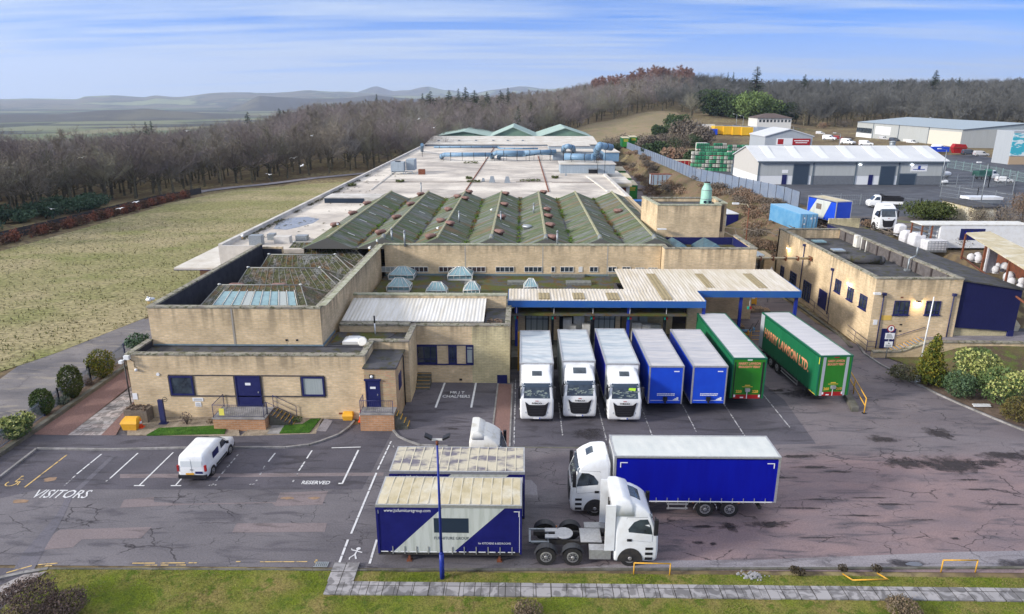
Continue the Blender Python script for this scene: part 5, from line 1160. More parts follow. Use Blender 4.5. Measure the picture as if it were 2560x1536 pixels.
# ================================================================ VEHICLES  (local frame: front at y=0 facing -Y, x across)
def rrect(hw, y0, y1, z, r=.16, n=4, tw=0.):
 P = []
 for cx_, cy_, a0 in ((hw-r, y0+r, -90), (hw-r, y1-r, 0), (-hw+r, y1-r, 90), (-hw+r, y0+r, 180)):
  for i in range(n+1):
   a = rad(a0+90*i/n); P.append((cx_+r*math.cos(a), cy_+r*math.sin(a), z))
 return P
def plyy(P, z):
 for (a, u), (c, v) in zip(P, P[1:]):
  if z <= c: return lerp(u, v, (z-a)/(c-a))
 return P[-1][1]
def wheel(root, x, y, r=.51, w=.3, side=1, hub='rear', m=None):
 b = MB(); x0, x1 = x-w/2, x+w/2; b.cyl((x0, y, r), (x1, y, r), r, n=20); o = b.build('wheel', rubber, root)
 b = MB(); xo = x1 if side > 0 else x0; s = side
 b.cyl((xo-s*.02, y, r), (xo+s*.012, y, r), r*.60, n=16);
 b.mi = 1; b.cyl((xo+s*.013, y, r), (xo+s*.02, y, r), r*.46, n=14); b.mi = 0
 b.cyl((xo+s*.02, y, r), (xo+s*(.09 if hub == 'front' else .05), y, r), r*.22, r*.16, n=10)
 for k in range(8): a = k*math.pi/4; b.cyl((xo+s*.015, y+math.cos(a)*r*.36, r+math.sin(a)*r*.36), (xo+s*.035, y+math.cos(a)*r*.36, r+math.sin(a)*r*.36), r*.05, n=5)
 b.build('rim', [steel, mat_rimdark], o); return o
mat_rimdark = mat('rim_shadow', (.10, .10, .105), .5, metal=.4)
FRONT = [(.30, .14), (.42, .03), (.9, 0), (1.75, .03), (1.98, .08), (2.92, .42), (3.05, .47), (3.35, .78), (3.6, 1.18), (3.72, 1.5)]
HWID = [(.30, 1.16), (.5, 1.23), (1.9, 1.24), (2.3, 1.21), (2.95, 1.13), (3.05, 1.12), (3.4, 1.06), (3.6, .98), (3.72, .82)]
def cab(root, body=None, roof=3.72, hatch=(.55, .5), spoiler=False, reg=None, clutter=0, badge=True, tail=2.25, side_sign=False, lowroof=False):
 m = body or vwhite; b = MB(); rs = []
 zs = [.30, .36, .45, .7, 1.0, 1.4, 1.75, 1.98, 2.1, 2.45, 2.75, 2.92, 3.0, 3.05, 3.2, 3.35, 3.5, 3.6, 3.68, 3.72]
 for z in zs:
  if z > roof: continue
  r = .14 if z < 3.3 else .2; rs.append(rrect(plyy(HWID, z), plyy(FRONT, z), tail-(.0 if z < 3.3 else (z-3.3)*.4), z, r))
 b.loft(rs, sm=False);
 for i in range(len(b.s)-2): b.s[i] = True
 bd = b.build('cab_body', m, root)
 # windscreen: curved strip just proud of the cab
 def wrapf(z0, z1, hwk, m_, nm, par, off=.012, nz_=4, nx_=8, fr=(1, 1), sub=None, **k):
  g = MB(); w_ = 0
  for j in range(nz_+1):
   z = lerp(z0, z1, j/nz_); hw = plyy(HWID, z); f = plyy(FRONT, z); kk = lerp(fr[0], fr[1], j/nz_)*hwk
   for i in range(nx_+1):
    u = (i/nx_*2-1)*kk; x = u*hw; r = .14; ex = max(0, abs(x)-(hw-r)); y = f+(r-math.sqrt(max(0, r*r-ex*ex)) if ex else 0)
    g.v.append((x, y-off, z))
  w_ = nx_+1; g._add([(j*w_+i, j*w_+i+1, (j+1)*w_+i+1, (j+1)*w_+i) for j in range(nz_) for i in range(nx_)], True)
  return g.build(nm, m_, par, **k)
 ws = wrapf(2.0, 2.93, .97, glassD, 'windscreen', root)
 wrapf(2.78, 3.06, .99, mat_visor, 'sun_visor', root, off=.05, nz_=2)
 for s in (-1, 1):     # headlamps, mirrors, windows, doors
  g = MB(); z0, z1 = .88, 1.05
  g.hexa([(s*.78, -.012, z0-.06), (s*1.20, .10, z0+.02), (s*1.17, .13, z0+.02), (s*.78, .02, z0-.06), (s*.78, -.012, z1-.08), (s*1.215, .10, z1+.06), (s*1.18, .13, z1+.06), (s*.78, .02, z1-.08)]); g.build('headlight', mat_lampg, root)
  g = MB(); g.box(s*1.30-.07, s*1.30+.07, .10, .30, 1.95, 2.85); g.box(min(s*1.1, s*1.3), max(s*1.1, s*1.3), .2, .26, 2.82, 2.88); g.box(min(s*1.15, s*1.3), max(s*1.15, s*1.3), .2, .26, 1.93, 1.99); g.build('mirror', black, root)
  hw = 1.243; g = MB(); X = s*1.225; P = [(.45, 2.02), (1.55, 2.08), (1.55, 2.35), (1.35, 2.62), (.95, 2.72), (.55, 2.72), (.38, 2.4)]
  P = [(.34, 1.93), (1.55, 2.05), (1.58, 2.22), (1.30, 2.6), (1.0, 2.74), (.62, 2.76), (.44, 2.4)]
  pts = [(s*(plyy(HWID, z)+.006), y, z) for y, z in P]; g.poly(pts if s > 0 else pts[::-1]); g.build('side_window', glassD, root)
  g = MB()
  for (ya, za, yb, zb_) in ((1.66, .95, 1.66, 2.85), (.34, 1.5, .34, 1.9), (.4, 1.48, 1.66, 1.60), (1.66, 2.85, .6, 2.88)):
   a, c = Vector((s*(plyy(HWID, za)+.003), ya, za)), Vector((s*(plyy(HWID, zb_)+.003), yb, zb_)); g.cyl(a, c, .008, n=3)
  g.build('door_seam', mat_seam, bd)
  g = MB(); g.box(s*1.243-.01, s*1.243+.02, 1.38, 1.62, 1.52, 1.66) if s > 0 else g.box(-1.263, -1.233, 1.38, 1.62, 1.52, 1.66); g.build('door_handle', black, bd)
  g = MB(); xa, xb = (1.236, 1.25) if s > 0 else (-1.25, -1.236); n = 14     # wheel arch (dark opening) and steps
  pts = [(s*1.249, 1.42+.66*math.cos(math.pi*i/n), .30+.02+.80*math.sin(math.pi*i/n)) for i in range(n+1)]; g.poly(pts if s < 0 else pts[::-1]);
  g.build('wheel_arch', chassis, root)
  g = MB()
  for k in range(3): g.box(*sorted((s*1.18, s*1.252)), .28, .66, .42+k*.3, .56+k*.3)
  g.build('step', black, root)
  g = MB(); g.box(*sorted((s*.86, s*1.05)), .40-.03, .42, 2.86, 2.92); g.build('marker_light', mat_lampg, root)
  wheel(root, s*1.06, 1.42, side=s, hub='front')
 g = MB(); P = [(-.86, 1.74), (-.60, 1.52), (-.30, 1.50), (.30, 1.50), (.60, 1.52), (.86, 1.74), (.66, .72), (.48, .60), (-.48, .60), (-.66, .72)]
 g.poly([(x, -.025, z) for x, z in P][::-1]);
 for i in range(len(P)): (x0, z0), (x1, z1) = P[i], P[(i+1) % len(P)]; g.poly([(x0, -.025, z0), (x1, -.025, z1), (x1, .06, z1), (x0, .06, z0)])
 gr = g.build('grille', black, root); g = MB()
 for k in range(5): z = .80+k*.14; hw = .5+.03*k; g.box(-hw, hw, -.045, -.026, z, z+.035)
 g.build('grille_bar', mat_bar, gr)
 if badge: t = text_mb("IVECO", .17, lambda u, v: (u, -.03, 1.60+v), None, 'CENTER', sx=1.5, bold=.008); t.build('badge', chassis, root)
 B('tow_badge', redP, root, (-.12, .12, -.004, .0, 1.80, 1.85)); B('number_plate', wpaint, root, (-.26, .26, .02, .05, .38, .49))
 B('plate_band', mat_euro, root, (.18, .26, .015, .019, .38, .49))
 if roof > 3.4:
  w_, d_ = hatch; zc = 3.30; y0 = 1.02
  g = MB(); f = lambda y: 3.35+(y-.78)*(.25/.40) if y < 1.18 else 3.6+(y-1.18)*(.12/.32) if y < 1.5 else 3.72
  ya, yb = .92, .92+d_; ks = [ya, 1.18, yb] if yb > 1.18 > ya else [ya, yb]
  for u, v in zip(ks, ks[1:]): g.hexa([(-w_, u, f(u)-.02), (w_, u, f(u)-.02), (w_, v, f(v)-.02), (-w_, v, f(v)-.02), (-w_, u, f(u)+.03), (w_, u, f(u)+.03), (w_, v, f(v)+.03), (-w_, v, f(v)+.03)])
  g.build('roof_hatch', glassD if not lowroof else vdirty, root)
 if spoiler:
  g = MB(); g.loft([rrect(1.06, 1.3, 2.2, 3.4, .15), rrect(1.02, 1.42, 2.2, 3.72, .15), rrect(.98, 1.75, 2.2, 3.92, .15)], sm=True); g.build('roof_deflector', m, root)
 if clutter:   # curtains and oddments lying behind the windscreen
  g = MB(); rr = random.Random(clutter); n = 26
  for i in range(n):
   x = rr.uniform(-.95, .95); z = rr.uniform(2.08, 2.55); s_ = rr.uniform(.05, .22); y = plyy(FRONT, z)-.02; g.poly([(x-s_, y, z), (x+s_*.6, plyy(FRONT, z-.04)-.02, z-.04), (x+s_, plyy(FRONT, z+.05)-.02, z+.05)])
  g.build('sunshade', mat_shade, ws)
  if clutter == 3: g = MB(); g.poly([(.25, plyy(FRONT, 2.6)-.025, 2.60), (.75, plyy(FRONT, 2.55)-.025, 2.55), (.80, plyy(FRONT, 2.75)-.025, 2.75), (.3, plyy(FRONT, 2.76)-.025, 2.76)]); g.build('yellow_jacket', mat_hiviz, ws)
mat_visor = mat('tinted_visor', (.03, .05, .08), .2, spec=.7); mat_lampg = mat('lamp_lens', (.42, .46, .50), .15, spec=.8); mat_bar = mat('grille_bars', (.03, .03, .035), .4)
mat_euro = mat('plate_blue', (.02, .06, .4), .5); mat_shade = mat('windscreen_shade', (.12, .17, .17), .5, c2=(.30, .34, .30), scale=6.); mat_hiviz = mat('hi_vis', (.45, .75, .05), .6); mat_seam = mat('panel_seam', (.10, .11, .12), .6)
def boxbody(root, y0, y1, z0, z1, hw=1.27, side=None, front=None, roof=None, post=alu, sag=.03, wr=.5, ribs=True, seed=1, rearm=None, bag=False):
 side = side or curtB; front = front or vwhite; roof = roof or canvasW
 b = MB(); b.box(-hw+.02, hw-.02, y0+.03, y1-.03, z0, z1-.2); b.build('load_box', side, root)
 B('headboard', front, root, (-hw+.1, hw-.1, y0, y0+.028, z0, z1-.1))
 B('rear_door', rearm or vwhite, root, (-hw+.1, hw-.1, y1-.028, y1, z0, z1-.1))
 B('corner_post', post, root, (-hw, -hw+.1, y0-.01, y0+.12, z0-.05, z1-.1), (hw-.1, hw, y0-.01, y0+.12, z0-.05, z1-.1), (-hw, -hw+.1, y1-.12, y1+.01, z0-.05, z1-.1), (hw-.1, hw, y1-.12, y1+.01, z0-.05, z1-.1))
 b = MB(); b.box(-hw-.015, hw+.015, y0-.02, y0+.1, z1-.1, z1+.015); b.box(-hw-.015, hw+.015, y1-.1, y1+.02, z1-.1, z1+.015); b.box(-hw-.015, -hw+.09, y0+.1, y1-.1, z1-.1, z1+.01); b.box(hw-.09, hw+.015, y0+.1, y1-.1, z1-.1, z1+.01); b.build('cant_rail', post, root)
 nx, ny = 12, int((y1-y0)*9)
 def fz(x, y):
  e = (1-(x/hw)**2); u = (y-y0); w = math.sin(u*2*math.pi/.62+noise.noise((x*.8, u*.5, seed))*2.5)*.012*wr*2+noise.noise((x*1.2+seed, u*1.8, seed))*.03*wr
  if seed in (11,) and u < 3.4: w += .035*math.sin((u*1.6+x*1.5)*4)*(1-u/3.4)
  return z1-.02+w*e*1.2-sag*e
 b = MB(); b.grid(-hw+.08, hw-.08, y0+.08, y1-.08, fz, nx, ny, sm=True); b.build('roof_sheet', roof, root)
 if ribs:
  for s in (-1, 1):
   b = MB(); n = int((y1-y0)/.62)
   for i in range(1, n): y = lerp(y0, y1, i/n); b.box(*sorted((s*(hw-.0), s*(hw+.012))), y-.02, y+.02, z0-.12, z0+.22)
   b.box(*sorted((s*(hw-.02), s*(hw+.006))), y0+.1, y1-.1, z0-.06, z0-.001); b.build('curtain_strap', alu if side is not curtG else black, root)
def chassisrail(root, y0, y1, axles, guards=None, twin=True):
 B('chassis', chassis, root, (-.45, -.3, y0, y1, .72, .95), (.3, .45, y0, y1, .72, .95), (-1.1, 1.1, y1-.25, y1-.1, .45, .6))
 for y in axles:
  for s in (-1, 1): wheel(root, s*1.06, y, side=s)
  B('axle', chassis, root, (-.95, .95, y-.08, y+.08, .42, .58))
 if guards:
  for s in (-1, 1):
   b = MB();
   for z in (.5, .78): b.box(*sorted((s*1.19, s*1.22)), guards[0], guards[1], z, z+.1)
   for y in (guards[0]+.1, guards[1]-.1): b.box(*sorted((s*1.15, s*1.19)), y-.03, y+.03, .45, .92)
   b.build('side_guard', alu, root)
def rigid(label, x, y, rz, L_, axles, cabk, boxk, z1=4.0):
 o = thing('box_truck', label, 'truck', (x, y, 0), rz, 'rigid trucks with white cabs'); cab(o, **cabk); boxbody(o, 2.0 if L_ < 9 else 2.42, L_+2.0 if L_ < 9 else L_+2.42, 1.05, z1, **boxk)
 chassisrail(o, 1.2, L_+1.8, axles, guards=(axles[0]-2.2, axles[0]-1.0)); return o
# three white cabs at the dock
t1 = rigid('white cabbed truck nearest the brick wall, tarp roof creased diagonally', 1.13, 46.35, 0, 7.6, (6.9,), dict(hatch=(.36, .38), spoiler=True, clutter=1), dict(side=curtW, seed=11, wr=.8))
t2 = rigid('middle of the three white docked trucks, with the wide dark roof hatch', 4.33, 46.85, 0, 7.4, (6.6,), dict(hatch=(.48, .5), clutter=2), dict(side=curtW, seed=5, front=vwhite, hw=1.26))
t3 = rigid('white cabbed truck beside the blue trailers, hi-vis jacket behind its windscreen', 7.58, 46.35, 0, 8.2, (7.0,), dict(hatch=(.36, .38), clutter=3), dict(side=curtB, seed=8))
# long blue rigid standing side-on
t4 = rigid('white cabbed truck with royal blue curtains parked side-on in the yard', 2.82, 35.87, -math.pi/2, 9.3, (7.75, 9.15), dict(hatch=(.36, .38), clutter=4, badge=False), dict(side=curtB, seed=21, wr=.15, sag=-.05, roof=tarpL), z1=3.9)
b = MB()
for y, s in ((2.75, 1), (11.4, -1)): b.box(1.272, 1.278, y if s > 0 else y-.42, y+.42 if s > 0 else y, 3.48, 3.53); b.box(1.272, 1.278, y if s > 0 else y-.05, y+.05 if s > 0 else y, 3.2, 3.48)
for s in (1,):
 b2 = MB()
each(b, 'corner_mark', wpaint, t4)
b = MB(); b.box(1.285, 1.29, 2.6, 11.5, 1.02, 1.08); b.build('reflective_tape', wpaint, t4)
for k in range(3): B('side_lamp', mat('amber_lamp%d' % k, (.8, .25, .02), .4), t4, (1.2, 1.23, 4.4+k*2.6, 4.48+k*2.6, .92, .98))
for y in (7.75, 9.15):
 b = MB(); n = 10
 if y < 8:
  for i in range(n): a0, a1 = math.pi*i/n, math.pi*(i+1)/n; b.cyl((1.22, y+.66*math.cos(a0), .5+.62*math.sin(a0)), (1.22, y+.66*math.cos(a1), .5+.62*math.sin(a1)), .02, n=4)
  b.build('mudguard', alu, t4)
B('fuel_tank', black, t4, (.7, 1.18, 3.0, 4.6, .45, .95))
# tractor unit facing right
tr = thing('tractor_unit', 'white six wheeled tractor unit with no trailer, parked by the grass verge', 'lorry cab', (7.02, 31.42, 0), math.pi/2, 'tractor units without trailers')
cab(tr, hatch=(.5, .55), clutter=0, badge=False);
b = MB(); b.box(-1.24, -1.18, 2.25, 2.75, .95, 3.6); b.box(1.18, 1.24, 2.25, 2.75, .95, 3.6); b.loft([rrect(1.19, 1.25, 2.4, 2.95, .15), rrect(1.14, 1.32, 2.42, 3.5, .15), rrect(1.08, 1.48, 2.45, 3.76, .15), rrect(1.0, 1.9, 2.45, 3.93, .15)], sm=True); b.build('air_deflector', vwhite, tr)
B('cab_rear', black, tr, (-1.12, 1.12, 2.26, 2.3, .9, 3.5)); b = MB()
for x in (-.2, .15): b.cyl((x, 2.45, 1.0), (x, 2.45, 3.2), .035, n=5)
b.box(-.5, -.1, 2.35, 2.6, 1.2, 2.8); b.build('air_lines', chassis, tr)
B('chassis', chassis, tr, (-.45, -.3, 1.2, 6.35, .72, .95), (.3, .45, 1.2, 6.35, .72, .95)); B('tread_plate', alu, tr, (-.6, .6, 2.8, 3.9, .97, 1.0)); B('rear_frame', galv, tr, (-.6, -.5, 5.6, 6.6, .9, .98), (.5, .6, 5.6, 6.6, .9, .98), (-.6, .6, 6.5, 6.6, .88, .96), (-.6, .6, 5.55, 5.65, .88, .96))
b = MB(); b.cyl((0, 4.75, 1.05), (0, 4.75, 1.13), .48, n=18); b.box(-.42, -.12, 5.1, 5.75, 1.05, 1.12); b.box(.12, .42, 5.1, 5.75, 1.05, 1.12); b.build('fifth_wheel', alu, tr); B('fifth_wheel_base', chassis, tr, (-.4, .4, 4.5, 5.0, .9, 1.049))
for y, h in ((4.35, 'front'), (5.72, 'rear')):
 for s in (-1, 1):
  wheel(tr, s*1.06, y, side=s, hub=h)
  b = MB(); n = 12; xa, xb = sorted((s*.82, s*1.24))
  for i in range(n): a0, a1 = rad(12)+rad(156)*i/n, rad(12)+rad(156)*(i+1)/n; b.poly([(xa, y+.62*math.cos(a0), .5+.62*math.sin(a0)), (xb, y+.62*math.cos(a0), .5+.62*math.sin(a0)), (xb, y+.62*math.cos(a1), .5+.62*math.sin(a1)), (xa, y+.62*math.cos(a1), .5+.62*math.sin(a1))][::1], True)
  b.build('mudguard', mat('mudguard_grey%d%d' % (int(y), s), (.04, .042, .048), .5), tr)
B('fuel_tank', alu, tr, (.68, 1.2, 2.35, 3.6, .38, .98)); B('fuel_tank', alu, tr, (-1.2, -.68, 2.4, 3.5, .4, .95)); b = MB();
for z in (.5, .75): b.box(1.2, 1.23, 2.5, 2.85, z, z+.06)
b.build('tank_step', galv, tr)
o = B('door_sign', dgrey, tr, (1.250, 1.256, .85, 1.35, 1.62, 1.84)); t = text_mb("JTC", .2, lambda u, v: (1.258, 1.10+u, 1.66+v), None, 'CENTER', sx=1.1); t.build('lettering', redP, o)
t = text_mb("JTC", .2, lambda u, v: (1.258, 1.10+u, 1.66+v), None, 'CENTER');
b = MB()
for k in range(3): b.box(1.248, 1.251, 1.85, 2.2-.04*k, 1.6+k*.06, 1.615+k*.06)
b.build('small_print', mat_lampg, tr)
for k, y in enumerate((2.1, 5.05)): B('side_lamp', mat('amber%d' % k, (.85, .25, .02), .4), tr, (1.22, 1.24, y, y+.06, .62, .70))
# older tractor hidden behind the swap bodies
to = thing('tractor_unit', 'grubby white lorry cab whose roof shows above the pale roofed swap bodies', 'lorry cab', (-.85, 38.4, 0), math.pi/2, 'tractor units without trailers')
cab(to, body=vdirty, lowroof=True, hatch=(.3, .35), badge=False, spoiler=True, tail=2.3); B('chassis', chassis, to, (-.45, .45, 1.2, 5.6, .7, .95)); wheel(to, 1.06, 4.8); wheel(to, -1.06, 4.8, side=-1)
# ---- swap bodies
def swap(label, X0, X1, Y0, Y1, zb, zt, rm, seed, rear=False):
 o = thing('swap_body', label, 'swap body', ((X0+X1)/2, Y0, 0), 0, 'demountable lorry bodies standing on legs', local=False)
 B('load_box', curtN, o, (X0+.03, X1-.03, Y0+.03, Y1-.03, zb+.1, zt-.06)); w = X1-X0; h = zt-zb-.2
 def U(u, v, d=.028): return (X0+u*w, Y0+.03-d, zt-.16-v*h)
 def q(P, m, nm, d, **k): b = MB(); b.poly([U(u, v, d) for u, v in P][::-1] if True else 0);
 b = MB(); b.poly([U(.10, 1.0, .004), U(.52, 1.0, .004), U(.886, 0, .004), U(.46, 0, .004)]); b.build('white_flash', curtW, o)
 b = MB(); b.poly([U(.395, .55, .008), U(.635, .55, .008), U(.635, .23, .008), U(.395, .23, .008)]); b.build('logo_panel', dgrey, o)
 def tx(s, u, v, size, m, fit=None, bold=0.):
  t = text_mb(s, size, lambda a, c: (X0+u*w+a, Y0+.018, zt-.16-v*h+c), None, bold=bold)
  if fit:
   xs = [p[0] for p in t.v]; k = fit*w/(max(xs)-min(xs)); t.v = [(X0+u*w+(p[0]-min(xs))*k, p[1], p[2]) for p in t.v]
  t.build('lettering', m, o)
 tx("FURNITURE GROUP", .395, .70, .24, dgrey, .24); tx("www.jtcfurnituregroup.com", .055, .10, .26, wpaint, .32); tx("for KITCHENS & BEDROOMS", .70, .80, .17, wpaint, .225)
 b = MB()
 for (u0, v0, u1, v1) in ((.01, .03, .045, .045), (.01, .045, .018, .14), (.945, .07, .985, .085), (.978, .085, .985, .19), (.983, .03, .992, .98)): b.poly([U(u0, v1, .012), U(u1, v1, .012), U(u1, v0, .012), U(u0, v0, .012)])
 b.build('corner_mark', wpaint, o)
 b = MB()
 for i in range(1, 12): x = lerp(X0, X1, .02+i*.083); b.box(x-.025, x+.025, Y0-.0, Y0+.02, zb-.02, zb+.42)
 each(b, 'curtain_strap', alu, o)
 b = MB();
 for i in range(14): u0 = .02+i*.068; b.poly([U(u0, .985, .014), U(u0+.05, .985, .014), U(u0+.05, .965, .014), U(u0, .965, .014)])
 b.build('reflective_tape', wpaint, o)
 B('frame', alu, o, (X0, X1, Y0, Y0+.08, zt-.16, zt), (X0, X1, Y1-.08, Y1, zt-.16, zt), (X0, X0+.08, Y0+.08, Y1-.08, zt-.16, zt), (X1-.08, X1, Y0+.08, Y1-.08, zt-.16, zt))
 B('corner_post', curtN, o, (X0-.005, X0+.1, Y0-.005, Y0+.1, zb, zt-.161), (X1-.1, X1+.005, Y0-.005, Y0+.1, zb, zt-.161), (X1-.1, X1+.005, Y1-.1, Y1+.005, zb, zt-.161), (X0-.005, X0+.1, Y1-.1, Y1+.005, zb, zt-.161), (X0-.012, X0+.45, Y0-.012, Y0+.1, zt-.3, zt-.17), (X1-.35, X1+.012, Y0-.012, Y0+.1, zt-.3, zt-.17))
 B('floor_frame', chassis, o, (X0, X1, Y0+.04, Y1-.04, zb-.12, zb+.1))
 b = MB(); b.grid(X0+.08, X1-.08, Y0+.08, Y1-.08, lambda x, y: zt-.01+.03*math.sin(max(0, min(1, (y-Y0)/(Y1-Y0)))*math.pi)+.02*noise.noise((x*1.5, y*1.5, seed)), 50, 16); b.build('roof_sheet', rm, o)
 b = MB()
 for i in range(1, 14): x = lerp(X0, X1, i/14); b.box(x-.025, x+.025, Y0+.1, Y1-.1, zt+.0, zt+.03)
 b.build('roof_rib', mat('pale_rib%d' % seed, (.56, .52, .41), .8), o)
 b = MB()
 for x in (X0+1.55, X1-1.15):
  for y in (Y0+.3, Y1-.3): b.box(x-.06, x+.06, y-.06, y+.06, 0.03, zb-.12); b.box(x-.14, x+.14, y-.14, y+.14, 0.0, .03); b.cyl((x-.35, y, zb-.15), (x, y, .35), .03, n=4)
 each(b, 'leg', rust, o); return o
swap('nearer of two pale roofed swap bodies, navy with a white flash, standing by the pole', -7.36, .04, 30.25, 32.95, .62, 3.5, cream, 1)
swap('rear of two swap bodies, its stained grey and cream roof beyond the nearer one', -7.26, .2, 33.5, 36.3, .62, 3.5, creamD, 2)
# ---- docked trailers, headboard facing the yard
def trailer(label, x, y, rz, L_, z1, kind, num=None):
 o = thing('trailer', label, 'trailer', (x, y, 0), rz, kind+' trailers backed to the dock')
 if kind == 'blue':
  boxbody(o, 0, L_, 1.0, z1, hw=1.29, side=curtB2, front=curtB2, roof=canvasG, seed=int(x*3), wr=.35, post=alu); chassisrail(o, .6, L_, (L_-1.6, L_-2.9))
  t = text_mb("CURTAIN SIDED BODY\nBY ROAD TO RAIL BODY", .15, lambda u, v: (-.62+u, -.005, 1.78+v), None, sx=.62);
  b = MB()
  for k in range(2):
   xx = -.62
   while xx < .62: w_ = R.uniform(.05, .16); b.box(xx, xx+w_, -.006, -.001, 1.62+k*.12, 1.69+k*.12); xx += w_+.03
  b.box(.55, .95, -.006, -.001, 3.55, 3.63); b.box(-1.1, 1.1, -.006, -.001, 1.22, 1.25)
  for i, (w_, h_) in enumerate(((.4, .08), (.28, .16), (.14, .24))): b.box(1.0-w_, 1.0, -.0065-.0005*i, -.001, 1.26, 1.26+h_)
  b.build('lettering', wpaint, o); B('coupling', black, o, (-.16, .16, -.12, 0, 1.25, 1.55), (-.06, .06, -.2, 0, 1.1, 1.3))
 else:
  boxbody(o, 0, L_, 1.05, z1, hw=1.28, side=curtG, front=panelG, roof=roofrib, seed=int(x*3), wr=.15, sag=-.03, post=mat('green_post%d' % int(x), (.01, .11, .06), .4), ribs=True)
  chassisrail(o, .8, L_, (L_-1.4, L_-2.7, L_-4.0), guards=(3.2, 6.3))
  if num == '260': B('front_strip', steelL, o, (-1.02, -.80, -.015, -.001, 1.0, z1-.12), (.78, 1.0, -.015, -.001, 1.0, z1-.12))
  else: B('front_strip', black, o, (-1.1, -1.02, -.012, -.001, 1.1, z1-.3), (.98, 1.12, -.012, -.001, 1.1, z1-.3))
  f = .74 if num == '260' else .92
  for s_, z, h in (("HARRY LAWSON", z1-.52, .20), ("BROUGHTY FERRY", z1-.78, .18)):
   t = text_mb(s_, h*1.35, lambda u, v: (u, -.008, z+v), None, 'CENTER', bold=.012); xs = [p[0] for p in t.v]; k = 2*f*.9/(max(xs)-min(xs)); t.v = [(p[0]*k, p[1], p[2]) for p in t.v]; t.build('lettering', salmon, o)
  for sx_ in (-1, 1):
   t = text_mb(num, .30, lambda u, v: (sx_*f*.68+u, -.008, 1.48+v), None, 'CENTER', bold=.012); t.build('lettering', goldP, o)
  B('lettering', goldP, o, (-.4, .4, -.008, -.001, 1.95, 1.99), (-.2, .2, -.008, -.001, 2.05, 2.12))
  B('bumper', redP, o, (-f*1.1, f*1.1, -.03, -.001, 1.0, 1.32)); B('bumper_plate', wpaint, o, (-f*1.1, -f*.95, -.036, -.031, 1.12, 1.32), (f*.95, f*1.1, -.036, -.031, 1.12, 1.32), (-.5, -.25, -.036, -.031, 1.05, 1.14), (-.03, .03, -.036, -.031, 1.0, 1.6))
  B('coupling', alu, o, (-.18, .18, -.16, 0, 1.62, 1.86)); B('marker', redP if num == '260' else wpaint, o, (-.18, .18, -.03, -.001, z1-.17, z1-.1))
 for s in (-1, 1): B('landing_leg', chassis, o, (s*.75-.07, s*.75+.07, 2.4, 2.55, .05, 1.0), (s*.75-.15, s*.75+.15, 2.33, 2.62, .0, .05))
 return o
trailer('blue trailer next to the third white truck, smooth pale tarp roof', 10.82, 47.9, 0, 8.6, 4.0, 'blue'); trailer('blue trailer between the other blue one and the green trailer 220', 14.07, 47.95, 0, 8.5, 4.0, 'blue')
trailer('green trailer numbered 220 docked beside the blue trailers', 17.25, 48.87, 0, 11.3, 4.3, 'green', '220')
o = trailer('green trailer numbered 260 standing alone with large lettering on its side', 24.03, 49.5, math.atan2(.79, 11.1), 11.1, 4.3, 'green', '260')
t = text_mb("HARRY LAWSON LTD.", 1.15, lambda u, v: (-1.288, 0, 0), None)
t = text_mb("HARRY LAWSON LTD.", 1.0, lambda u, v: (-1.286, u, v), None, bold=.03); us = [p[1] for p in t.v]; u0, u1 = min(us), max(us); t.v = [(-1.286, lerp(10.1, 1.55, (p[1]-u0)/(u1-u0)), 2.35+p[2]*1.15) for p in t.v]; t.build('lettering', salmon, o)
B('rear_panel', steelL, o, (-1.30, -1.285, 10.35, 11.1, 1.1, 4.2))
B('curtain_tape', mat('yellow_tape', (.75, .62, .05), .5), o, (-1.288, -1.283, .05, .12, 3.6, 4.15), (-1.288, -1.283, .1, 1.1, 1.05, 1.09))
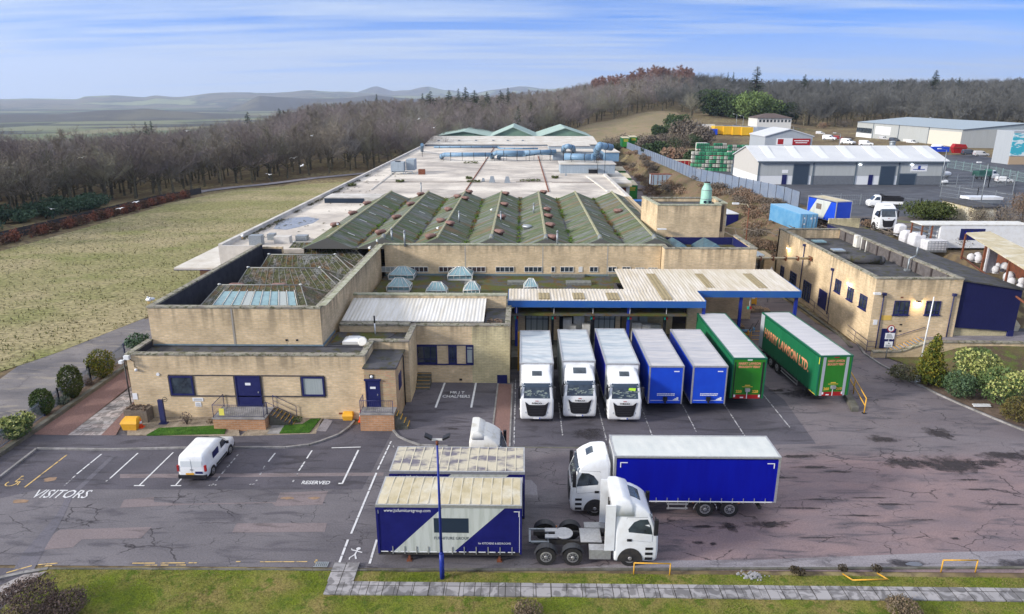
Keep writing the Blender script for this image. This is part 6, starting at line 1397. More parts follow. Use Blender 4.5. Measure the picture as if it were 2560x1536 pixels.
# ---- small vans and estate vehicles
def van(label, loc, rz, body=None, plate=None, group=None, detail=True, sc=1., long=False):
 m = body or vwhite; o = thing('van', label, 'van', loc, rz, group); o.scale = (sc, sc, sc); L_ = 4.4; b = MB(); rs = []
 for z, y0, y1, hw, r in ((.28, .12, 4.36, .86, .15), (.42, .02, 4.40, .91, .2), (.75, .0, 4.40, .925, .22), (.92, .06, 4.40, .92, .22), (1.02, .30, 4.39, .90, .22), (1.08, .85, 4.39, .89, .2), (1.4, 1.25, 4.36, .85, .18), (1.66, 1.62, 4.32, .80, .16), (1.78, 1.85, 4.26, .74, .16), (1.83, 2.1, 4.1, .6, .14)): rs.append(rrect(hw, y0, y1, z, r))
 b.loft(rs)
 for i in range(len(b.s)-2): b.s[i] = True
 bd = b.build('body', m, o); b = MB();
 b.poly([(-.76, 0.93, 1.12), (.76, 0.93, 1.12), (.68, 1.60, 1.66), (-.68, 1.60, 1.66)][::1]); b.v = [(x, y-.03, z+.03) for x, y, z in b.v]; b.build('windscreen', glassD, o)
 for s in (-1, 1):
  b = MB(); P = [(1.15, 1.12, .90), (2.1, 1.12, .90), (2.05, 1.52, .845), (1.62, 1.56, .835)]; b.poly([(s*(h+.006), y, z) for y, z, h in P][::s]); b.build('side_window', glassD, o)
  b = MB(); b.poly([(s*.93, .5, .42), (s*.93, 1.2, .42), (s*.93, 1.2, .421), (s*.93, .5, .421)]);
  for y in (.85, 3.55): wheel(o, s*.83, y, r=.32, w=.2, side=s)
  for y in (.85, 3.55): b = MB(); b.poly([(s*.929, y+.40*math.cos(math.pi*i/10), .30+.40*math.sin(math.pi*i/10)) for i in range(11)][::-s]); b.build('wheel_arch', black, o)
  B('side_strip', black, o, (*sorted((s*.90, s*.935)), 1.4, 3.0, .40, .52)); B('mirror', black, o, (*sorted((s*.9, s*1.05)), 1.2, 1.3, 1.05, 1.22))
  B('tail_light', redP, o, (*sorted((s*.80, s*.915)), 4.30, 4.42, .75, 1.15))
 B('bumper', black, o, (-.88, .88, 4.3, 4.46, .26, .50), (-.86, .86, -.04, .1, .26, .46))
 if detail:
  B('number_plate', yellow, o, (-.22+.1, .30+.1, 4.405, 4.42, .52, .63)); B('rear_window', mat('white_pane', (.62, .66, .68), .3), o, (-.66, .66, 4.385, 4.40, 1.05, 1.45)); B('sticker', navy, o, (-.68, -.2, 4.405, 4.415, .58, .74)); B('side_logo', navy, o, (-.905, -.885, 2.45, 3.3, 1.05, 1.48)); B('side_logo', navy, o, (.885, .905, 2.45, 3.3, 1.05, 1.48))
  B('door_seam', mat_seam, o, (-.008, .008, 4.402, 4.409, .5, 1.6)); B('door_handle', black, o, (-.1, .1, 4.405, 4.43, .84, .88))
 return o
van('white small van parked alone in the marked bays facing the office', (-20.6, 42.35, 0), math.pi)
# ================================================================ RIGHT-HAND BUILDING, STREET FURNITURE
GX, GY, GZ = 32.8, 62.2, 7.16
GB = thing('depot_building', 'separate flat roofed buff brick building with navy windows, downpipes and an outside stair', 'building', (36, 62, 0), local=False)
parapet(GB, [(GX, 87.6), (GX, GY), (40.75, GY), (40.75, 87.6)], 0, GZ, th=.4); parapet(GB, [(40.75, 87.6), (GX, 87.6)], 0, GZ-.05, th=.4)
flat(GB, [(GX+.4, GY+.4), (40.35, GY+.4), (40.35, 87.2), (GX+.4, 87.2)], 5.9, felt)
B('inner_render', mat('weathered_panel', (.085, .075, .075), .85, c2=(.13, .12, .12), scale=2.5), GB, (40.31, 40.345, GY+.45, 87.1, 5.9, 7.0)); b = MB()
for i in range(9): b.box(40.2, 40.3, GY+1.5+i*2.7, GY+1.7+i*2.7, 5.9, 6.98)
b.build('pilaster', mat('sooty_pier', (.05, .04, .04), .9), GB)
B('wall', brick, GB, (31.4, GX-.001, 87.7, 92, 0, 3.2))
def rX(pl, pyb, pr, pyt, X):
 a, c = atX(pr, pyb, X), atX(pl, pyt, X); return a[0], c[0], a[1], c[1]
for (pl, pt, pr, pb, nm) in ((2088, 696, 2103, 735, 'w'), (2119, 715, 2134, 755, 'w'), (2149, 734, 2168, 776, 'w'), (1974.6, 677, 1991, 720, 't'), (2007, 700, 2027, 757, 't'), (2047, 724, 2066, 775, 'd'), (1951, 662, 1960, 704, 't')):
 y0, y1 = atX(pr, (pt+pb)/2, GX)[0], atX(pl, (pt+pb)/2, GX)[0]; pc = (pl+pr)/2; z0, z1 = atX(pc, pb-3, GX)[1], atX(pc, pt+3, GX)[1]
 if nm == 'd': door(GB, (y0, y1, z0, z1), GX, navy, 'x', False)
 else: opening(GB, 'window', (y0, y1, z0, z1), GX, navy, glassD, nx=2 if nm == 'w' else 3, nz=2 if nm == 't' else 1, ax='x', hbar=.75, sill=nm == 'w' or None)
for a, c in (((2013.6, 616), (1998.6, 727)), ((2084, 677), (2069, 786))):
 y, zt = atX(*a, GX); y2, zb = atX(*c, GX); b = MB(); b.cyl((GX-.09, y, zb), (GX-.09, y, zt), .055, n=6); b.box(GX-.26, GX-.01, y-.16, y+.16, zt, zt+.25); b.build('drainpipe', railB, GB)
for a, zb in (((2209, 738), .3), ((2384, 740), 1.4)):
 x, zt = atY(*a, GY); b = MB(); b.cyl((x, GY-.09, zb), (x, GY-.09, zt), .055, n=6); b.box(x-.16, x+.16, GY-.26, GY-.01, zt, zt+.25); b.build('drainpipe', railB, GB)
for (pl, pr, pt, pb) in ((2234, 2273, 752, 787), (2313, 2350, 753, 787)): opening(GB, 'window', rY(pl, pt, pr, pb, GY), GY, navy, glassD, nx=3, hbar=.3, sill=True)
r = rY(2203, 827, 2234, 862, GY); door(GB, (r[0], r[1], .25, 2.15), GY, navy, sign=False)
for (px, py, X_, warm) in ((2296, 754, None, 1),):
 x, z = atY(px, py, GY); b = MB(); b.box(x-.18, x+.18, GY-.28, GY, z-.05, z+.06); o = b.build('wall_lamp', black, GB); B('bulb', lampW, o, (x-.12, x+.12, GY-.24, GY-.05, z-.09, z-.055))
 l_ = D.lights.new('wall_lamp_light', 'POINT'); l_.energy = 60; l_.color = (1, .72, .38); l_.shadow_soft_size = .1; lo = D.objects.new('wall_lamp_light', l_); COL.objects.link(lo); lo.location = (x, GY-.3, z-.2)
for px, py in ((1973, 620), (2126, 708)):
 y, z = atX(px, py, GX); b = MB(); b.box(GX-.3, GX, y-.16, y+.16, z-.05, z+.08); o = b.build('wall_lamp', vwhite, GB); B('bulb', lampW, o, (GX-.26, GX-.05, y-.1, y+.1, z-.1, z-.055))
 l_ = D.lights.new('wall_lamp_light', 'POINT'); l_.energy = 45; l_.color = (1, .75, .42); l_.shadow_soft_size = .1; lo = D.objects.new('wall_lamp_light', l_); COL.objects.link(lo); lo.location = (GX-.32, y, z-.2)
x, z = atY(2187, 733, GY-.3); b = MB(); b.box(x-.15, x+.45, GY-.6, GY-.3, z-.1, z+.08); b.cyl((x, GY-.3, z), (x+.1, GY, z-.1), .04, n=5); b.build('camera', vwhite, GB)
x, z = atY(2216, 795, GY); B('sign', mat('faded_yellow_sign', (.62, .42, .10), .7), GB, (x-.48, x+.48, GY-.03, GY-.002, z-.24, z+.24)); x, z = atY(2188, 806, GY); B('sign', wpaint, GB, (x-.19, x+.19, GY-.03, GY-.002, z-.25, z+.25))
for px, py in ((2252, 812), (2250, 828), (2255, 744)): x, z = atY(px, py, GY); B('air_vent', rust if py < 800 else black, GB, (x-.12, x+.12, GY-.02, GY-.002, z-.07, z+.07))
# outside stair and terrace
sx0, sx1 = atY(2240, 862, 61)[0], atY(2322, 826, 61)[0]; TZ = 1.42; b = MB(); b2 = MB(); n = 9
for i in range(n): x0 = lerp(sx0, sx1, i/n); x1 = lerp(sx0, sx1, (i+1)/n); z = .2+(TZ-.2)*(i+1)/n; b.box(x0, x1, 60.7, GY-.1, 0, z); b2.box(x0-.01, x0+.09, 60.7, GY-.1, z, z+.012)
b.build('steps', kerbM, GB); b2.build('step_nosing', yrail, GB)
b = MB(); b.cyl((sx0, GY-.12, 1.35), (sx1+.3, GY-.12, TZ+1.0), .03, n=5); b.build('handrail', railB, GB)
b = MB(); b.hexa([(sx0-2.6, 60.3, 0), (sx1, 60.3, 0), (sx1, 60.65, 0), (sx0-2.6, 60.65, 0), (sx0-2.6, 60.3, .55), (sx0+.2, 60.3, .55), (sx0+.2, 60.65, .55), (sx0-2.6, 60.65, .55)]);
b = MB(); b.ext([(sx0-2.4, 0), (46.2, 0), (46.2, TZ+.05), (sx1-.2, TZ+.1), (sx0+.1, .55), (sx0-2.4, .5)], 60.3, 60.62, 'y'); b.build('terrace_wall', brick, GB)
b = MB(); b.ext([(sx0-2.4, .5), (sx0+.1, .55), (sx1-.2, TZ+.1), (46.2, TZ+.05), (46.2, TZ+.17), (sx1-.2, TZ+.22), (sx0+.1, .67), (sx0-2.4, .62)], 60.22, 60.7, 'y'); b.build('coping', coping, GB)
flat(GB, [(sx1, 60.63), (52, 60.63), (52, 63.8), (sx1, 63.8)], TZ, patchL, 'terrace')
for (px, py, w_, d_) in ((2020, 588, 1.3, 1.1), (2052, 606, 1.4, 1.2), (2100, 628, 1.3, 1.1)):
 p = at(px, py, 6.2); b = MB(); b.box(p.x-w_/2-.2, p.x+w_/2+.2, p.y-.2, p.y+d_+.2, 5.9, 6.15); o = b.build('roof_hatch', felt, GB); B('dome', glassL if py != 606 else glassS, o, (p.x-w_/2, p.x+w_/2, p.y, p.y+d_, 6.15, 6.28))
p = at(2168, 655, 6.1); o = thing('water_tank', 'dark round ended tank lying on the depot roof', 'tank', (p.x, p.y, 5.9)); b = MB(); b.cyl((-1.6, .4, .45), (1.3, -.3, .45), .48, n=14); b.ball((-1.6, .4, .45), .48); b.ball((1.3, -.3, .45), .48); b.build('shell', felt, o)
b = MB(); q = at(2250, 668, 5.9); b.tube([Vector((39.9, 70, 5.9)), Vector((39.9, 70, 7.2)), Vector((40.55, 70, 7.5)), Vector((40.55, 70, 8.4))], .09, 6); b.box(39.6, 40.1, 69.8, 70.2, 5.9, 6.1); b.build('flue', galv, GB); b = MB(); b.tube([Vector((39.8, 79, 5.9)), Vector((39.8, 79, 7.2))], .07, 6); b.tube([Vector((39.8, 80.2, 5.9)), Vector((39.8, 80.2, 7.4))], .07, 6); b.box(39.9, 40.3, 81.5, 82.4, 5.9, 7.3); b.build('vent_pipe', vdirty, GB)
# dark shed beside it
SH = thing('dark_shed', 'navy sheet clad lean-to shed with a dark felt roof against the depot building', 'shed', (45, 62.5, 0), local=False)
zR = atY(2557, 727, 62.4)[1]; xR = atY(2557, 727, 62.4)[0]
b = MB(); b.ext([(40.8, 2.3), (xR, 1.9), (xR, zR), (40.8, 6.85)], 62.4, 92, 'y'); b.build('wall', navyclad, SH); B('plinth', brick2, SH, (40.8, 46.6, 62.6, 63, 0, 2.25)); B('corner_post', navy, SH, (xR-.5, xR+.02, 62.38, 62.7, 0, 2.0))
b = MB(); b.hexa([(40.8, 62.2, 6.86), (xR+.3, 62.2, zR), (xR+.3, 92.3, zR), (40.8, 92.3, 6.86), (40.8, 62.2, 6.98), (xR+.3, 62.2, zR+.13), (xR+.3, 92.3, zR+.13), (40.8, 92.3, 6.98)]); b.build('roof', felt, SH)
B('rear_wall', brick2, SH, (40.9, 45, 91.9, 92.2, 5, 7.6));
# railings along the lane
def raise_(o, l, c): tag(o, l, c); return o
for i, (P, l) in enumerate((([(1863, 660), (1910, 692), (1959, 722)], 'dark railing along the lane behind the depot, farthest of the runs'), ([(2001, 752), (2034, 780), (2069, 810)], 'dark railing along the lane under the depot door'), ([(2106, 830), (2135, 856), (2165, 880)], 'dark railing along the lane ending near the depot corner'))):
 o = thing('lane_railing', l, 'railing', tuple(at(*P[0], .05)), 0, 'railings along the sloping lane', local=False); railing(o, [tuple(at(*q, .08)) for q in P], 0, 1.1, bars=False, name='rails')
o = thing('corner_railing', 'short dark railing closing off the depot front corner', 'railing', tuple(at(2165, 882, .05)), local=False); railing(o, [tuple(at(2165, 882, .08)), tuple(at(2188, 882, .08))], 0, 1.1, bars=False, name='rails')
strip('kerb', kerbD, [(1880, 690), (2000, 768), (2106, 845), (2128, 870)], .3, -.02, .14)
# yellow rails and dock block
o = thing('ramp_rail', 'yellow tubular guard rail on a concrete block beside the green trailer', 'guard rail', tuple(at(2158, 1033)), local=False)
a, c = at(2160, 1034), at(2133, 985); b = MB(); up = Vector((0, 0, 1.25))
for q in (a, c): b.cyl(q, q+up, .045, n=7)
for k in (1., .5): b.cyl(a+up*k, c+up*k, .04, n=6)
d_ = (c-a); b.cyl(c+up, c+d_*.9+up, .04, n=6); b.cyl(c+up*.5, c+d_*.9+up*.5, .04, n=6); b.build('rails', yrail, o); B('foot', black, o, (a.x-.12, a.x+.12, a.y-.12, a.y+.12, 0, .06))
b = MB(); a2, c2_ = at(2142, 1030), at(2112, 975); n_ = Vector((.42, 0, 0)); b.hexa([a2-n_, a2+n_*.3, c2_+n_*.3, c2_-n_]+[q+Vector((0, 0, .38)) for q in (a2-n_, a2+n_*.3, c2_+n_*.3, c2_-n_)]); b.build('concrete_block', kerbD, o)
o = thing('dock_rail', 'small yellow rail between the two green trailers', 'guard rail', tuple(at(1876, 852)), local=False); railing(o, [tuple(at(1876, 852)), tuple(at(1899, 852))], 0, 1.0, yrail, bars=False, name='rails', r=.035)
def hoop(label, pa_, pb_, h, fallen=False):
 a, c = at(*pa_), at(*pb_); o = thing('hoop_barrier', label, 'barrier', tuple(a), 0, 'yellow hoop barriers along the verge', local=False); b = MB()
 if fallen: up = Vector((.2, -.62, .12)); a.z = c.z = .12
 else: up = Vector((0, 0, h))
 b.cyl(a, a+up, .035, n=6); b.cyl(c, c+up, .035, n=6); b.cyl(a+up, c+up, .035, n=6); b.ball(a+up, .036, 6, 4); b.ball(c+up, .036, 6, 4); b.build('hoop', yrail, o)
hoop('yellow hoop barrier standing in front of the tractor unit', (1584, 1438), (1674, 1440), .72); hoop('upright yellow hoop barrier at the right end of the verge', (2352, 1431), (2438, 1431), .72); hoop('yellow hoop barrier knocked flat on the grass', (2106, 1440), (2192, 1438), .7, True)
# floodlight column
lx, ly = -3.94, 29.1; o = thing('floodlight_column', 'tall blue pole with two black floodlights rising in front of the swap bodies', 'lamp post', (lx, ly, 0)); b = MB(); b.cyl((0, 0, 0), (0, 0, 1.5), .12, .12, n=10); b.cyl((0, 0, 1.5), (0, 0, 1.6), .12, .085, n=10); b.cyl((0, 0, 1.6), (-.02, 0, 7.6), .075, .05, n=8); b.build('pole', blueP, o)
b = MB(); b.cyl((-.02, 0, 7.5), (-.02, 0, 7.75), .07, n=7); b.build('pole_cap', rust, o); b = MB(); b.box(-.28, .25, -.04, .04, 7.74, 7.81); b.build('bracket', wframe, o)
for s in (-1, 1):
 f = MB(); c = Vector((s*.42, .02, 7.92)); f.box(-.2, .2, -.17, .17, -.05, .05); k = math.cos(.55); q = math.sin(.55)*s
 f.v = [(c.x+x*k-z*q*.3, c.y+y, c.z+z*.9+x*s*math.sin(.45)) for x, y, z in f.v]; f.build('floodlight', black, o)
# flag pole, signs
fx, fy = 36.42, 59.3; o = thing('flagpole', 'white bare flagpole rising from the golden conifer', 'flagpole', (fx, fy, 0)); b = MB(); b.cyl((0, 0, 0), (0.12, 0, 6.1), .075, .045, n=8); b.build('pole', vwhite, o); b = MB(); b.ball((.12, 0, 6.13), .06, 8, 5); b.build('finial', vwhite, o)
p = at(2214, 897); o = thing('width_sign', 'grey signpost with a round red rimmed sign over two white plates at the depot corner', 'sign', (p.x, p.y, 0)); b = MB(); b.cyl((0, 0, 0), (0, 0, 3.2), .05, n=7); b.build('post', galv, o)
b = MB(); b.cyl((0, -.07, 2.95), (0, -.09, 2.95), .34, n=24); b.build('sign_rim', redP, o); b = MB(); b.cyl((0, -.091, 2.95), (0, -.10, 2.95), .26, n=24); s_ = b.build('sign_face', wpaint, o)
b = MB(); b.box(-.045, .045, -.106, -.101, 2.80, 3.0); b.poly([(-.13, -.106, 2.98), (.13, -.106, 2.98), (0, -.106, 3.14)]); b.build('arrow', dgrey, o)
B('sign_plate', wpaint, o, (-.42, .42, -.09, -.06, 1.95, 2.52), (-.36, .36, -.09, -.06, 1.15, 1.7)); b = MB()
for k in range(4): b.box(-.32, .30-.06*k, -.096, -.091, 2.05+k*.11, 2.09+k*.11)
for k in range(2): b.box(-.26, .26, -.096, -.091, 1.24+k*.1, 1.28+k*.1)
b.poly([(-.1, -.096, 1.5), (.1, -.096, 1.5), (0, -.096, 1.62)]); b.build('print', dgrey, o)
def gritbin(label, px, py, w_, rz=0):
 p = at(px, py); o = thing('grit_bin', label, 'grit bin', (p.x, p.y, .1), rz, 'yellow grit bins'); k = w_/2; b = MB(); b.loft([[(-k*.85, -k*.5, 0), (k*.85, -k*.5, 0), (k*.85, k*.5, 0), (-k*.85, k*.5, 0)], [(-k, -k*.6, k*.9), (k, -k*.6, k*.9), (k, k*.6, k*.9), (-k, k*.6, k*.9)]]); b.build('bin', yellow, o)
 b = MB(); b.loft([[(-k*1.06, -k*.66, k*.9), (k*1.06, -k*.66, k*.9), (k*1.06, k*.66, k*.9), (-k*1.06, k*.66, k*.9)], [(-k*.95, -k*.4, k*1.25), (k*.95, -k*.4, k*1.25), (k*.95, k*.6, k*1.4), (-k*.95, k*.6, k*1.4)], [(-k*.8, 0, k*1.45), (k*.8, 0, k*1.45), (k*.8, k*.5, k*1.5), (-k*.8, k*.5, k*1.5)]]); b.build('lid', yellow, o)
gritbin('larger yellow grit bin at the left end of the office by the log store', 330, 1075, 1.15); gritbin('smaller yellow grit bin against the office wall by the second door', 871, 1052, .78)
p = at(2525, 828, TZ); o = thing('bulk_bin', 'cream box bin standing on the terrace in front of the dark shed', 'bin', (p.x, p.y+.3, TZ)); b = MB(); b.loft([[(-.7, -.4, 0), (.7, -.4, 0), (.75, .5, 0), (-.75, .5, 0)], [(-.75, -.5, .6), (.75, -.5, .6), (.8, .5, .75), (-.8, .5, .75)], [(-.5, 0, 1.05), (.6, 0, 1.05), (.6, .5, 1.05), (-.5, .5, 1.05)]]); b.build('bin', cream, o)
def cone(label, px, py, h=.7, z=.1, tip=None):
 p = at(px, py); o = thing('traffic_cone', label, 'traffic cone', (p.x, p.y, z), 0); b = MB(); b.box(-.2, .2, -.2, .2, 0, .04); b.cyl((0, 0, .04), (0, 0, h), .15, .03, n=10); b.build('cone', orange, o); b = MB(); b.cyl((0, 0, h*.45), (0, 0, h*.72), .10, .075, n=10); b.build('band', tip or wpaint, o)
cone('orange cone tucked behind the large yellow grit bin', 354, 1072); cone('white banded cone beside the brick platform of the second door', 903, 1057, .95)
p = at(336, 1066); o = thing('log_store', 'weathered stone and timber planter at the corner of the office', 'planter', (p.x, p.y+.7, .1)); b = MB(); b.box(-.85, .85, -.35, .55, 0, 1.0); b.build('body', woodG, o); b = MB()
for i in range(60): x, y, s_ = R.uniform(-.8, .8), R.uniform(-.3, .5), R.uniform(.04, .12); b.box(x-s_, x+s_, y-s_*.5, y+s_*.5, 1.0, 1.0+R.uniform(.03, .16), R.uniform(0, 3))
b.build('logs', soilM, o)
p = at(410, 1062); o = thing('standpipe', 'dark blue filling standpipe with a hand wheel beside the office wall', 'standpipe', (p.x, p.y, .1)); b = MB(); b.box(-.18, .18, -.08, .1, 0, 1.9); b.box(-.3, .3, -.2, .2, 0, .06); b.build('post', railB, o); b = MB();
for k in range(12): a0, a1 = k*math.pi/6, (k+1)*math.pi/6; b.cyl((.38+.17*math.cos(a0), -.05, 1.95+.17*math.sin(a0)), (.38+.17*math.cos(a1), -.05, 1.95+.17*math.sin(a1)), .02, n=4)
b.cyl((.1, -.05, 1.9), (.45, -.05, 1.95), .03, n=5); b.build('hand_wheel', black, o)
p = at(803, 1413); b = MB(); [b.box(-.3+k*.1, -.24+k*.1, -.16, .16, 0, .03) for k in range(7)]; b.box(-.36, .36, -.2, -.161, 0, .035); b.box(-.36, .36, .161, .2, 0, .035); o = b.build('drain_grate', galv, None); o.location = (p.x, p.y, .012); tag(o, 'steel drain grate at the road edge by the verge', 'drain grate')
p = at(1880, 1442); b = MB()
for i in range(60): x, y, s_ = R.gauss(0, .3), R.gauss(0, .16), R.uniform(.03, .09); b.hexa([(x-s_, y-s_, 0), (x+s_, y-s_*.6, 0), (x+s_*.8, y+s_, 0), (x-s_, y+s_*.7, 0), (x-s_*.6, y-s_*.5, s_*1.2), (x+s_*.5, y-s_*.5, s_), (x+s_*.5, y+s_*.5, s_*1.4), (x-s_*.5, y+s_*.4, s_)])
o = b.build('rubble', mat('rubble_grey', (.38, .38, .40), .9, c2=(.2, .2, .21), scale=5.), None); o.location = (p.x, p.y, .06); tag(o, 'heap of pale rubble lying on the grass verge', 'rubble', kind='stuff')
p = at(2292, 957); o = thing('marker_stone', 'white painted marker stone at the kerb below the golden conifer', 'stone', (p.x, p.y, .1)); b = MB(); b.loft([rrect(.22, -.15, .15, 0, .08), rrect(.22, -.15, .15, .55, .08), rrect(.1, -.1, .1, .8, .05)]); b.build('stone', vwhite, o)
p = at(2455, 1022); o = thing('plank_bench', 'two white planks on the soil at the foot of the variegated shrub', 'planks', (p.x, p.y, .1)); B('plank', vwhite, o, (-.7, .6, -.1, .05, .1, .16), (-.6, .75, .2, .35, .1, .16))
# stone edging, bed and railing on the left
strip('kerb', kerbD, [(317, 922), (150, 1040), (0, 1143), (-140, 1240)], .38, .0, .38)
sheet('garden_bed', soilM, [(310, 895), (318, 922), (150, 1040), (0, 1143), (-140, 1240), (-200, 1200), (0, 1100), (150, 985), (250, 920)], .2)
def fence(label, P, h, m, gap=.13, post=2.6, pm=None, rail=2, z0=.15, r=.012, group=None, cat='fence', solid=False, zf=None):
 P = [Vector(p) for p in P]; o = thing('fence', label, cat, tuple(P[0]), 0, group, local=False); bars = MB(); po = MB()
 for a, c in zip(P, P[1:]):
  L_ = (c-a).length; d_ = (c-a).normalized(); n_ = max(1, round(L_/post))
  for i in range(n_+1):
   q = a.lerp(c, i/n_); q.z = (hgt(q.x, q.y) if zf is None else zf)+0; po.box(q.x-.05, q.x+.05, q.y-.05, q.y+.05, q.z, q.z+h+.08)
  n_ = int(L_/gap)
  for i in range(n_):
   q = a+d_*(i+.5)*gap; z = (hgt(q.x, q.y) if zf is None else zf)
   if solid: w_ = gap*.5*.86; bars.hexa([(q.x-d_.x*w_-.01, q.y-d_.y*w_, z), (q.x+d_.x*w_-.01, q.y+d_.y*w_, z), (q.x+d_.x*w_+.01, q.y+d_.y*w_+.02, z), (q.x-d_.x*w_+.01, q.y-d_.y*w_+.02, z), (q.x-d_.x*w_-.01, q.y-d_.y*w_, z+h), (q.x+d_.x*w_-.01, q.y+d_.y*w_, z+h), (q.x+d_.x*w_+.01, q.y+d_.y*w_+.02, z+h), (q.x-d_.x*w_+.01, q.y-d_.y*w_+.02, z+h)])
   else: bars.cyl((q.x, q.y, z+.05), (q.x, q.y, z+h), r, n=3, cap=False)
  za, zc = (hgt(a.x, a.y), hgt(c.x, c.y)) if zf is None else (zf, zf)
  for k in range(rail): f = .12+.76*k/max(1, rail-1); bars.cyl((a.x, a.y+.03, za+h*f), (c.x, c.y+.03, zc+h*f), .03, n=4)
 bars.build('panel', m, o); each(po, 'post', pm or m, o); return o
fence('grey bar railing along the planting bed left of the office', [at(314, 895, .2), at(228, 956, .2), at(150, 1012, .2), at(70, 1072, .2), at(-20, 1138, .2), at(-120, 1215, .2)], 1.35, mat('weathered_rail', (.14, .17, .23), .6), .13, 2.6, railB, zf=.18, r=.022)
fence('long palisade fence of blue grey pales following the bank between lane and estate', [Vector((xfence(y), y, 0)) for y in (258, 225, 190, 158, 140, 125, 118)], 2.7, palis, .30, 2.8, mat('dark_pale_post', (.05, .05, .06), .7), solid=True)
fence('blue grey palisade fence on the far bank by the yellow skips', [on(1740, 345), on(1830, 350), on(1935, 345), on(1990, 330)], 2.6, palis, .35, 3, solid=True)
fence('galvanised mesh fence around the compound right of the grey unit', [at(2350, 494, 5), at(2440, 508, 5), at(2530, 522, 5), at(2620, 540, 5)], 2.6, galv, .16, 3.2, r=.014, rail=4)
fence('galvanised mesh fence at the back of the right-hand compound', [at(2350, 468, 5), at(2470, 470, 5), at(2535, 462, 5), at(2530, 490, 5)], 2.6, galv, .2, 3.2, r=.012, rail=4)
fence('pale green mesh fence along the estate road verge on the right', [at(2368, 420, 5), at(2470, 438, 5), at(2560, 458, 5), at(2680, 480, 5)], 2.2, mat('green_mesh', (.22, .32, .32), .6), .22, 3.2, r=.012, rail=3)
fence('low fence at the near edge of the estate yard behind the containers', [at(2050, 512, 5), at(2200, 515, 5), at(2300, 525, 5), at(2420, 545, 5)], 1.9, galv, .3, 3.2, r=.012, rail=3)
# hedge along the meadow edge
def leafcloud(b, c, rad3, n, s, rr, shell=.55, up=0.):
 for _ in range(n):
  while 1:
   v = Vector((rr.uniform(-1, 1), rr.uniform(-1, 1), rr.uniform(-1, 1)))
   if .05 < v.length < 1: break
  v = v.normalized()*(shell+(1-shell)*rr.random()); p = Vector((c[0]+v.x*rad3[0], c[1]+v.y*rad3[1], c[2]+v.z*rad3[2]))
  if p.z < .02: p.z = rr.uniform(0.02, .3)
  a = Vector((rr.uniform(-1, 1), rr.uniform(-1, 1), rr.uniform(-.5, 1))).normalized(); q = a.orthogonal().normalized(); w_ = a.cross(q); k = s*rr.uniform(.6, 1.3)
  b.poly([p-q*k-w_*k*.5, p+q*k-w_*k*.4, p+q*k*.3+w_*k*.8])
hedgeM = mat('beech_hedge', (.15, .065, .045), .9, c2=(.09, .06, .04), scale=.25, c3=(.22, .08, .05), s3=.5, lo3=.5, hi3=.6)
laurel = mat('rhododendron_leaf', (.025, .065, .035), .6, c2=(.06, .11, .055), scale=1.2, rnd=.2, spec=.4)
hp = [(-87, 84), (-86, 104), (-84, 130), (-83, 150), (-82, 168)]
for k, ((x0, y0), (x1, y1)) in enumerate(zip(hp, hp[1:])):
 for j in range(4):
  xa, ya = lerp(x0, x1, j/4), lerp(y0, y1, j/4); xb, yb = lerp(x0, x1, (j+1)/4), lerp(y0, y1, (j+1)/4)
  rr = random.Random(k*10+j); b = MB(); z0 = hgt(xa, ya)
  for _ in range(7): t = rr.random(); leafcloud(b, (lerp(xa, xb, t)-xa, lerp(ya, yb, t)-ya, .9), (1.1, 1.4, rr.uniform(.8, 1.35)), 130, .2, rr, .3)
  o = b.build('hedge_shrub', hedgeM, None); o.location = (xa, ya, z0); tag(o, 'russet clipped beech hedge bush in the row along the meadow edge', 'hedge', 'hedge along the far side of the meadow')
fence('dark boundary fence running behind the russet hedge', [(-90, 84, 0), (-88.5, 104, 0), (-86.5, 130, 0), (-85, 168, 0), (-84, 180, 0)], 1.6, mat('dark_close_board', (.04, .04, .045), .9), .35, 3, solid=True)
def wedgeroad():
 b = MB(); P = [(-94, 84), (-90.5, 104), (-88.5, 130), (-87, 168), (-84, 184), (-60, 204), (-34, 232)]
 for (x0, y0), (x1, y1) in zip(P, P[1:]):
  for j in range(4):
   a = (lerp(x0, x1, j/4), lerp(y0, y1, j/4)); c = (lerp(x0, x1, (j+1)/4), lerp(y0, y1, (j+1)/4)); b.poly([(x-o_, y+o_*.5, hgt(x, y)+.15) for (x, y), o_ in ((a, 3.2), (a, 0), (c, 0), (c, 3.2))])
 b.build('road', patchL, kind='structure')
wedgeroad()
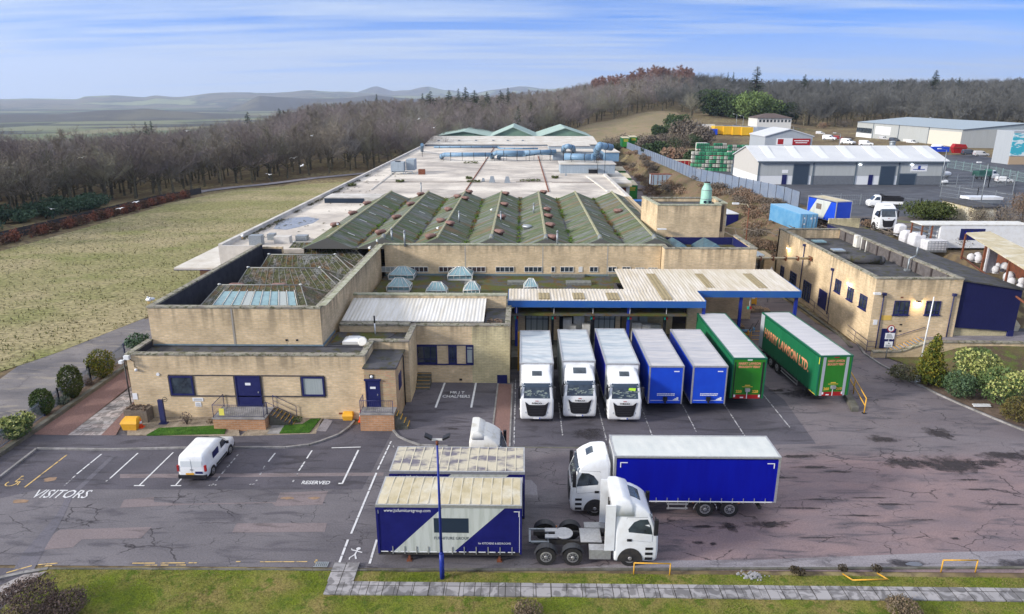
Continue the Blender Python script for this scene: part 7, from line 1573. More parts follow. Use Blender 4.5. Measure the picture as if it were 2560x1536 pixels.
# ---- shrubs: foliage and stem each
def bush(label, px, py, w_, h_, m, n, s, seed, cone_=False, loc=None, cat='shrub', group=None, shell=.6, flow=None):
 p = loc or at(px, py); o = thing('garden_shrub', label, cat, (p.x, p.y, hgt(p.x, p.y)+.1 if loc is None else p.z), 0, group); rr = random.Random(seed); b = MB()
 if cone_ == 1:
  for k in range(9): t = k/8; leafcloud(b, (rr.uniform(-.1, .1), rr.uniform(-.1, .1), h_*(.12+.78*t)), (w_/2*(1-t*.75), w_/2*(1-t*.75), h_*.12), int(n/9*(1.4-t)), s, rr, .5)
 else:
  leafcloud(b, (0, 0, h_*.52), (w_/2*.88, w_/2*.88, h_*.49), n//2, s, rr, .8)
  if cone_ != 2:
   for _ in range(9): a = rr.uniform(0, 6.28); leafcloud(b, (math.cos(a)*w_*.25, math.sin(a)*w_*.25, h_*rr.uniform(.35, .72)), (w_*.28, w_*.28, h_*.26), n//16, s, rr, .6)
  else: leafcloud(b, (0, 0, h_*.5), (w_/2*.8, w_/2*.8, h_*.46), n, s, rr, .9)
 b.build('foliage', m, o); g = MB()
 for k in range(5): a = k*1.3; g.cyl((0, 0, 0), (math.cos(a)*w_*.2, math.sin(a)*w_*.2, h_*.6), .04, .01, n=4)
 g.build('stem', bark, o)
 if flow:
  b = MB();
  for _ in range(8): a = rr.uniform(0, 6.28); leafcloud(b, (math.cos(a)*w_*.3, math.sin(a)*w_*.3, h_*rr.uniform(.5, .85)), (w_*.24, w_*.24, h_*.22), n//14, s*1.1, rr, .8)
  b.build('pale_leaves', flow, o)
 return o
bark = mat('bark', (.085, .07, .055), .95, c2=(.045, .038, .03), scale=4., rnd=.3)
yew = mat('yew_green', (.035, .075, .018), .8, c2=(.07, .095, .02), scale=1.2, lo=.4, hi=.6)
golden = mat('golden_conifer', (.12, .13, .012), .8, c2=(.05, .08, .012), scale=2.0, lo=.42, hi=.58, c3=(.19, .15, .015), s3=3.)
pieris = mat('pale_leaf', (.26, .31, .075), .6, c2=(.40, .40, .16), scale=3.); midgreen = mat('mid_green_leaf', (.06, .11, .035), .65, c2=(.10, .14, .045), scale=2.)
heath = mat('purple_twig', (.12, .085, .08), .9, c2=(.085, .07, .045), scale=2., c3=(.16, .11, .10), s3=4.); dry = mat('dry_twig', (.20, .15, .10), .9, c2=(.12, .10, .07), scale=2.)
bush('dark clipped dome shrub, second from the left in the bed', 112, 1042, 1.9, 2.2, yew, 2600, .07, 1, 2); bush('tall clipped green dome shrub, third in the bed', 184, 1000, 2.1, 2.9, mat('bright_yew', (.07, .085, .015), .8, c2=(.035, .06, .015), scale=2.), 3000, .07, 2, 2)
bush('golden conical shrub at the top of the bed near the office corner', 258, 950, 2.3, 2.7, golden, 2600, .08, 3, 0); bush('pale leaved rounded shrub at the lower left of the bed', 45, 1100, 2.4, 1.7, midgreen, 1500, .09, 4, 0, flow=pieris); bush('low grey green shrub between two clipped domes', 158, 1015, 1.2, .7, mat('sage_leaf', (.10, .13, .10), .8), 700, .06, 5)
bush('dark spreading shrub behind the office corner parapet', 345, 874, 2.4, 1.5, laurel, 900, .11, 6); bush('small bare bush beside the golden shrub', 222, 968, .8, .7, heath, 300, .06, 7)
bush('twiggy dead bush in the gravel bed by the office wall', 468, 1064, 1.0, 1.0, heath, 260, .05, 8); bush('tiny dry plant in the gravel beside the platform', 528, 1062, .7, .4, dry, 150, .04, 9); bush('tiny green plant in the right gravel bed', 745, 1058, .9, .4, midgreen, 200, .05, 10)
bush('golden green conifer at the foot of the flagpole', 2322, 960, 3.0, 4.3, golden, 3600, .11, 11, 1); bush('dark green low shrub right of the golden conifer', 2350, 968, 2.6, 1.3, yew, 1100, .1, 12); bush('grey brown low shrub left of the golden conifer', 2262, 952, 3.0, 1.2, mat('olive_leaf', (.10, .10, .05), .9), 1100, .09, 13)
bush('rounded dark green shrub left of the big variegated one', 2392, 998, 2.6, 2.3, mat('blue_green_leaf', (.045, .085, .045), .7, c2=(.075, .12, .05), scale=2.), 1800, .09, 14); bush('big variegated shrub, upper left clump', 2432, 975, 3.4, 3.6, midgreen, 2200, .10, 15, flow=pieris); bush('big variegated shrub, lower right clump by the planks', 2492, 1012, 3.6, 3.0, midgreen, 2200, .10, 16, flow=pieris)
bush('rust and green shrub at the right end of the kerb bed', 2540, 1058, 2.4, 2.0, mat('rusty_leaf', (.12, .09, .02), .8, c2=(.06, .06, .02), scale=2.), 1300, .09, 17)
bush('large purple brown heather bush in the bottom left corner', 70, 1545, 3.2, 1.5, heath, 5200, .05, 18, shell=.4); bush('right lobe of the purple brown heather at bottom left', 165, 1542, 2.2, 1.1, heath, 2800, .05, 19); bush('dry brown tussock at the bottom edge of the verge on the right', 2255, 1541, 1.8, .7, dry, 1600, .05, 20); bush('dry brown tussock at the bottom edge of the verge in the middle', 1322, 1541, 1.6, .5, dry, 1200, .05, 21)
sheet('garden_bed', soilM, [(2240, 935), (2290, 925), (2400, 960), (2560, 1020), (2600, 1085), (2480, 1043), (2340, 982)], .10)
for i, (px, py) in enumerate(((2105, 1432), (2190, 1433), (1985, 1436), (2000, 1442))): bush('dark weed clump on the verge by the fallen hoop, %s' % ('first from the left', 'beside its right end', 'the largest', 'at the path edge')[i], px, py, .55, .35, mat('dark_weed%d' % i, (.05, .04, .025), .9), 200, .05, 30+i)
# ================================================================ TREES
def gen_tree(seed, H=17., spread=6., kind='oak', twigs=2600, tw=.05, ivy=False):
 rr = random.Random(seed); tr_ = MB(); cr = MB(); ends = []
 trunkH = H*(.30 if kind == 'oak' else .55)
 bx, by = rr.uniform(-.4, .4), rr.uniform(-.4, .4)
 base = Vector((0, 0, -.5)); top = Vector((bx, by, trunkH)); r0 = H*.019
 tr_.cyl(base, top*.5+Vector((0, 0, -.2)), r0*1.25, r0*.95, n=7, cap=False); tr_.cyl(top*.5+Vector((0, 0, -.2)), top, r0*.95, r0*.7, n=7, cap=False)
 def grow(p, d, L_, r, lev):
  q = p
  for s in range(3):
   d = (d+Vector((rr.uniform(-1, 1), rr.uniform(-1, 1), rr.uniform(-.5, .8)))*.22).normalized(); n_ = q+d*L_/3
   (tr_ if lev == 0 else cr).cyl(q, n_, r*(1-.22*s), r*(1-.22*(s+1)), n=4 if lev else 5, cap=False, sm=False)
   q = n_
   if lev < 3:
    for _ in range(2 if lev < 2 else 1):
     dd = (d+Vector((rr.uniform(-1, 1), rr.uniform(-1, 1), rr.uniform(-.45, .7)))*.95).normalized(); grow(q, dd, L_*rr.uniform(.45, .65), r*.48, lev+1)
   if lev >= 1: ends.append((q, d, lev))
 if kind == 'oak':
  for k in range(6):
   a = k*1.05+rr.uniform(-.4, .4); el = rr.uniform(.35, 1.2); grow(top*rr.uniform(.7, 1), Vector((math.cos(a)*math.cos(el)*spread/6, math.sin(a)*math.cos(el)*spread/6, math.sin(el))).normalized(), (H-trunkH)*rr.uniform(.55, .72), r0*.5, 0)
  grow(top, Vector((rr.uniform(-.2, .2), rr.uniform(-.2, .2), 1)).normalized(), (H-trunkH)*.75, r0*.55, 0)
 else:
  for k in range(13):
   t = .35+.62*k/12; a = k*2.4; L_ = spread*(1-.65*t)*.9; p = Vector((bx*t, by*t, H*t)); grow(p, Vector((math.cos(a), math.sin(a), .75)).normalized(), L_, r0*.3, 1)
  tr_.cyl(top, (bx, by, H*.95), r0*.7, r0*.12, n=5, cap=False)
 for i in range(twigs):
  q, d, lev = rr.choice(ends); dd = (d+Vector((rr.gauss(0, .8), rr.gauss(0, .8), rr.gauss(.15, .6)))).normalized(); L_ = rr.uniform(.5, 1.35); o_ = dd.orthogonal().normalized(); o_.rotate(Matrix.Rotation(rr.uniform(0, 6.28), 3, dd)); w_ = tw*rr.uniform(.6, 1.3); q2 = q+Vector((rr.gauss(0, .25), rr.gauss(0, .25), rr.gauss(0, .25)))
  cr.poly([q2-o_*w_, q2+o_*w_, q2+dd*L_])
 if ivy:
  leafcloud(tr_, (0, 0, trunkH*.6), (.6, .6, trunkH*.55), 420, .16, rr, .5)
 return tr_, cr
twM = [mat('twig_olive', (.20, .19, .15), .95, c2=(.155, .15, .10), scale=.6, rnd=.25), mat('twig_purple', (.215, .185, .18), .95, c2=(.17, .14, .135), scale=.6, rnd=.25), mat('twig_brown', (.21, .185, .155), .95, c2=(.16, .14, .11), scale=.6, rnd=.3), mat('twig_larch', (.24, .13, .105), .95, c2=(.19, .12, .095), scale=.5, rnd=.2), mat('twig_grey', (.24, .23, .22), .95, c2=(.19, .18, .175), scale=.6, rnd=.2)]
barkG = mat('mossy_bark', (.15, .145, .09), .95, c2=(.09, .075, .06), scale=1.5, rnd=.3)
pineM = mat('pine_needles', (.018, .034, .016), .9, c2=(.035, .055, .02), scale=1.0, rnd=.3)
VAR = []   # (trunk mesh, crown mesh, label words)
for k, (kd, mi, H_, sp, tw_) in enumerate((('oak', 0, 16, 7, .05), ('oak', 1, 17, 6.5, .05), ('oak', 2, 15, 7, .05), ('oak', 0, 18, 6, .05), ('ash', 2, 18, 5, .05), ('oak', 1, 15, 8, .05), ('oak', 4, 17, 7, .045))):
 a, c = gen_tree(50+k, H_, sp, kd, 2400, tw_*.85, ivy=k in (3, 4)); ms = (a.mesh('trunk', barkG), c.mesh('crown', twM[mi])); f_ = Matrix.Scale(18.3/max(v.co.z for v in ms[1].vertices), 4); [m.transform(f_) for m in ms]; VAR.append(ms)
a, c = gen_tree(91, 19, 4.6, 'larch', 2600, .06); LARCH = (a.mesh('trunk', barkG), c.mesh('crown', twM[3]))
def gen_conifer(seed, H, w_, sparse=0.):
 rr = random.Random(seed); t = MB(); c = MB(); t.cyl((0, 0, -.5), (0, 0, H*.97), H*.016, .03, n=6, cap=False); n = int(H*1.9)
 for i in range(n):
  z = H*(.12+.86*i/n); L_ = w_/2*(1-((z/H)**1.25))*rr.uniform(.75, 1.12)+.15
  for k in range(8):
   if rr.random() < sparse: continue
   a = rr.uniform(0, 6.28); d = Vector((math.cos(a), math.sin(a), rr.uniform(-.28, .12))); p = Vector((0, 0, z)); q = p+d*L_; s = Vector((-math.sin(a), math.cos(a), 0))
   for j in range(5):
    u = p.lerp(q, .15+j*.19); ww = L_*.22*(1.2-j*.18)+.12; dz = Vector((0, 0, -rr.uniform(.1, .45)))
    c.poly([u-s*ww+dz+d*.25, u, u+s*ww+dz*.8+d*.25, u+d*L_*.26+dz*.3])
 return t, c
CON = []
for k, (H_, w_, s_) in enumerate(((18, 6.5, .1), (20, 5, .25), (16, 8, .15))): a, c = gen_conifer(k+5, H_, w_, s_); CON.append((a.mesh('trunk', bark), c.mesh('crown', pineM), H_))
def placetree(name, var, p, label, group, sc=1., rz=0., cat='tree'):
 o = D.objects.new(name, None); COL.objects.link(o); o.location = p; o.rotation_euler = (0, 0, rz); o.scale = (sc if isinstance(sc, tuple) else (sc, sc, sc)); tag(o, label, cat, group)
 for nm, me in (('trunk', var[0]), ('crown', var[1])): q = D.objects.new(nm, me); COL.objects.link(q); q.parent = o
 return o
def azi(x, y): return 1280+math.tan(max(-1.2, min(1.2, math.atan2(x, y)+YAW)))*FPX*AZ
def wooded(x, y):
 d = math.hypot(x, y); px = azi(x, y)
 if y < 60 or px < -420 or px > 2950: return None
 if px < 1060 or (x < -34 and y < 300):
  if d > 640: return None
  if y < 170 and x > -99: return None
  if y >= 170 and x > -34 and y < 300: return None
  if y >= 170 and x > -92 and y < 192+max(0, (x+92))*.85: return None
  return 'L'
 if px < 1725:
  if px < 1200: lim = 300
  else: lim = lerp(305, 462, sm(max(0, min(1, (px-1230)/440))))
  if d < lim or d > 900: return None
  return 'R' if (px > 1480 and d > 590) else 'C'
 if 1730 < px < 2010 and d < 462: return None
 if d < (418 if px < 2070 else 440 if px < 2300 else 400) or d > 900: return None
 return 'C'
rr = random.Random(11); pts = []; cell = {}
sp0 = 7.2
tries = 0
while tries < 170000:
 tries += 1; px = rr.uniform(-400, 2900); d = math.sqrt(rr.uniform(95**2, 900**2)); a = math.atan((px-1280)/FPX/AZ)-YAW; x, y = math.sin(a)*d, math.cos(a)*d
 w = wooded(x, y)
 if not w: continue
 s = 5.6 if d < 260 else 6.8 if d < 450 else 8.0
 k = (int(x//10), int(y//10)); ok = True
 for i in (-1, 0, 1):
  for j in (-1, 0, 1):
   for (u, v) in cell.get((k[0]+i, k[1]+j), ()):
    if (u-x)**2+(v-y)**2 < s*s: ok = False; break
   if not ok: break
  if not ok: break
 if ok: cell.setdefault(k, []).append((x, y)); pts.append((d, x, y, w))
pts.sort(); near = [p for p in pts if -60 < azi(p[1], p[2]) < 2620][:262]; nset = set((p[1], p[2]) for p in near); far_ = [p for p in pts if (p[1], p[2]) not in nset]
def treelab(x, y):
 if x > -34: return 'bare winter tree in the wood beyond the green sheds', 'bare trees of the wood beyond the sheds'
 if y < 185: return 'bare broadleaved winter tree in the wood behind the russet hedge', 'bare trees of the wood behind the hedge'
 return 'bare broadleaved winter tree in the wood at the top of the meadow', 'bare trees of the wood above the meadow'
for d, x, y, w in near:
 v = rr.randrange(len(VAR)); s = rr.uniform(.84, 1.06); l_, g_ = treelab(x, y); placetree('bare_tree', VAR[v], (x, y, hgt(x, y)-.1), l_, g_, (s, s, s*rr.uniform(.88, 1.05)), rr.uniform(0, 6.28))
# the rest of the woods: one mass of instances
def gnmass(name, label, plist, meshes, srange=(.85, 1.12)):
 b = MB(); b.v = [(x, y, hgt(x, y)-.2) for _, x, y, _ in plist]; me = D.meshes.new(name); me.from_pydata(b.v, [], [])
 at_ = me.attributes.new('pick', 'INT', 'POINT'); at_.data.foreach_set('value', [rr.randrange(len(meshes)) for _ in b.v])
 o = D.objects.new(name, me); COL.objects.link(o); tag(o, label, 'woodland', kind='stuff')
 g = D.node_groups.new(name, 'GeometryNodeTree'); g.interface.new_socket('Geometry', in_out='INPUT', socket_type='NodeSocketGeometry'); g.interface.new_socket('Geometry', in_out='OUTPUT', socket_type='NodeSocketGeometry')
 n = g.nodes; l = g.links; gi = n.new('NodeGroupInput'); go = n.new('NodeGroupOutput'); j = n.new('GeometryNodeJoinGeometry'); na = n.new('GeometryNodeInputNamedAttribute'); na.data_type = 'INT'; na.inputs['Name'].default_value = 'pick'
 m2p = n.new('GeometryNodeMeshToPoints'); l.new(gi.outputs[0], m2p.inputs[0])
 for k, src in list(enumerate(meshes))+[(k, q) for k, m in enumerate(meshes) for q in m.parent.children if q.name.startswith('trunk')]:
  oi = n.new('GeometryNodeObjectInfo'); oi.transform_space = 'ORIGINAL'; oi.inputs['Object'].default_value = src; oi.inputs['As Instance'].default_value = True
  cp = n.new('FunctionNodeCompare'); cp.data_type = 'INT'; cp.operation = 'EQUAL'; l.new(na.outputs['Attribute'], cp.inputs[2]); cp.inputs[3].default_value = k
  ip = n.new('GeometryNodeInstanceOnPoints'); l.new(m2p.outputs[0], ip.inputs['Points']); l.new(cp.outputs[0], ip.inputs['Selection']); l.new(oi.outputs['Geometry'], ip.inputs['Instance'])
  rv = n.new('FunctionNodeRandomValue'); rv.data_type = 'FLOAT_VECTOR'; rv.inputs[0].default_value = (0, 0, 0); rv.inputs[1].default_value = (0, 0, 6.28); rv.inputs['Seed'].default_value = k; l.new(rv.outputs[0], ip.inputs['Rotation'])
  rs = n.new('FunctionNodeRandomValue'); rs.data_type = 'FLOAT'; rs.inputs[2].default_value = srange[0]; rs.inputs[3].default_value = srange[1]; rs.inputs['Seed'].default_value = k+50; l.new(rs.outputs[1], ip.inputs['Scale']); l.new(ip.outputs[0], j.inputs[0])
 l.new(j.outputs[0], go.inputs[0]); md = o.modifiers.new('scatter', 'NODES'); md.node_group = g
 return o
def crown_of(v): return next(o for o in D.objects if o.type == 'MESH' and o.data == v[1])
srcs = [crown_of(v) for v in VAR]
lar = placetree('larch_tree', LARCH, on(1640, 600), 'tall rust coloured larch on the hilltop at its highest point', 'larches on the hill', 1.0)
dkm = mat('twig_dark', (.125, .125, .12), .95, c2=(.085, .09, .085), scale=.6, rnd=.35); DK = []
for k in (0, 1, 4): c_ = VAR[k][1].copy(); c_.materials[0] = dkm; DK.append((VAR[k][0], c_))
for v, q, l_ in zip(DK, ((1990, 432), (2215, 452), (2440, 412)), ('dark bare tree at the wood edge above the bungalow', 'dark bare tree at the wood edge behind the large pale unit', 'dark bare tree at the wood edge beyond the right end of the large unit')): placetree('bare_tree', v, on(*q), l_, 'dark bare trees at the wood edge')
isr = lambda p: azi(p[1], p[2]) > 1690+60*math.sin(p[0]*.05)
gnmass('woodland', 'grey brown winter woodland massed over the hills behind the works', [p for p in far_ if p[3] != 'R' and not isr(p)], srcs)
gnmass('woodland', 'dark bare woodland filling the hillside above the estate units', [p for p in far_ if p[3] != 'R' and isr(p)], [crown_of(v) for v in DK])
gnmass('larch_wood', 'rust red larch plantation covering the hilltop', [p for p in far_ if p[3] == 'R'], [crown_of(LARCH), crown_of(LARCH), srcs[1]], (.85, 1.15))
# evergreens that stand out, each placed so that its tip reaches the height it has
def conifer(px, ytop, dist, label, k=0, wide=1.):
 p = on(px, dist); dd = math.hypot(p.x, p.y); el = elv(px, ytop)
 h_ = max(6, CAMH+dd*math.tan(el)*1.0-p.z); s = h_/CON[k][2]; wide *= 1.6; return placetree('conifer', CON[k], (p.x, p.y, p.z), label, 'dark conifers on the skyline', (s*wide, s*wide, s), px*.7, 'conifer')
names = ['thin ragged', 'narrow', 'broad', 'stubby', 'tall dark']
for i, (px, yt, dist, k, w_) in enumerate(((945, 232, 480, 1, .8), (700, 268, 520, 0, 1), (722, 271, 530, 1, .8), (838, 254, 500, 1, .8), (1058, 230, 470, 1, .9), (1077, 224, 440, 2, 1), (1124, 222, 470, 2, .8), (1147, 218, 480, 1, .9), (1165, 214, 480, 0, .9), (1187, 222, 450, 2, 1), (1218, 226, 470, 2, .8), (1252, 222, 480, 2, .8), (1270, 216, 480, 1, .9), (1393, 236, 420, 2, .7), (1460, 210, 560, 0, .8), (1478, 208, 560, 0, .7), (1810, 178, 640, 1, .7), (1824, 178, 640, 1, .7), (1881, 162, 480, 1, 1.5), (2000, 183, 620, 2, .8), (2060, 192, 640, 1, .7), (2192, 193, 640, 1, .7), (2230, 196, 640, 1, .7), (2321, 172, 600, 0, .9), (2240, 200, 640, 0, .8), (2380, 190, 640, 0, .8), (2550, 190, 640, 2, 1), (362, 300, 460, 0, .6), (376, 298, 470, 0, .6), (620, 276, 520, 2, .7), (1327, 252, 330, 1, .7), (1295, 262, 320, 2, .5))):
 side_ = 'left of the green sheds' if px < 1130 else 'above the green sheds' if px < 1420 else 'on the larch hill shoulder' if px < 1700 else 'over the estate units'
 conifer(px, yt, dist, ['the very tall dark conifer towering over the estate'][0] if px == 1881 else '%s dark conifer on the skyline %s' % (['ragged', 'narrow', 'broad'][k], side_), k, w_)
# evergreen thickets and scrub
def thicket(name, label, p, w_, h_, m, n, s, seed, cat='shrub', group=None, tw=False):
 o = thing(name, label, cat, (p.x, p.y, p.z), 0, group); r_ = random.Random(seed); b = MB()
 for _ in range(10): a = r_.uniform(0, 6.28); q = r_.uniform(0, .32)*w_; leafcloud(b, (math.cos(a)*q, math.sin(a)*q, h_*r_.uniform(.3, .6)), (w_*.3, w_*.3, h_*r_.uniform(.3, .42)), n//10, s, r_, .55)
 b.build('foliage', m, o); g = MB()
 for k in range(5): a = k*1.3; g.cyl((0, 0, -.2), (math.cos(a)*w_*.2, math.sin(a)*w_*.2, h_*.6), .06, .02, n=4)
 g.build('stem', bark, o); return o
r2 = random.Random(5)
for i in range(26):
 t = i/25; x = lerp(-99, -88.5, t)-r2.uniform(0, 7); y = lerp(88, 156, t)+r2.uniform(-3, 3)
 thicket('rhododendron', 'dark glossy rhododendron in the belt between road and wood', Vector((x-3, y, hgt(x, y))), r2.uniform(6, 8.5), r2.uniform(2.8, 4.2), laurel, 1500, .22, i, group='rhododendrons behind the hedge')
scrubM = mat('bramble_brown', (.20, .14, .10), .95, c2=(.14, .11, .075), scale=.5, c3=(.25, .15, .10), s3=.8, rnd=.3); scrubG = mat('scrub_grey', (.17, .145, .12), .95, c2=(.11, .09, .07), scale=.5); holly = mat('holly_green', (.028, .055, .022), .8, c2=(.05, .08, .025), scale=.3); bambo = mat('light_evergreen', (.14, .20, .06), .8, c2=(.08, .13, .04), scale=.5)
def scrub(label, px, dist, w_, h_, m, s, seed, n=1200, group=None): thicket('scrub_bush', label, on(px, dist), w_, h_, m, n, s, seed, group=group)
for i in range(64):
 y = 94+i*2.3+r2.uniform(-1, 1); x0 = (33+xfence(y))/2; x = x0+r2.uniform(-4, 5); m = (scrubM, scrubG, scrubM)[i % 3]
 thicket('bramble', 'brown bramble thicket on the bank beside the palisade fence', Vector((x, y, hgt(x, y)-.2)), r2.uniform(4, 6.5), r2.uniform(1.2, 2.2), m, 1000, .14, 260+i, group='brambles on the bank')
for i in range(16):
 px = 1490+i*17; scrub('bare scrub bush in the belt below the beige field', px, r2.uniform(268, 288), r2.uniform(7, 10), r2.uniform(4, 7), scrubG if i % 3 else holly, .22, 120+i, 1300, 'scrub belt below the field')
for i, (px, di, w_, h_, m, l_) in enumerate(((1690, 330, 12, 9, holly, 'rounded dark evergreen at the top corner of the beige field'), (1650, 320, 8, 5, holly, 'small dark evergreen left of the rounded one by the field'), (1785, 440, 24, 17, holly, 'tall dark evergreen clump left of the pale topped one'), (1840, 435, 24, 16, holly, 'dark evergreen clump in the middle of the three above the yard'), (1882, 425, 30, 17, bambo, 'pale green topped evergreen clump above the bungalow'), (1945, 430, 22, 12, holly, 'dark evergreen right of the pale topped clump'), (1620, 245, 10, 6, scrubG, 'grey thicket left of the container stacks'), (1645, 225, 9, 5, holly, 'green patch of bramble below the lane end'), (1700, 215, 9, 4, scrubM, 'brown thicket by the stacked crates'), (1735, 200, 6, 4.5, holly, 'dark shrub against the palisade near the crate stack'), (1720, 300, 14, 10, scrubG, 'bare birch scrub right of the beige field'), (1760, 290, 12, 9, scrubG, 'bare birch scrub on the slope by the skips'))): scrub(l_, px, di, w_, h_, m, .6 if w_ > 15 else .42, 160+i, 9000 if w_ > 15 else 2600)
p = gat(2330, 552); thicket('evergreen_bush', 'big rounded olive green bush behind the white container', p, 9.5, 3.5, mat('olive_bush', (.07, .085, .02), .8, c2=(.035, .055, .012), scale=.6), 5200, .16, 200)
for i, (px, py, w_, h_) in enumerate(((2520, 600, 7, 5), (2555, 560, 6, 5), (2440, 560, 5, 3), (1900, 625, 4, 2), (2375, 622, 4, 2.2), (1935, 660, 3, 1.6), (1905, 690, 3.5, 1.8))): thicket('bare_bush', ('bare brown bush at the far right edge', 'upper bare bush at the right edge', 'thin bare bush by the mesh fence', 'bare bush behind the depot corner', 'dry bush beside the white container', 'brown bush against the depot end wall', 'dark bush on the bank beside the depot')[i], gat(px, py), w_, h_, (scrubG, scrubM)[i % 2], 1500, .09, 220+i)
# ================================================================ ESTATE BEYOND THE FENCE
clG = mat('unit_cladding', (.40, .42, .42), .5, c2=(.36, .38, .38), scale=.6, stretch=(5, 5, .2)); clW = mat('unit_white_base', (.66, .68, .70), .6); clD = mat('unit_grey_block', (.15, .165, .19), .8, c2=(.12, .135, .155), scale=3.); shut = mat('shutter_slate', (.030, .048, .075), .5, c2=(.04, .06, .09), scale=1., stretch=(1, 1, 14)); roofG = mat('unit_roof', (.56, .58, .60), .5, c2=(.50, .52, .55), scale=.3); trimG = mat('unit_trim', (.10, .13, .16), .5); clS = mat('unit_side', (.50, .485, .46), .6, c2=(.46, .445, .42), scale=1., stretch=(5, 5, .2))
def rE(*q): r = rY(*q); return r[0], r[1], r[2]-5, r[3]-5
A_, B_ = at(1895, 463, 5), at(2350, 461, 5); U1 = thing('industrial_unit', 'near grey and white industrial unit with slate shutters and a white panelled roof', 'industrial unit', tuple(A_), local=False); OFF[U1.name] = Vector((A_.x, A_.y, 0)); yf = (A_.y+B_.y)/2; X0, X1 = A_.x, B_.x; yb = yf+17.6; ym = yf+8.8
ze = atY(1920, 402, yf)[1]-5; zr = atY(1873, 366, ym)[1]-5; WH = 1.9
b = MB(); b.ext([(yf, WH), (yb, WH), (yb, ze), (ym, zr), (yf, ze)], X0, X1, 'x'); b.build('wall', clS, U1); B('wall', clW, U1, (X0-.02, X1+.02, yf-.02, yb+.02, 0, WH))
px_ = lambda px: atY(px, 440, yf)[0]
B('front_panel', clG, U1, (X0, X1, yf-.06, yf-.005, WH, ze)); B('front_panel', clD, U1, (px_(2028), px_(2135), yf-.08, yf-.03, 0, WH), (px_(2245), X1, yf-.08, yf-.03, 0, WH))
for s, (ya, yc) in ((0, (yf-.5, ym)), (1, (yb+.5, ym))):
 za = ze-.2; b = MB(); b.hexa([(X0-.4, ya, za), (X1+.4, ya, za), (X1+.4, yc, zr), (X0-.4, yc, zr), (X0-.4, ya, za+.18), (X1+.4, ya, za+.18), (X1+.4, yc, zr+.18), (X0-.4, yc, zr+.18)]); b.build('roof', roofG, U1)
B('gutter', trimG, U1, (X0-.4, X1+.4, yf-.75, yf-.51, ze-.32, ze-.1))
for k in range(7):
 t = (k+.55)/7; x = lerp(X0, X1, t); b = MB(); b.hexa([(x-.9, yf+.5, ze+.02), (x+.9, yf+.5, ze+.02), (x+.9, ym-1, zr-.12), (x-.9, ym-1, zr-.12), (x-.9, yf+.5, ze+.10), (x+.9, yf+.5, ze+.10), (x+.9, ym-1, zr+.11), (x-.9, ym-1, zr+.11)]);
 b.v = [(a, c, d+.13) for a, c, d in b.v]; b.build('rooflight', mat('unit_rooflight%d' % k, (.63, .65, .67), .4), U1)
for px in (1919, 2031, 2137, 2244, 2354): x = px_(px) if px > 1925 else X0+.1; B('drainpipe', trimG, U1, (x-.13, x+.13, yf-.16, yf-.07, 0, ze-.2))
for pl, pr, pt, pb in ((1983, 2020, 413, 459), (2200, 2235, 417, 460), (2247, 2287, 436, 461)):
 r = rE(pl, pt, pr, pb, yf); B('roller_shutter', shut, U1, (r[0], r[1], yf-.12, yf-.085, 0, r[3])); B('shutter_frame', trimG, U1, (r[0]-.15, r[0]-.002, yf-.13, yf-.08, 0, r[3]+.2), (r[1]+.002, r[1]+.15, yf-.13, yf-.08, 0, r[3]+.2), (r[0], r[1], yf-.13, yf-.08, r[3]+.002, r[3]+.2))
for pl, pr in ((1954, 1966), (2170, 2181)): r = rE(pl, 436, pr, 461, yf); B('door', navy, U1, (r[0], r[1], yf-.12, yf-.07, 0, 2.1))
r = rE(2277, 411, 2318, 429, yf); o = B('sign', wpaint, U1, (r[0], r[1], yf-.1, yf-.062, r[2], r[3])); xm = (r[0]+r[1])/2; B('emblem', mat('emblem_blue', (.03, .06, .30), .5), o, (xm-.28, xm+.28, yf-.12, yf-.101, r[3]-1.15, r[3]-.3), (r[0]+.5, r[1]-.5, yf-.12, yf-.101, r[2]+.35, r[2]+.5))
r = rE(1955, 425, 1970, 433, yf); B('sign', wpaint, U1, (r[0], r[1], yf-.1, yf-.062, r[2], r[3]))
for px in (2146, 2275): x = px_(px); B('wall_lamp', lampC, U1, (x-.25, x+.25, yf-.3, yf-.07, ze-.9, ze-.7))
for px in (1950, 2223): x, y = at(px, 369, zr).x, ym; b = MB(); b.cyl((x, y, zr), (x, y, zr+.9), .6, n=10); b.cyl((x, y, zr+.9), (x, y, zr+1.2), .9, .3, n=10); b.build('roof_vent', galv, U1)
y0_ = atX(1830, 425, X0)[0]; B('door', trimG, U1, (X0-.06, X0-.021, y0_-.5, y0_+.5, .2, 2.5))
# smaller unit with the red sign behind
U2 = thing('industrial_unit', 'small grey gabled unit with a red sign, behind the near industrial unit', 'industrial unit', tuple(on(1905, 212)), local=False)
p0, p1 = on(1910, 206), on(2046, 206); yf2 = (p0.y+p1.y)/2; X0, X1 = p0.x, p1.x; xm = (X0+X1)/2; zt = atY(1980, 323, yf2)[1]; ze2 = atY(1912, 341, yf2)[1]; z0 = -1
b = MB(); b.ext([(X0, z0), (X1, z0), (X1, ze2), (xm, zt-.2), (X0, ze2)], yf2, yf2+13, 'y'); b.build('wall', steelL, U2); b = MB()
for xe in (X0-.3, X1+.3): b.hexa([(xm, yf2-.3, zt-.12), (xe, yf2-.3, ze2-.15), (xe, yf2+13, ze2-.15), (xm, yf2+13, zt-.12), (xm, yf2-.3, zt+.08), (xe, yf2-.3, ze2+.1), (xe, yf2+13, ze2+.1), (xm, yf2+13, zt+.08)])
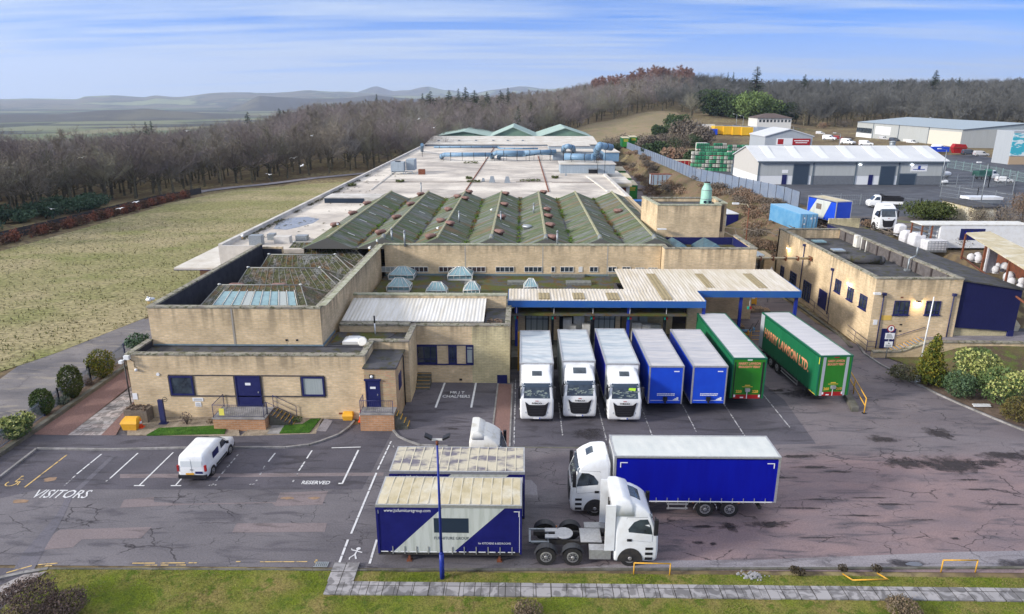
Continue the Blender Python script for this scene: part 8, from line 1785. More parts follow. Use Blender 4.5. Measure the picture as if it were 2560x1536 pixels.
b.build('roof', roofG, U2); r = rY(1981, 347, 2025, 363, yf2); o = B('sign', redP, U2, (r[0], r[1], yf2-.15, yf2-.01, r[2], r[3])); B('lettering', wpaint, o, (r[0]+.8, r[1]-.8, yf2-.17, yf2-.151, lerp(r[2], r[3], .3), lerp(r[2], r[3], .42)), (r[0]+.4, r[1]-.4, yf2-.17, yf2-.151, lerp(r[2], r[3], .6), lerp(r[2], r[3], .74)))
r = rY(1941, 346, 1981, 363, yf2); o = B('sign', wpaint, U2, (r[0], r[1]-.02, yf2-.12, yf2-.01, r[2], r[3])); r = rY(1944, 348, 1958, 361, yf2); B('emblem', redP, o, (r[0], r[1], yf2-.14, yf2-.121, r[2], r[3]));
# large unit at the right, standing at an angle
U3 = thing('industrial_unit', 'large pale industrial unit at an angle on the far right below the wood', 'industrial unit', tuple(gat(2145, 338)), local=False)
a, c = on(2145, 366), on(2411, 300); a.z = c.z = 5.5; ux = (c-a).normalized(); uy = Vector((-ux.y, ux.x, 0)); L_ = (c-a).length; W3 = 46
def zat(px, py, P): return CAMH+math.hypot(P.x, P.y)*math.tan(elv(px, py))
zc = (zat(2415, 325, c)+zat(2146, 305, a))/2; zr3 = zc+2.2
def pt(u, v, z): q = a+ux*u+uy*v; return (q.x, q.y, z)
b = MB(); b.loft([[pt(0, 0, -1), pt(L_, 0, -1), pt(L_, W3, -1), pt(0, W3, -1)], [pt(0, 0, zc), pt(L_, 0, zc), pt(L_, W3, zc), pt(0, W3, zc)]]); b.build('wall', clG, U3)
b = MB(); b.poly([pt(-.5, -.5, zc), pt(L_+.5, -.5, zc), pt(L_+.5, W3/2, zr3), pt(-.5, W3/2, zr3)]); b.poly([pt(-.5, W3+.5, zc), pt(L_+.5, W3+.5, zc), pt(L_+.5, W3/2, zr3), pt(-.5, W3/2, zr3)]); b.poly([pt(L_+.0, 0, zc-.01), pt(L_, W3, zc-.01), pt(L_, W3/2, zr3-.05)]); b.poly([pt(0, 0, zc-.01), pt(0, W3, zc-.01), pt(0, W3/2, zr3-.05)]); b.build('roof', mat('blue_grey_roof', (.30, .36, .40), .5), U3)
def fp(n, m, u0, u1, z0, z1, d=.08): MB().hexa([pt(u0, -d, z0), pt(u1, -d, z0), pt(u1, -.01, z0), pt(u0, -.01, z0), pt(u0, -d, z1), pt(u1, -d, z1), pt(u1, -.01, z1), pt(u0, -.01, z1)]).build(n, m, U3)
fp('front_panel', mat('beige_panel', (.58, .55, .48), .6), L_*.74, L_, 2.2, zc*.92); fp('front_panel', clW, L_*.27, L_*.72, .5, 2.4); fp('front_panel', mat('brown_block', (.24, .20, .17), .8), L_*.74, L_, .2, 2.2); fp('front_panel', clW, 0, L_*.18, 2.0, zc*.6); fp('window_band', glassD, 0, L_*.18, zc*.62, zc*.8, .1)
fp('sign', wpaint, L_*.22, L_*.38, zc*.62, zc*.9, .12); fp('roller_door', wframe, L_*.52, L_*.57, .5, zc*.55, .12)
for k in (.19, .46, .735): fp('drainpipe', trimG, L_*k, L_*k+.4, 0, zc, .14)
U4 = thing('industrial_unit', 'pale blue unit with a turquoise wave panel at the right edge', 'industrial unit', tuple(on(2560, 236)), local=False); q = on(2541, 236); b = MB(); b.box(q.x, q.x+30, q.y, q.y+7, -1, zat(2541, 328, q)); b.build('wall', steelL, U4); B('panel', mat('turquoise_wave', (.05, .38, .48), .5, c2=(.62, .70, .72), scale=.12, lo=.47, hi=.5, stretch=(1, 1, 3)), U4, (q.x-.0, q.x+20, q.y-.15, q.y-.02, 7.6, zat(2541, 334, q))); B('plinth', mat('tan_plinth', (.40, .30, .2), .8), U4, (q.x, q.x+20, q.y-.2, q.y-.02, 4, 7.4))
# bungalow block
BG = thing('bungalow', 'long white walled bungalow with a brown hipped roof below the wood', 'building', tuple(on(1930, 372)), local=False); p0 = on(1893, 372); p1 = on(1990, 372); zt = zat(1945, 285, p0); zev = zat(1945, 296, p0); z0 = p0.z-2
b = MB(); b.box(p0.x, p1.x, p0.y, p0.y+14, z0, zev); b.build('wall', wframe, BG); b = MB(); A1, A2 = (p0.x+6, p0.y+7, zt), (p1.x-6, p0.y+7, zt); x0, x1, y0, y1 = p0.x-.7, p1.x+.7, p0.y-.7, p0.y+14.7
b.poly([(x0, y0, zev), (x1, y0, zev), A2, A1]); b.poly([(x1, y0, zev), (x1, y1, zev), A2]); b.poly([(x1, y1, zev), (x0, y1, zev), A1, A2]); b.poly([(x0, y1, zev), (x0, y0, zev), A1]); b.build('roof', mat('brown_tiles', (.10, .075, .07), .9), BG)
for k in range(9): x = lerp(p0.x+1, p1.x-1.5, k/8); B('window', glassD, BG, (x, x+1.0, p0.y-.06, p0.y-.005, zev-2.0, zev-.8))
def simplebox(nm, label, cat, px, dist, w_, d_, h_, m, rm=None, rz=0, group=None, z=None):
 p = on(px, dist);
 if z is not None: p.z = z
 o = thing(nm, label, cat, (p.x, p.y, p.z), rz, group); b = MB(); b.box(-w_/2, w_/2, 0, d_, .12, h_); b.build('body', m, o); f = MB()
 for x in (-w_/2, w_/2-.12):
  for y in (0, d_-.12): f.box(x-.03, x+.15, y-.03, y+.15, 0, h_+.04)
 n = max(2, int(d_/1.2))
 for i in range(int(w_/1.1)): x = -w_/2+.5+i*1.1; f.box(x, x+.12, -.05, -.001, .2, h_-.1)
 f.build('frame', rm or m, o); B('lid', rm or m, o, (-w_/2-.02, w_/2+.02, -.02, d_+.02, h_, h_+.1)); return o
yskip = mat('skip_yellow', (.70, .42, .02), .5)
for k in range(4): simplebox('yellow_container', '%s of the four yellow containers at the top of the estate' % ('leftmost', 'second from the left', 'third from the left', 'rightmost')[k], 'container', 1802+k*23, 330, 4.9, 6, 3.4, yskip)
simplebox('white_container', 'white box body beside the yellow containers', 'container', 1770, 335, 6.5, 3, 3.6, vdirty); simplebox('blue_lorry_body', 'small blue vehicle body between the white box and yellow containers', 'container', 1787, 328, 3, 4, 2.4, curtB2)
# containers, trailers by the depot
def container(label, A0, yaw, L_, m, w_=2.44, h_=2.6, cat='container'):
 o = thing('shipping_container', label, cat, A0, yaw); b = MB(); b.box(-w_/2, w_/2, 0, L_, .15, h_-.06); b.build('body', m, o); r_ = MB()
 for s in (-1, 1):
  r_ = MB()
  for i in range(int(L_/.3)): r_.box(*sorted((s*w_/2, s*(w_/2+.035))), .2+i*.3, .35+i*.3, .25, h_-.2)
  r_.build('corrugation', m, o); f = MB()
 for x in (-w_/2, w_/2-.12):
  for y in (-.02, L_-.1): f.box(x-.02, x+.14, y, y+.12, 0, h_)
 f.build('frame', m, o); d = MB(); d.box(-w_/2+.14, -.02, -.05, -.001, .25, h_-.15); d.box(.02, w_/2-.14, -.05, -.001, .25, h_-.15)
 dd = d.build('door', m, o); g = MB()
 for x in (-.9, -.45, .45, .9): g.cyl((x, -.08, .2), (x, -.08, h_-.1), .025, n=5)
 g.build('lock_bar', galv, dd); B('marking', wpaint, dd, (-.75, -.6, -.056, -.051, 1.9, 2.15), (.2, .4, -.056, -.051, 1.85, 2.1), (.65, .95, -.056, -.051, 2.0, 2.1), (-.75, -.55, -.056, -.051, 1.1, 1.3)); b = MB(); b.box(-w_/2, w_/2, .1, L_-.1, h_-.05, h_+.0); b.build('roof', mat('container_roof', (.22, .42, .60), .6), o); return o
a, c = at(2008, 575), at(1925, 530); p = at(2026, 568); p0, p1, p2 = at(2003, 537, 7.6), at(2045, 534, 7.6), at(1927, 509, 7.6); m_ = (p0+p1)/2; d_ = Vector((p2.x+1.2-m_.x, p2.y-m_.y)); container('long light blue shipping container seen end-on behind bare branches', (m_.x, m_.y, 5), -math.atan2(d_.x, d_.y)*-1 if False else math.atan2(-d_.x, d_.y), d_.length, contB)
def pxyaw(): pass
o = thing('swap_body', 'short blue and white curtain trailer standing beyond the blue container', 'trailer', tuple(at(2103, 572, 5)), rad(14)); boxbody(o, 0, 6.5, 1.0, 3.9, side=curtB2, front=curtB2, roof=cream, seed=4, wr=.3); b = MB(); b.poly([(-1.285, 1.2, 3.7), (-1.285, 4.4, 3.7), (-1.285, 6.3, 1.1), (-1.285, 2.6, 1.1)]); b.build('white_flash', curtW, o); chassisrail(o, .5, 6.4, (5.0,)); B('lettering', woodG, o, (-1.295, -1.289, 3.2, 4.4, 2.3, 3.1))
o = thing('lorry_cab', 'tall white lorry cab parked facing the camera among the scrap on the right', 'lorry cab', tuple(at(2217, 579, 5.2)), 0); cab(o, hatch=(.0, .0), badge=False, lowroof=True); b = MB(); b.box(-.5, .5, .98, 1.0, 3.45, 3.52); b.box(-.35, .35, .80, .83, 3.28, 3.34); b.build('roof_louvre', black, o)
B('chassis', chassis, o, (-.45, .45, 1.2, 5.6, .7, .95)); wheel(o, 1.06, 4.8); wheel(o, -1.06, 4.8, side=-1)
o = thing('open_container', 'long white container with an open rack end and a navy panel', 'container', tuple(at(2310, 625, 5)), rad(0)); p0, p1 = at(2298, 625, 5), at(2470, 620, 5); Lc = p1.x-p0.x
o.location = (p0.x, p0.y, 5.05); B('body', vwhite, o, (2.2, Lc+3.8, 0, 2.5, .2, 3.0)); B('roof', vdirty, o, (-.2, Lc+3.9, -.05, 2.6, 3.0, 3.12)); B('frame', rust, o, (-.1, .05, 0, .15, 0, 3.0), (1.1, 1.25, 0, .15, 0, 3.0), (-.1, .05, 2.3, 2.45, 0, 3.0)); B('shelf', galv, o, (0, 1.1, .1, 2.3, .6, .66), (0, 1.1, .1, 2.3, 1.2, 1.26), (0, 1.1, .1, 2.3, 1.8, 1.86), (0, 1.1, .1, 2.3, 2.4, 2.46)); pn = B('panel', navy, o, (Lc*.50, Lc*.82, -.03, -.002, 1.2, 2.6)); b = MB(); [b.box(Lc*(.56+.08*k), Lc*(.58+.08*k), -.04, -.031, 1.5, 2.3) for k in range(3)]; b.build('lettering', curtB, pn)
o = thing('open_sided_shed', 'open sided rusty frame store with pale sheet roof at the right edge full of bags', 'shed', tuple(at(2420, 655, 5)), 0, local=False)
q0, q1, q2, q3 = at(2415, 585, 8.), at(2475, 582, 8.), at(2655, 672, 8.), at(2600, 700, 8.)
b = MB(); b.prism([(q.x, q.y) for q in (q3, q2, q1, q0)], 8., 8.15); b.build('roof', cream, o); b = MB()
for q in (q0, q1, q2, q3, q0.lerp(q3, .33), q0.lerp(q3, .66)): b.box(q.x-.08, q.x+.08, q.y-.08, q.y+.08, 5, 8)
each(b, 'post', rust, o); b = MB(); e0, e1 = q1-Vector((.2, .3, 0)), q2-Vector((.2, .3, 0)); b.hexa([(x, y, z) for z in (5, 8) for x, y in ((e0.x, e0.y), (e1.x, e1.y), (e1.x+.1, e1.y), (e0.x+.1, e0.y))]); b.build('back_wall', rust, o); b = MB(); b.cyl((q0.x, q0.y, 5.35), (q3.x, q3.y, 5.35), .1, n=5); b.build('sill', rust, o)
for i in range(16):
 t = R.random(); q = q0.lerp(q3, t)+(q1-q0)*R.uniform(.2, .9); s = R.uniform(.25, .55); b = MB(); b.ball((0, 0, s), s, 8, 5, (1, .9, 1.1)); b.box(-s*.6, s*.6, -s*.5, s*.5, 0, s*.3); w = b.build('sack', bbag, None); w.location = (q.x, q.y, 5.07); tag(w, 'white sack heaped inside the open sided rusty store', 'sack', 'sacks in the open store')
q = q0.lerp(q3, .35)+Vector((.3, .2, 0)); b = MB()
for k in range(6): x = q.x+k*.25; b.box(x, x+.2, q.y+.1*k, q.y+.1*k+.15, 5.1, 7.9-.2*(k % 2))
w = b.build('plastic_sheeting', bbag, None); tag(w, 'torn pale sheeting hanging in the open sided store', 'sheeting')
for i, (px, py, s, l_) in enumerate(((2264, 612, .9, 'left of two white bulk bags by the scrap yard wall'), (2288, 622, 1.0, 'right of two white bulk bags by the scrap yard wall'), (2248, 590, .8, 'white bulk bag beside the parked lorry cab'))):
 p = at(px, py, 5); b = MB(); b.loft([rrect(s*.75, -s*.7, s*.7, 0, .2), rrect(s*.85, -s*.8, s*.8, s*.9, .3), rrect(s*.8, -s*.75, s*.75, s*1.7, .3), rrect(s*.4, -s*.4, s*.4, s*2.0, .2)]); w = b.build('bulk_bag', bbag, None); w.location = (p.x, p.y, 5.05); tag(w, l_, 'bulk bag')
p = at(2340, 632, 5); o = thing('water_container', 'white caged plastic liquid tank standing in front of the open white container', 'tank', (p.x, p.y, 5.05)); o.scale = (.8,)*3; b = MB(); b.loft([rrect(1.5, 0, 1.9, .3, .15), rrect(1.55, -.05, 1.95, 1.6, .2), rrect(1.4, 0, 1.8, 1.75, .2)]); b.build('tank', bbag, o); b = MB()
for k in range(7): x = -1.5+k*.5; b.cyl((x, -.08, .1), (x, -.08, 1.7), .02, n=4)
for z in (.2, .6, 1.0, 1.4, 1.7): b.cyl((-1.5, -.08, z), (1.5, -.08, z), .02, n=4)
b.box(-1.5, 1.5, -.05, 1.9, 0, .25); b.build('cage', galv, o)
o = thing('cream_shed', 'low cream shed with a dark flat roof behind the white container', 'shed', tuple(at(2420, 560, 5)), 0, local=False); a, c = at(2392, 548, 5), at(2468, 558, 5); B('wall', cream, o, (a.x, c.x+1, c.y, c.y+8, 5, 7.3)); B('roof', felt, o, (a.x-.3, c.x+1.3, c.y-.3, c.y+8.3, 7.3, 7.5))
p = at(2460, 520, 5); o = thing('covered_trailer', 'white topped trailer standing in the mesh fenced compound', 'trailer', (p.x, p.y, 5.05)); B('body', galv, o, (-2.6, 2.6, 0, 2.3, .7, 1.3)); B('cover', vwhite, o, (-2.9, 2.9, -.1, 2.4, 1.3, 1.75)); wheel(o, 1.2, 1.1, r=.35); wheel(o, -1.2, 1.1, r=.35, side=-1)
# vehicles on the estate
def tipper(label, px, py, rz, cage=black, sc=1., bodym=None):
 p = at(px, py, 5.07); o = thing('tipper_truck', label, 'truck', tuple(p), rz); o.scale = (sc,)*3; b = MB(); rs = [rrect(hw, y0, y1, z, .18) for z, y0, y1, hw in ((.35, .1, 2.0, .95), (.8, 0, 2.05, 1.0), (1.15, .15, 2.05, .98), (1.25, .55, 2.05, .95), (1.95, 1.15, 2.0, .85), (2.08, 1.3, 1.9, .7))]
 b.loft(rs); b.build('cab_body', vwhite, o); b = MB(); b.poly([(-.8, .56, 1.32), (.8, .56, 1.32), (.72, 1.06, 1.9), (-.72, 1.06, 1.9)]); b.build('windscreen', glassD, o)
 for s in (-1, 1): b = MB(); b.poly([(s*.965, .85, 1.35), (s*.965, 1.8, 1.35), (s*.88, 1.75, 1.88), (s*.88, 1.2, 1.88)]); b.build('side_window', glassD, o); wheel(o, s*.85, .75, r=.34, w=.22, side=s); wheel(o, s*.85, 4.2, r=.34, w=.22, side=s)
 B('bed', bodym or vwhite, o, (-1.0, 1.0, 2.2, 5.4, .75, 1.2)); B('cage', cage, o, (-1.0, 1.0, 2.2, 2.3, 1.2, 2.3), (-1.0, -.95, 2.3, 5.4, 1.2, 1.9), (.95, 1.0, 2.3, 5.4, 1.2, 1.9), (-.95, .95, 5.32, 5.4, 1.2, 1.9)); B('chassis', chassis, o, (-.4, .4, .6, 5.3, .45, .7)); return o
tipper('white cab tipper with a black caged body crossing the empty estate yard', 2165, 518, -math.pi/2-.2); tipper('white and green flatbed truck parked inside the mesh fence on the right', 2490, 448, math.pi/2+.15, cage=mat('green_bed', (.04, .12, .10), .6), bodym=mat('green_bed2', (.05, .14, .12), .6))
def vanat(label, px, py, rz, body=None, sc=1.25, z=None, dist=None):
 p = at(px, py, 5.07); van(label, tuple(p), rz, body=body, detail=False, sc=sc*.84)
for i, q in enumerate((('white high roofed van at the right end of the near grey unit', 2367, 445, .2, None, 1.5), ('white van under the first at the end of the near grey unit', 2362, 462, .1, None, 1.0), ('blue and white van parked in front of the turquoise panelled unit', 2540, 402, 1.35, mat('blue_van', (.04, .12, .42), .4), 1.5), ('white car at the right behind the mesh compound', 2530, 458, 1.4, None, .9))): vanat(*q)
for i, (px, d, rz, l_, m, s_) in enumerate(((2135, 363, .5, 'white van between the two grey units, left of the pair', None, 1.5), (2183, 366, 1.2, 'white van between the two grey units, right of the pair', None, 1.4), (2090, 352, .9, 'white cab vehicle beside the roadside fence near the red sign unit', None, 1.5), (1920, 334, 1.3, 'white van parked near the yellow containers, left one', None, 1.3), (1948, 336, 1.5, 'white car parked near the yellow containers, right one', None, 1.1), (2368, 378, 1.4, 'white van parked at the front of the large pale unit', None, 1.4), (2008, 334, 1.2, 'green and white boat shaped vehicle behind the small unit', mat('teal_hull', (.10, .22, .20), .5), 1.5))):
 vanat(l_, px, d, rz, m, s_)
cm = [mat('car_paint%d' % k, c, .35) for k, c in enumerate(((.05, .06, .08), (.40, .41, .43), (.25, .03, .03), (.06, .12, .26), (.6, .61, .62)))]
for i, (px, py, rz, k, w_) in enumerate(((1968, 322, 1.5, 0, 'dark'), (1990, 326, 1.5, 1, 'silver'), (2030, 332, 1.4, 3, 'blue'), (2062, 338, 1.3, 4, 'pale'), (2108, 350, 1.2, 2, 'red'), (2220, 352, .4, 1, 'silver'), (2245, 356, .3, 0, 'dark'), (2290, 362, .3, 4, 'cream'), (2440, 388, 1.4, 0, 'dark'), (2470, 392, 1.4, 1, 'silver'), (1886, 316, 1.5, 3, 'blue'), (1760, 322, 1.2, 4, 'pale'))): vanat('%s vehicle parked %s' % (w_, 'on the upper estate road near the bungalow' if py < 330 else 'between the small red signed unit and the large pale unit' if py < 365 else 'beside the turquoise panelled unit'), px, py, rz, cm[k], 1.15)
p = at(2395, 383, 5.2); o = thing('skip', 'red skip standing left of a heap in front of the large pale unit', 'skip', (p.x, p.y, p.z)); b = MB(); b.loft([[(-1.6, -.8, 0), (1.6, -.8, 0), (1.6, .8, 0), (-1.6, .8, 0)], [(-2.4, -1, 1.8), (2.2, -1, 1.8), (2.2, 1, 1.8), (-2.4, 1, 1.8)], [(-1.8, -.9, 3.0), (1.6, -.9, 2.8), (1.6, .9, 2.8), (-1.8, .9, 3.0)]]); b.build('body', redP, o); B('rim', rust, o, (-2.5, 2.3, -1.1, -1.0, 1.7, 1.85))
p = at(2350, 380, 5.2); o = B('blue_skip', curtB2, None, (-3, 3, 0, 2, 0, 1.6)); b = None; o.location = tuple(p); tag(o, 'low blue skip left of the red skip by the large unit', 'skip');
# lamp columns
lc = thing('street_lamp', 'pale lamp column', 'street lamp', (0, 0, 0), 0, 'lamp columns on the estate'); b = MB(); b.cyl((0, 0, 0), (0, 0, 7.5), .10, .06, n=6); b.build('column', galv, lc); b = MB(); b.cyl((0, 0, 7.5), (-1.3, 0, 7.8), .04, n=5); b.build('arm', galv, lc); B('lantern', vwhite, lc, (-1.9, -1.2, -.14, .14, 7.7, 7.86))
for i, (px, d, h_, l_) in enumerate(((1841, 350, 1., 'lamp column left of a pair in front of the dark evergreens'), (1858, 340, 1., 'lamp column right of a pair in front of the dark evergreens'), (1951, 240, 1., 'lamp column rising behind the small red sign unit roof'), (1986, 310, 1., 'lamp column in front of the brown roofed bungalow'), (2106, 215, 1.1, 'lamp column between the small unit and the large pale unit'), (2333, 375, 1.0, 'lamp column behind the large pale unit roof'), (2380, 172, 1., 'lamp column beyond the right end of the near grey unit'), (2492, 140, 1., 'tall lamp column in the mesh fenced compound'))):
 p = on(px, d); c = (lc if i == 0 else copy_tree(lc)); c.location = (p.x, p.y, p.z); c.scale = (h_,)*3; c['label'] = l_
p = at(1870, 632, 0); o = thing('street_lamp', 'rusty lamp post with a white lantern on the bank beside the shelter', 'street lamp', (31.8, 97, 0), 0, 'lamp columns on the estate'); b = MB(); b.cyl((0, 0, 0), (0, 0, 8.2), .09, .06, n=6); b.build('column', rust, o); b = MB(); b.tube([Vector((0, 0, 8.2)), Vector((-.3, 0, 8.7)), Vector((-1.5, 0, 8.8))], .05, 5); b.build('arm', cream, o); B('lantern', vwhite, o, (-2.4, -1.5, -.16, .16, 8.72, 8.95))
# shelter on the lane and its signs, pipe bridge
o = thing('fuel_shelter', 'pale blue flat roofed shelter on dark posts behind the boiler house', 'shelter', (28.5, 92, 0), 0, local=False); q = [at(*p_, 3.6) for p_ in ((1812, 575), (1866, 560), (1826, 532), (1795, 532))]; b = MB(); b.prism([(26.2, 84.5), (31.0, 86.5), (30.2, 97.5), (26.0, 97.5)], 3.5, 3.8); b.build('roof', mat('shelter_roof', (.42, .48, .52), .5), o); b = MB()
for x, y in ((26.6, 85.2), (30.5, 87.0), (29.8, 96.8), (26.4, 96.8)): b.box(x-.12, x+.12, y-.12, y+.12, 0, 3.5)
each(b, 'post', black, o); B('tank', kerbM, o, (28.5, 31.5, 89, 92, 0, 1.9))
p = at(1827, 650, 0); o = thing('height_sign', 'red bordered warning triangle sign beside the lane shelter', 'sign', (27.6, 83.2, 0)); b = MB(); b.cyl((0, 0, 0), (0, 0, 3.3), .05, n=5); b.build('post', galv, o); b = MB(); b.poly([(-.5, -.06, 3.0), (.5, -.06, 3.0), (0, -.06, 3.85)]); b.poly([(-.5, -.03, 3.0), (.5, -.03, 3.0), (0, -.03, 3.85)]); s_ = b.build('triangle', redP, o); b = MB(); b.poly([(-.3, -.07, 3.1), (.3, -.07, 3.1), (0, -.07, 3.6)]); b.build('face', wpaint, s_); B('backing_plate', clW, o, (-.32, .32, -.05, -.01, 1.2, 2.9))
o = thing('warning_sign', 'white triangle sign over red plates on the lane beside the pipe bridge', 'sign', (29.0, 78.5, 0)); b = MB(); b.cyl((0, 0, 0), (0, 0, 4.0), .05, n=5); b.build('post', galv, o); b = MB(); b.poly([(-.4, -.06, 3.5), (.4, -.06, 3.5), (0, -.06, 4.3)]); b.build('triangle', wpaint, o); pl = B('sign_plate', redP, o, (-.7, .7, -.07, -.02, 3.0, 3.45), (-.7, .6, -.07, -.02, 1.6, 2.4)); B('lettering', wpaint, pl, (-.4, .2, -.08, -.071, 1.95, 2.05), (-.5, .5, -.08, -.071, 3.15, 3.25))
a, c = at(1830, 592, 5.6), at(1958, 592, 5.6); o = thing('pipe_bridge', 'rusty cream pipe bridge spanning the lane to the depot building', 'pipe', (24.9, 76, 5.6), 0, local=False); b = MB(); b.cyl((24.9, 76.5, 5.75), (32.8, 76.5, 5.75), .1, n=7); b.cyl((24.9, 76.9, 5.55), (32.8, 76.9, 5.55), .08, n=7); b.build('pipe', cream, o); b = MB();
for k in range(6): x = 25.5+k*1.4; b.box(x, x+.12, 76.35, 77.05, 5.42, 5.88)
b.build('bracket', rust, o)
# green trailers and skips along the far lane
def gtrailer(px, dist, L_, label, i):
 p = on(px, dist); o = thing('trailer', label, 'trailer', (p.x, p.y, p.z), rad(-3), 'green trailers parked along the far lane'); b = MB(); b.box(-1.25, 1.25, 0, L_, 1.1, 4.1); b.build('body', curtG, o); B('roof', cream, o, (-1.27, 1.27, -.02, L_+.02, 4.1, 4.25)); B('front_panel', panelG, o, (-1.1, 1.1, -.04, -.001, 1.15, 4.0)); B('lettering', goldP, o, (-.8, .8, -.05, -.041, 3.4, 3.6), (-.7, .7, -.05, -.041, 3.0, 3.15)); B('post', curtG, o, (-1.27, -1.1, -.05, 0, 1, 4.1), (1.1, 1.27, -.05, 0, 1, 4.1)); chassisrail(o, .6, L_, (L_-1.5,)); return o
for i, (px, d, L_, l_) in enumerate(((1588, 158, 9, 'nearest green trailer on the lane behind the grey plant room'), (1572, 172, 11, 'second green trailer on the lane behind the nearest one'), (1558, 188, 11, 'third green trailer along the lane, farthest of that line'), (1491, 258, 9, 'green trailer at the end of the white roof, left of three'), (1506, 262, 9, 'green trailer at the end of the white roof, middle of three'), (1521, 258, 9, 'green trailer at the end of the white roof, right of three'), (1567, 255, 9, 'green trailer standing apart, left of the separate pair'), (1586, 258, 9, 'green trailer standing apart, right of the separate pair'))): gtrailer(px, d, L_, l_, i)
simplebox('blue_skip', 'bright blue open skip on the lane beside the pallet piles', 'skip', 1622, 148, 4.6, 2.4, 2.0, mat('skip_blue', (.02, .22, .62), .5)); simplebox('blue_skip', 'smaller blue skip next to the lean-to store roof', 'skip', 1549, 150, 4, 2, 1.8, mat('skip_blue2', (.02, .20, .52), .5)); simplebox('yellow_skip', 'tan yellow box skip at the corner of the lean-to store', 'skip', 1583, 135, 2.6, 2.4, 2.4, mat('skip_tan', (.45, .30, .10), .7)); simplebox('small_container', 'rust roofed pale blue container by the palisade fence on the bank', 'container', 1668, 178, 6.2, 2.6, 2.6, mat('faded_container', (.28, .36, .44), .6), rust);
o = thing('swap_body', 'pale roofed navy swap body on the lane behind the boiler house', 'swap body', (at(1690, 500).x, 122, 0), rad(6), 'demountable lorry bodies standing on legs'); B('body', curtN, o, (-2.2, 2.4, 0, 8, .8, 3.2)); B('roof', vwhite, o, (-2.25, 2.45, -.05, 8.05, 3.2, 3.32)); B('white_flash', curtW, o, (-2.23, -2.2, 1.5, 5, 1.0, 3.0), (-1.2, .2, -.02, -.001, 1.0, 3.0)); B('leg', chassis, o, (-2, -1.9, .3, .4, 0, .8), (2.1, 2.2, .3, .4, 0, .8))
# pallets: every pallet its own object, stacks of them
def pallet():
 o = thing('pallet', 'wooden pallet', 'pallet', (0, 0, 0)); b = MB()
 for i in range(6): x = -.5+i*.18; b.box(x, x+.1, -.6, .6, .12, .144)
 b.build('deck', wood, o); b = MB()
 for y in (-.6, -.05, .5): b.box(-.5, .5, y, y+.1, 0, .12)
 b.build('bearer', woodG, o); return o
pal0 = pallet(); first = True
def palstack(x, y, n, label, z=0, jit=.05):
 global first
 for k in range(n):
  c = pal0 if first else copy_tree(pal0); first = False
  c.location = (x+R.uniform(-jit, jit), y+R.uniform(-jit, jit), z+k*.146); c.rotation_euler = (0, 0, R.uniform(-.08, .08)); c['label'] = label; c['group'] = 'pallets in '+label.split(' in ')[-1]
for i, (px, py, n, l_) in enumerate(((1616, 462, 9, 'wooden pallet in the tall left pile by the blue skip'), (1633, 460, 13, 'wooden pallet in the second pile by the blue skip'), (1648, 448, 14, 'wooden pallet in the tallest pile by the blue skip'), (1655, 472, 8, 'wooden pallet in the broken pile on the lane edge'), (1676, 474, 9, 'wooden pallet in the right hand pile on the lane edge'), (1600, 478, 4, 'wooden pallet in the low row beside the side store'), (1614, 488, 5, 'wooden pallet in the low row before the navy swap body'))):
 p = at(px, py); palstack(p.x, p.y, n, l_);
for i, (px, py, n, l_) in enumerate(((1872, 779, 2, 'pale pallet in the low stack under the right canopy'), (1893, 778, 3, 'pale pallet in the higher stack under the right canopy'), (1910, 776, 1, 'pale pallet in the flat pair beside the canopy post'), (1838, 782, 3, 'pale pallet in the stack by the canopy back wall'), (1845, 822, 3, 'pallet in the short stack behind the green trailers'))): p = at(px, py); palstack(p.x, p.y, n, l_)
p = at(1862, 762); o = thing('yellow_stillage', 'yellow stillage of white goods under the right end of the canopy', 'stillage', (p.x, p.y, 0)); B('frame', yrail, o, (-1.2, 1.2, 0, .9, .1, .7), (1.2, 1.35, 0, .15, 0, 2.2)); B('goods', bbag, o, (-1.1, 1.1, .05, .85, .7, 1.1))
for i, (px, py, c_, l_) in enumerate(((1868, 838, yrail, 'yellow hand pallet truck behind the green trailers'), (1882, 830, contB, 'blue hand pallet truck behind the green trailers'))):
 p = at(px, py); o = thing('pallet_truck', l_, 'pallet truck', (p.x, p.y, 0), rad(80)); B('forks', c_, o, (-.27, -.1, 0, 1.2, .06, .14), (.1, .27, 0, 1.2, .06, .14), (-.27, .27, -.15, 0, .06, .45)); b = MB(); b.cyl((0, -.1, .4), (0, -.45, 1.25), .03, n=5); b.cyl((-.15, -.45, 1.25), (.15, -.45, 1.25), .03, n=5); b.build('handle', chassis, o)
# crate yard: stacks of individual crates
cg = [mat('crate_green', (.03, .22, .11), .6), mat('crate_pale', (.50, .50, .44), .7), mat('crate_light_green', (.10, .38, .20), .6), mat('crate_red', (.5, .04, .04), .6)]
cr0 = []
for k, m in enumerate(cg):
 b = MB(); b.box(-.6, .6, -.5, .5, .14, .84); b.mi = 1; b.box(-.64, .64, -.48, .48, 0, .14); b.box(-.05, .05, -.52, -.501, .14, .84); b.box(-.6, .6, -.52, -.501, .44, .50); cr0.append(b.mesh('crate', [m, chassis]))
def crate(x, y, z, k, group, lab): o = D.objects.new('crate', cr0[k]); COL.objects.link(o); o.location = (x, y, z); tag(o, lab, 'crate', group)
pa_, pb_ = at(1732, 427, 5.05), at(1822, 430, 5.05)
for i in range(11):
 for j in range(5):
  k = R.choice((0, 1, 2, 1, 0)); crate(lerp(pa_.x, pb_.x, i/10), lerp(pa_.y, pb_.y, i/10), 5.05+j*.98, k, 'crates in the big front stack of the crate yard', 'green or pale plastic crate in the big wall of crates left of the near unit')
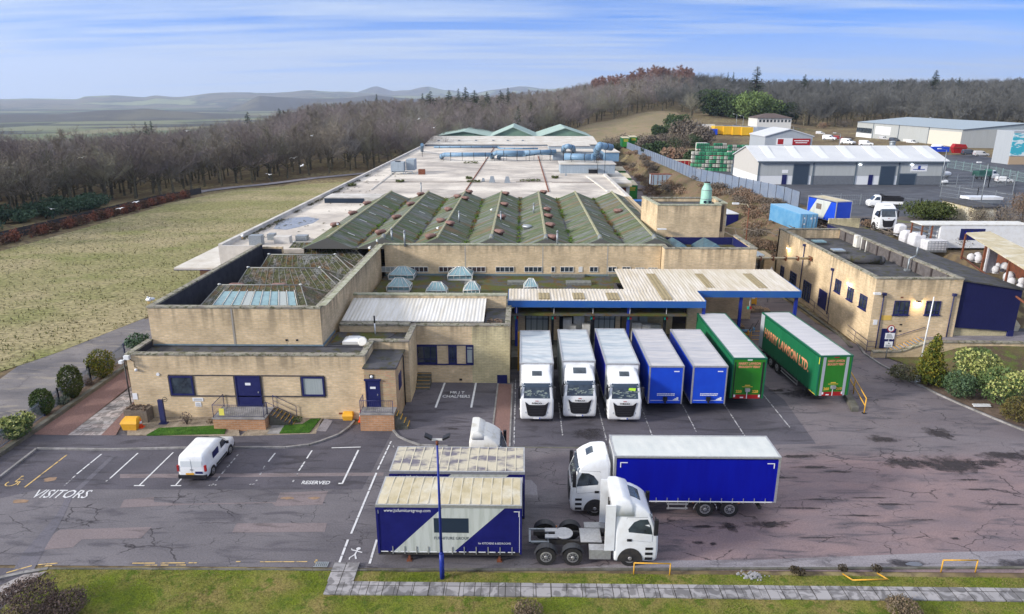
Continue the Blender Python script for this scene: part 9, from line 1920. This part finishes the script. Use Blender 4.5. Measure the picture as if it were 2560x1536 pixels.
for (px, d, nx_, nz_, lab) in ((1760, 206, 4, 3, 'green or pale crate in the middle stacks of the crate yard'), (1800, 212, 5, 3, 'green or pale crate in the middle stacks of the crate yard'), (1800, 240, 9, 4, 'crate in the rear left wall of crates under the yellow containers'), (1870, 234, 7, 4, 'crate in the rear right wall of crates beside the small unit'), (1690, 224, 4, 2, 'crate in the scattered group at the left of the crate yard'), (1672, 216, 3, 2, 'crate in the scattered group at the left of the crate yard')):
 p = on(px, d)
 for i in range(nx_):
  for j in range(nz_):
   if R.random() < .12 and j == nz_-1: continue
   k = R.choice((0, 1, 2, 0, 3 if px < 1700 else 1)); crate(p.x+(i-nx_/2)*1.4, p.y+R.uniform(-.1, .1), p.z+j*.9, k, lab.split(' in ')[-1], lab)
for px, d, l_ in ((1795, 192, 'left of two round red drums on the crates'), (1808, 192, 'right of two round red drums on the crates')): p = on(px, d); o = thing('drum', l_, 'drum', (p.x, p.y, p.z+2.2)); b = MB(); b.cyl((-.9, 0, .8), (.9, 0, .8), .8, n=14); b.build('shell', redP, o); B('base', chassis, o, (-.8, .8, -.5, .5, -2.2, .1))
p = on(1762, 305); simplebox('white_cube_container', 'square white container in the crate yard', 'container', 1762, 250, 3.4, 3, 2.8, vdirty); simplebox('low_white_store', 'low long white roofed store beside the crate yard', 'shed', 1715, 194, 9, 3, 1.6, redP, cream)
# scrap timber heap
b = MB()
for i in range(160): x, y = R.gauss(0, 6), R.gauss(0, 1.6); a = R.uniform(0, 3.14); L_ = R.uniform(.5, 1.6); z = abs(R.gauss(.2, .3)); d_ = Vector((math.cos(a), math.sin(a), R.uniform(-.1, .2)))*L_; b.cyl(Vector((x, y, z))-d_, Vector((x, y, z))+d_, .06, n=4)
o = b.build('scrap_timber', woodG, None); p = at(2130, 588, 5); o.location = (p.x, p.y, 5.1); tag(o, 'grey heap of scrap timber behind the depot building', 'timber', kind='stuff')
for i, (px, py, w_, h_, m) in enumerate(((2075, 566, 2.5, 1.6, scrubG), (2170, 572, 2.2, 1.4, scrubM), (2150, 590, 2.4, 1.2, scrubG), (2395, 600, 3, 2.4, scrubG), (2500, 560, 4, 3.2, scrubG), (2548, 530, 4, 3.2, scrubM), (2120, 352, 4, 2, scrubG), (2060, 322, 7, 3.5, scrubM), (2110, 318, 8, 4, scrubG), (1840, 322, 5, 2, scrubG), (2200, 330, 6, 3, holly))): thicket('bare_bush', 'bare winter bush growing %s' % ('in the scrap yard behind the depot' if i < 3 else 'beside the white container' if i == 3 else 'at the right edge above the open store' if i < 6 else 'on the slope between the estate sheds and the wood'), gat(px, py), w_, h_, m, 900, .1 if i < 6 else .2, 400+i, group='bare bushes about the estate, '+('scrap yard' if i < 3 else 'container' if i == 3 else 'right edge' if i < 6 else 'upper slope'))
# gulls
def gull():
 o = thing('gull', 'white gull', 'bird', (0, 0, 0), 0, 'gulls flying over the meadow and wood'); b = MB(); b.loft([[(x*.02, -.24, z*.02) for x, z in ((1, 0), (0, 1), (-1, 0), (0, -1))], [(x*.075, -.08, z*.07) for x, z in ((1, 0), (0, 1), (-1, 0), (0, -1))], [(x*.07, .1, z*.065) for x, z in ((1, 0), (0, 1), (-1, 0), (0, -1))], [(x*.03, .28, z*.015) for x, z in ((1, 0), (0, 1), (-1, 0), (0, -1))]], sm=True); b.build('body', vwhite, o)
 for s in (-1, 1): b = MB(); b.poly([(s*.05, -.1, .03), (s*.35, -.14, .14), (s*.35, .03, .12), (s*.05, .1, .03)]); b.poly([(s*.35, -.14, .14), (s*.72, .02, .04), (s*.35, .03, .12)]); b.build('wing', vwhite, o)
 return o
g0 = gull()
for i, (px, py, d, rz, l_) in enumerate(((128, 523, 60, .6, 'gull gliding low over the shrubs at the left'), (340, 506, 75, 1.2, 'gull gliding over the russet hedge'), (205, 395, 85, .3, 'gull against the wood at upper left'), (467, 328, 90, .8, 'small distant gull above the middle of the left wood'), (780, 340, 95, 2.3, 'gull flying steeply in front of the wood'), (735, 396, 80, .2, 'gull with spread wings low over the wood edge'), (755, 415, 75, 1.5, 'gull just below the spread winged one'), (673, 437, 80, .9, 'lowest gull in front of the tree trunks'), (1047, 298, 110, 1.9, 'gull above the corner of the flat roof, higher one'), (1084, 320, 110, .4, 'gull above the corner of the flat roof, lower one'), (300, 522, 78, 1.0, 'gull perched beyond the hedge top'))):
 c = g0 if i == 0 else copy_tree(g0); r = ray(px, py); t = d/r.y; c.location = (r.x*t, r.y*t, CAMH+r.z*t); c.scale = (.8,)*3; c.rotation_euler = (.3*math.sin(i*2.1), .25*math.cos(i*1.7), rz); c['label'] = l_
def perched():
 o = thing('perched_gull', 'standing gull', 'bird', (0, 0, 0), 0, 'gulls standing on the roofs'); b = MB(); b.ball((0, 0, .26), .11, 8, 5, (.9, 2., .9)); b.ball((0, -.19, .40), .06, 6, 4); b.cyl((0, -.12, .3), (0, -.18, .4), .05, n=6); b.build('body', vwhite, o); B('leg', yrail, o, (-.05, -.03, -.01, .01, 0, .18), (.03, .05, -.01, .01, 0, .18)); return o
q0_ = perched()
for i, (px, py, z, rz, l_) in enumerate(((372, 760, 7.9, 1.2, 'gull standing at the left front corner of the upper parapet'), (380, 758, 7.9, -1., 'gull just right of the corner gull on the upper parapet'), (924, 628, 7.95, .6, 'gull on the side parapet near the hall wall'), (943, 610, 7.95, .2, 'gull at the junction of side parapet and hall wall'), (606, 597, 7.4, .9, 'gull on the pale parapet at the far left'), (845, 568, 8.2, 0, 'gull on the leftmost roof ridge'), (979, 592, 8.0, .5, 'gull on the second roof slope'), (1094, 578, 8.3, .5, 'gull on the third roof slope'), (1228, 531, 8.2, .5, 'gull on the fourth roof slope'))):
 c = q0_ if i == 0 else copy_tree(q0_); c.location = tuple(at(px, py, z)); c.rotation_euler = (0, 0, rz); c.scale = (1.25,)*3; c['label'] = l_
# ---------------------------------------------------------------- air
hz = MB(); hz.box(-15500, 15500, -15500, 15500, -75, 700); hm = D.materials.new('haze'); hm.use_nodes = True; t, n, l, p = tools(hm); n.remove(p); v = n.new('ShaderNodeVolumePrincipled'); v.inputs['Color'].default_value = (.58, .70, .96, 1); v.inputs['Density'].default_value = 9e-5; v.inputs['Anisotropy'].default_value = .3
l.new(v.outputs[0], n['Material Output'].inputs['Volume']); ho = hz.build('haze', hm); tag(ho, kind='stuff')
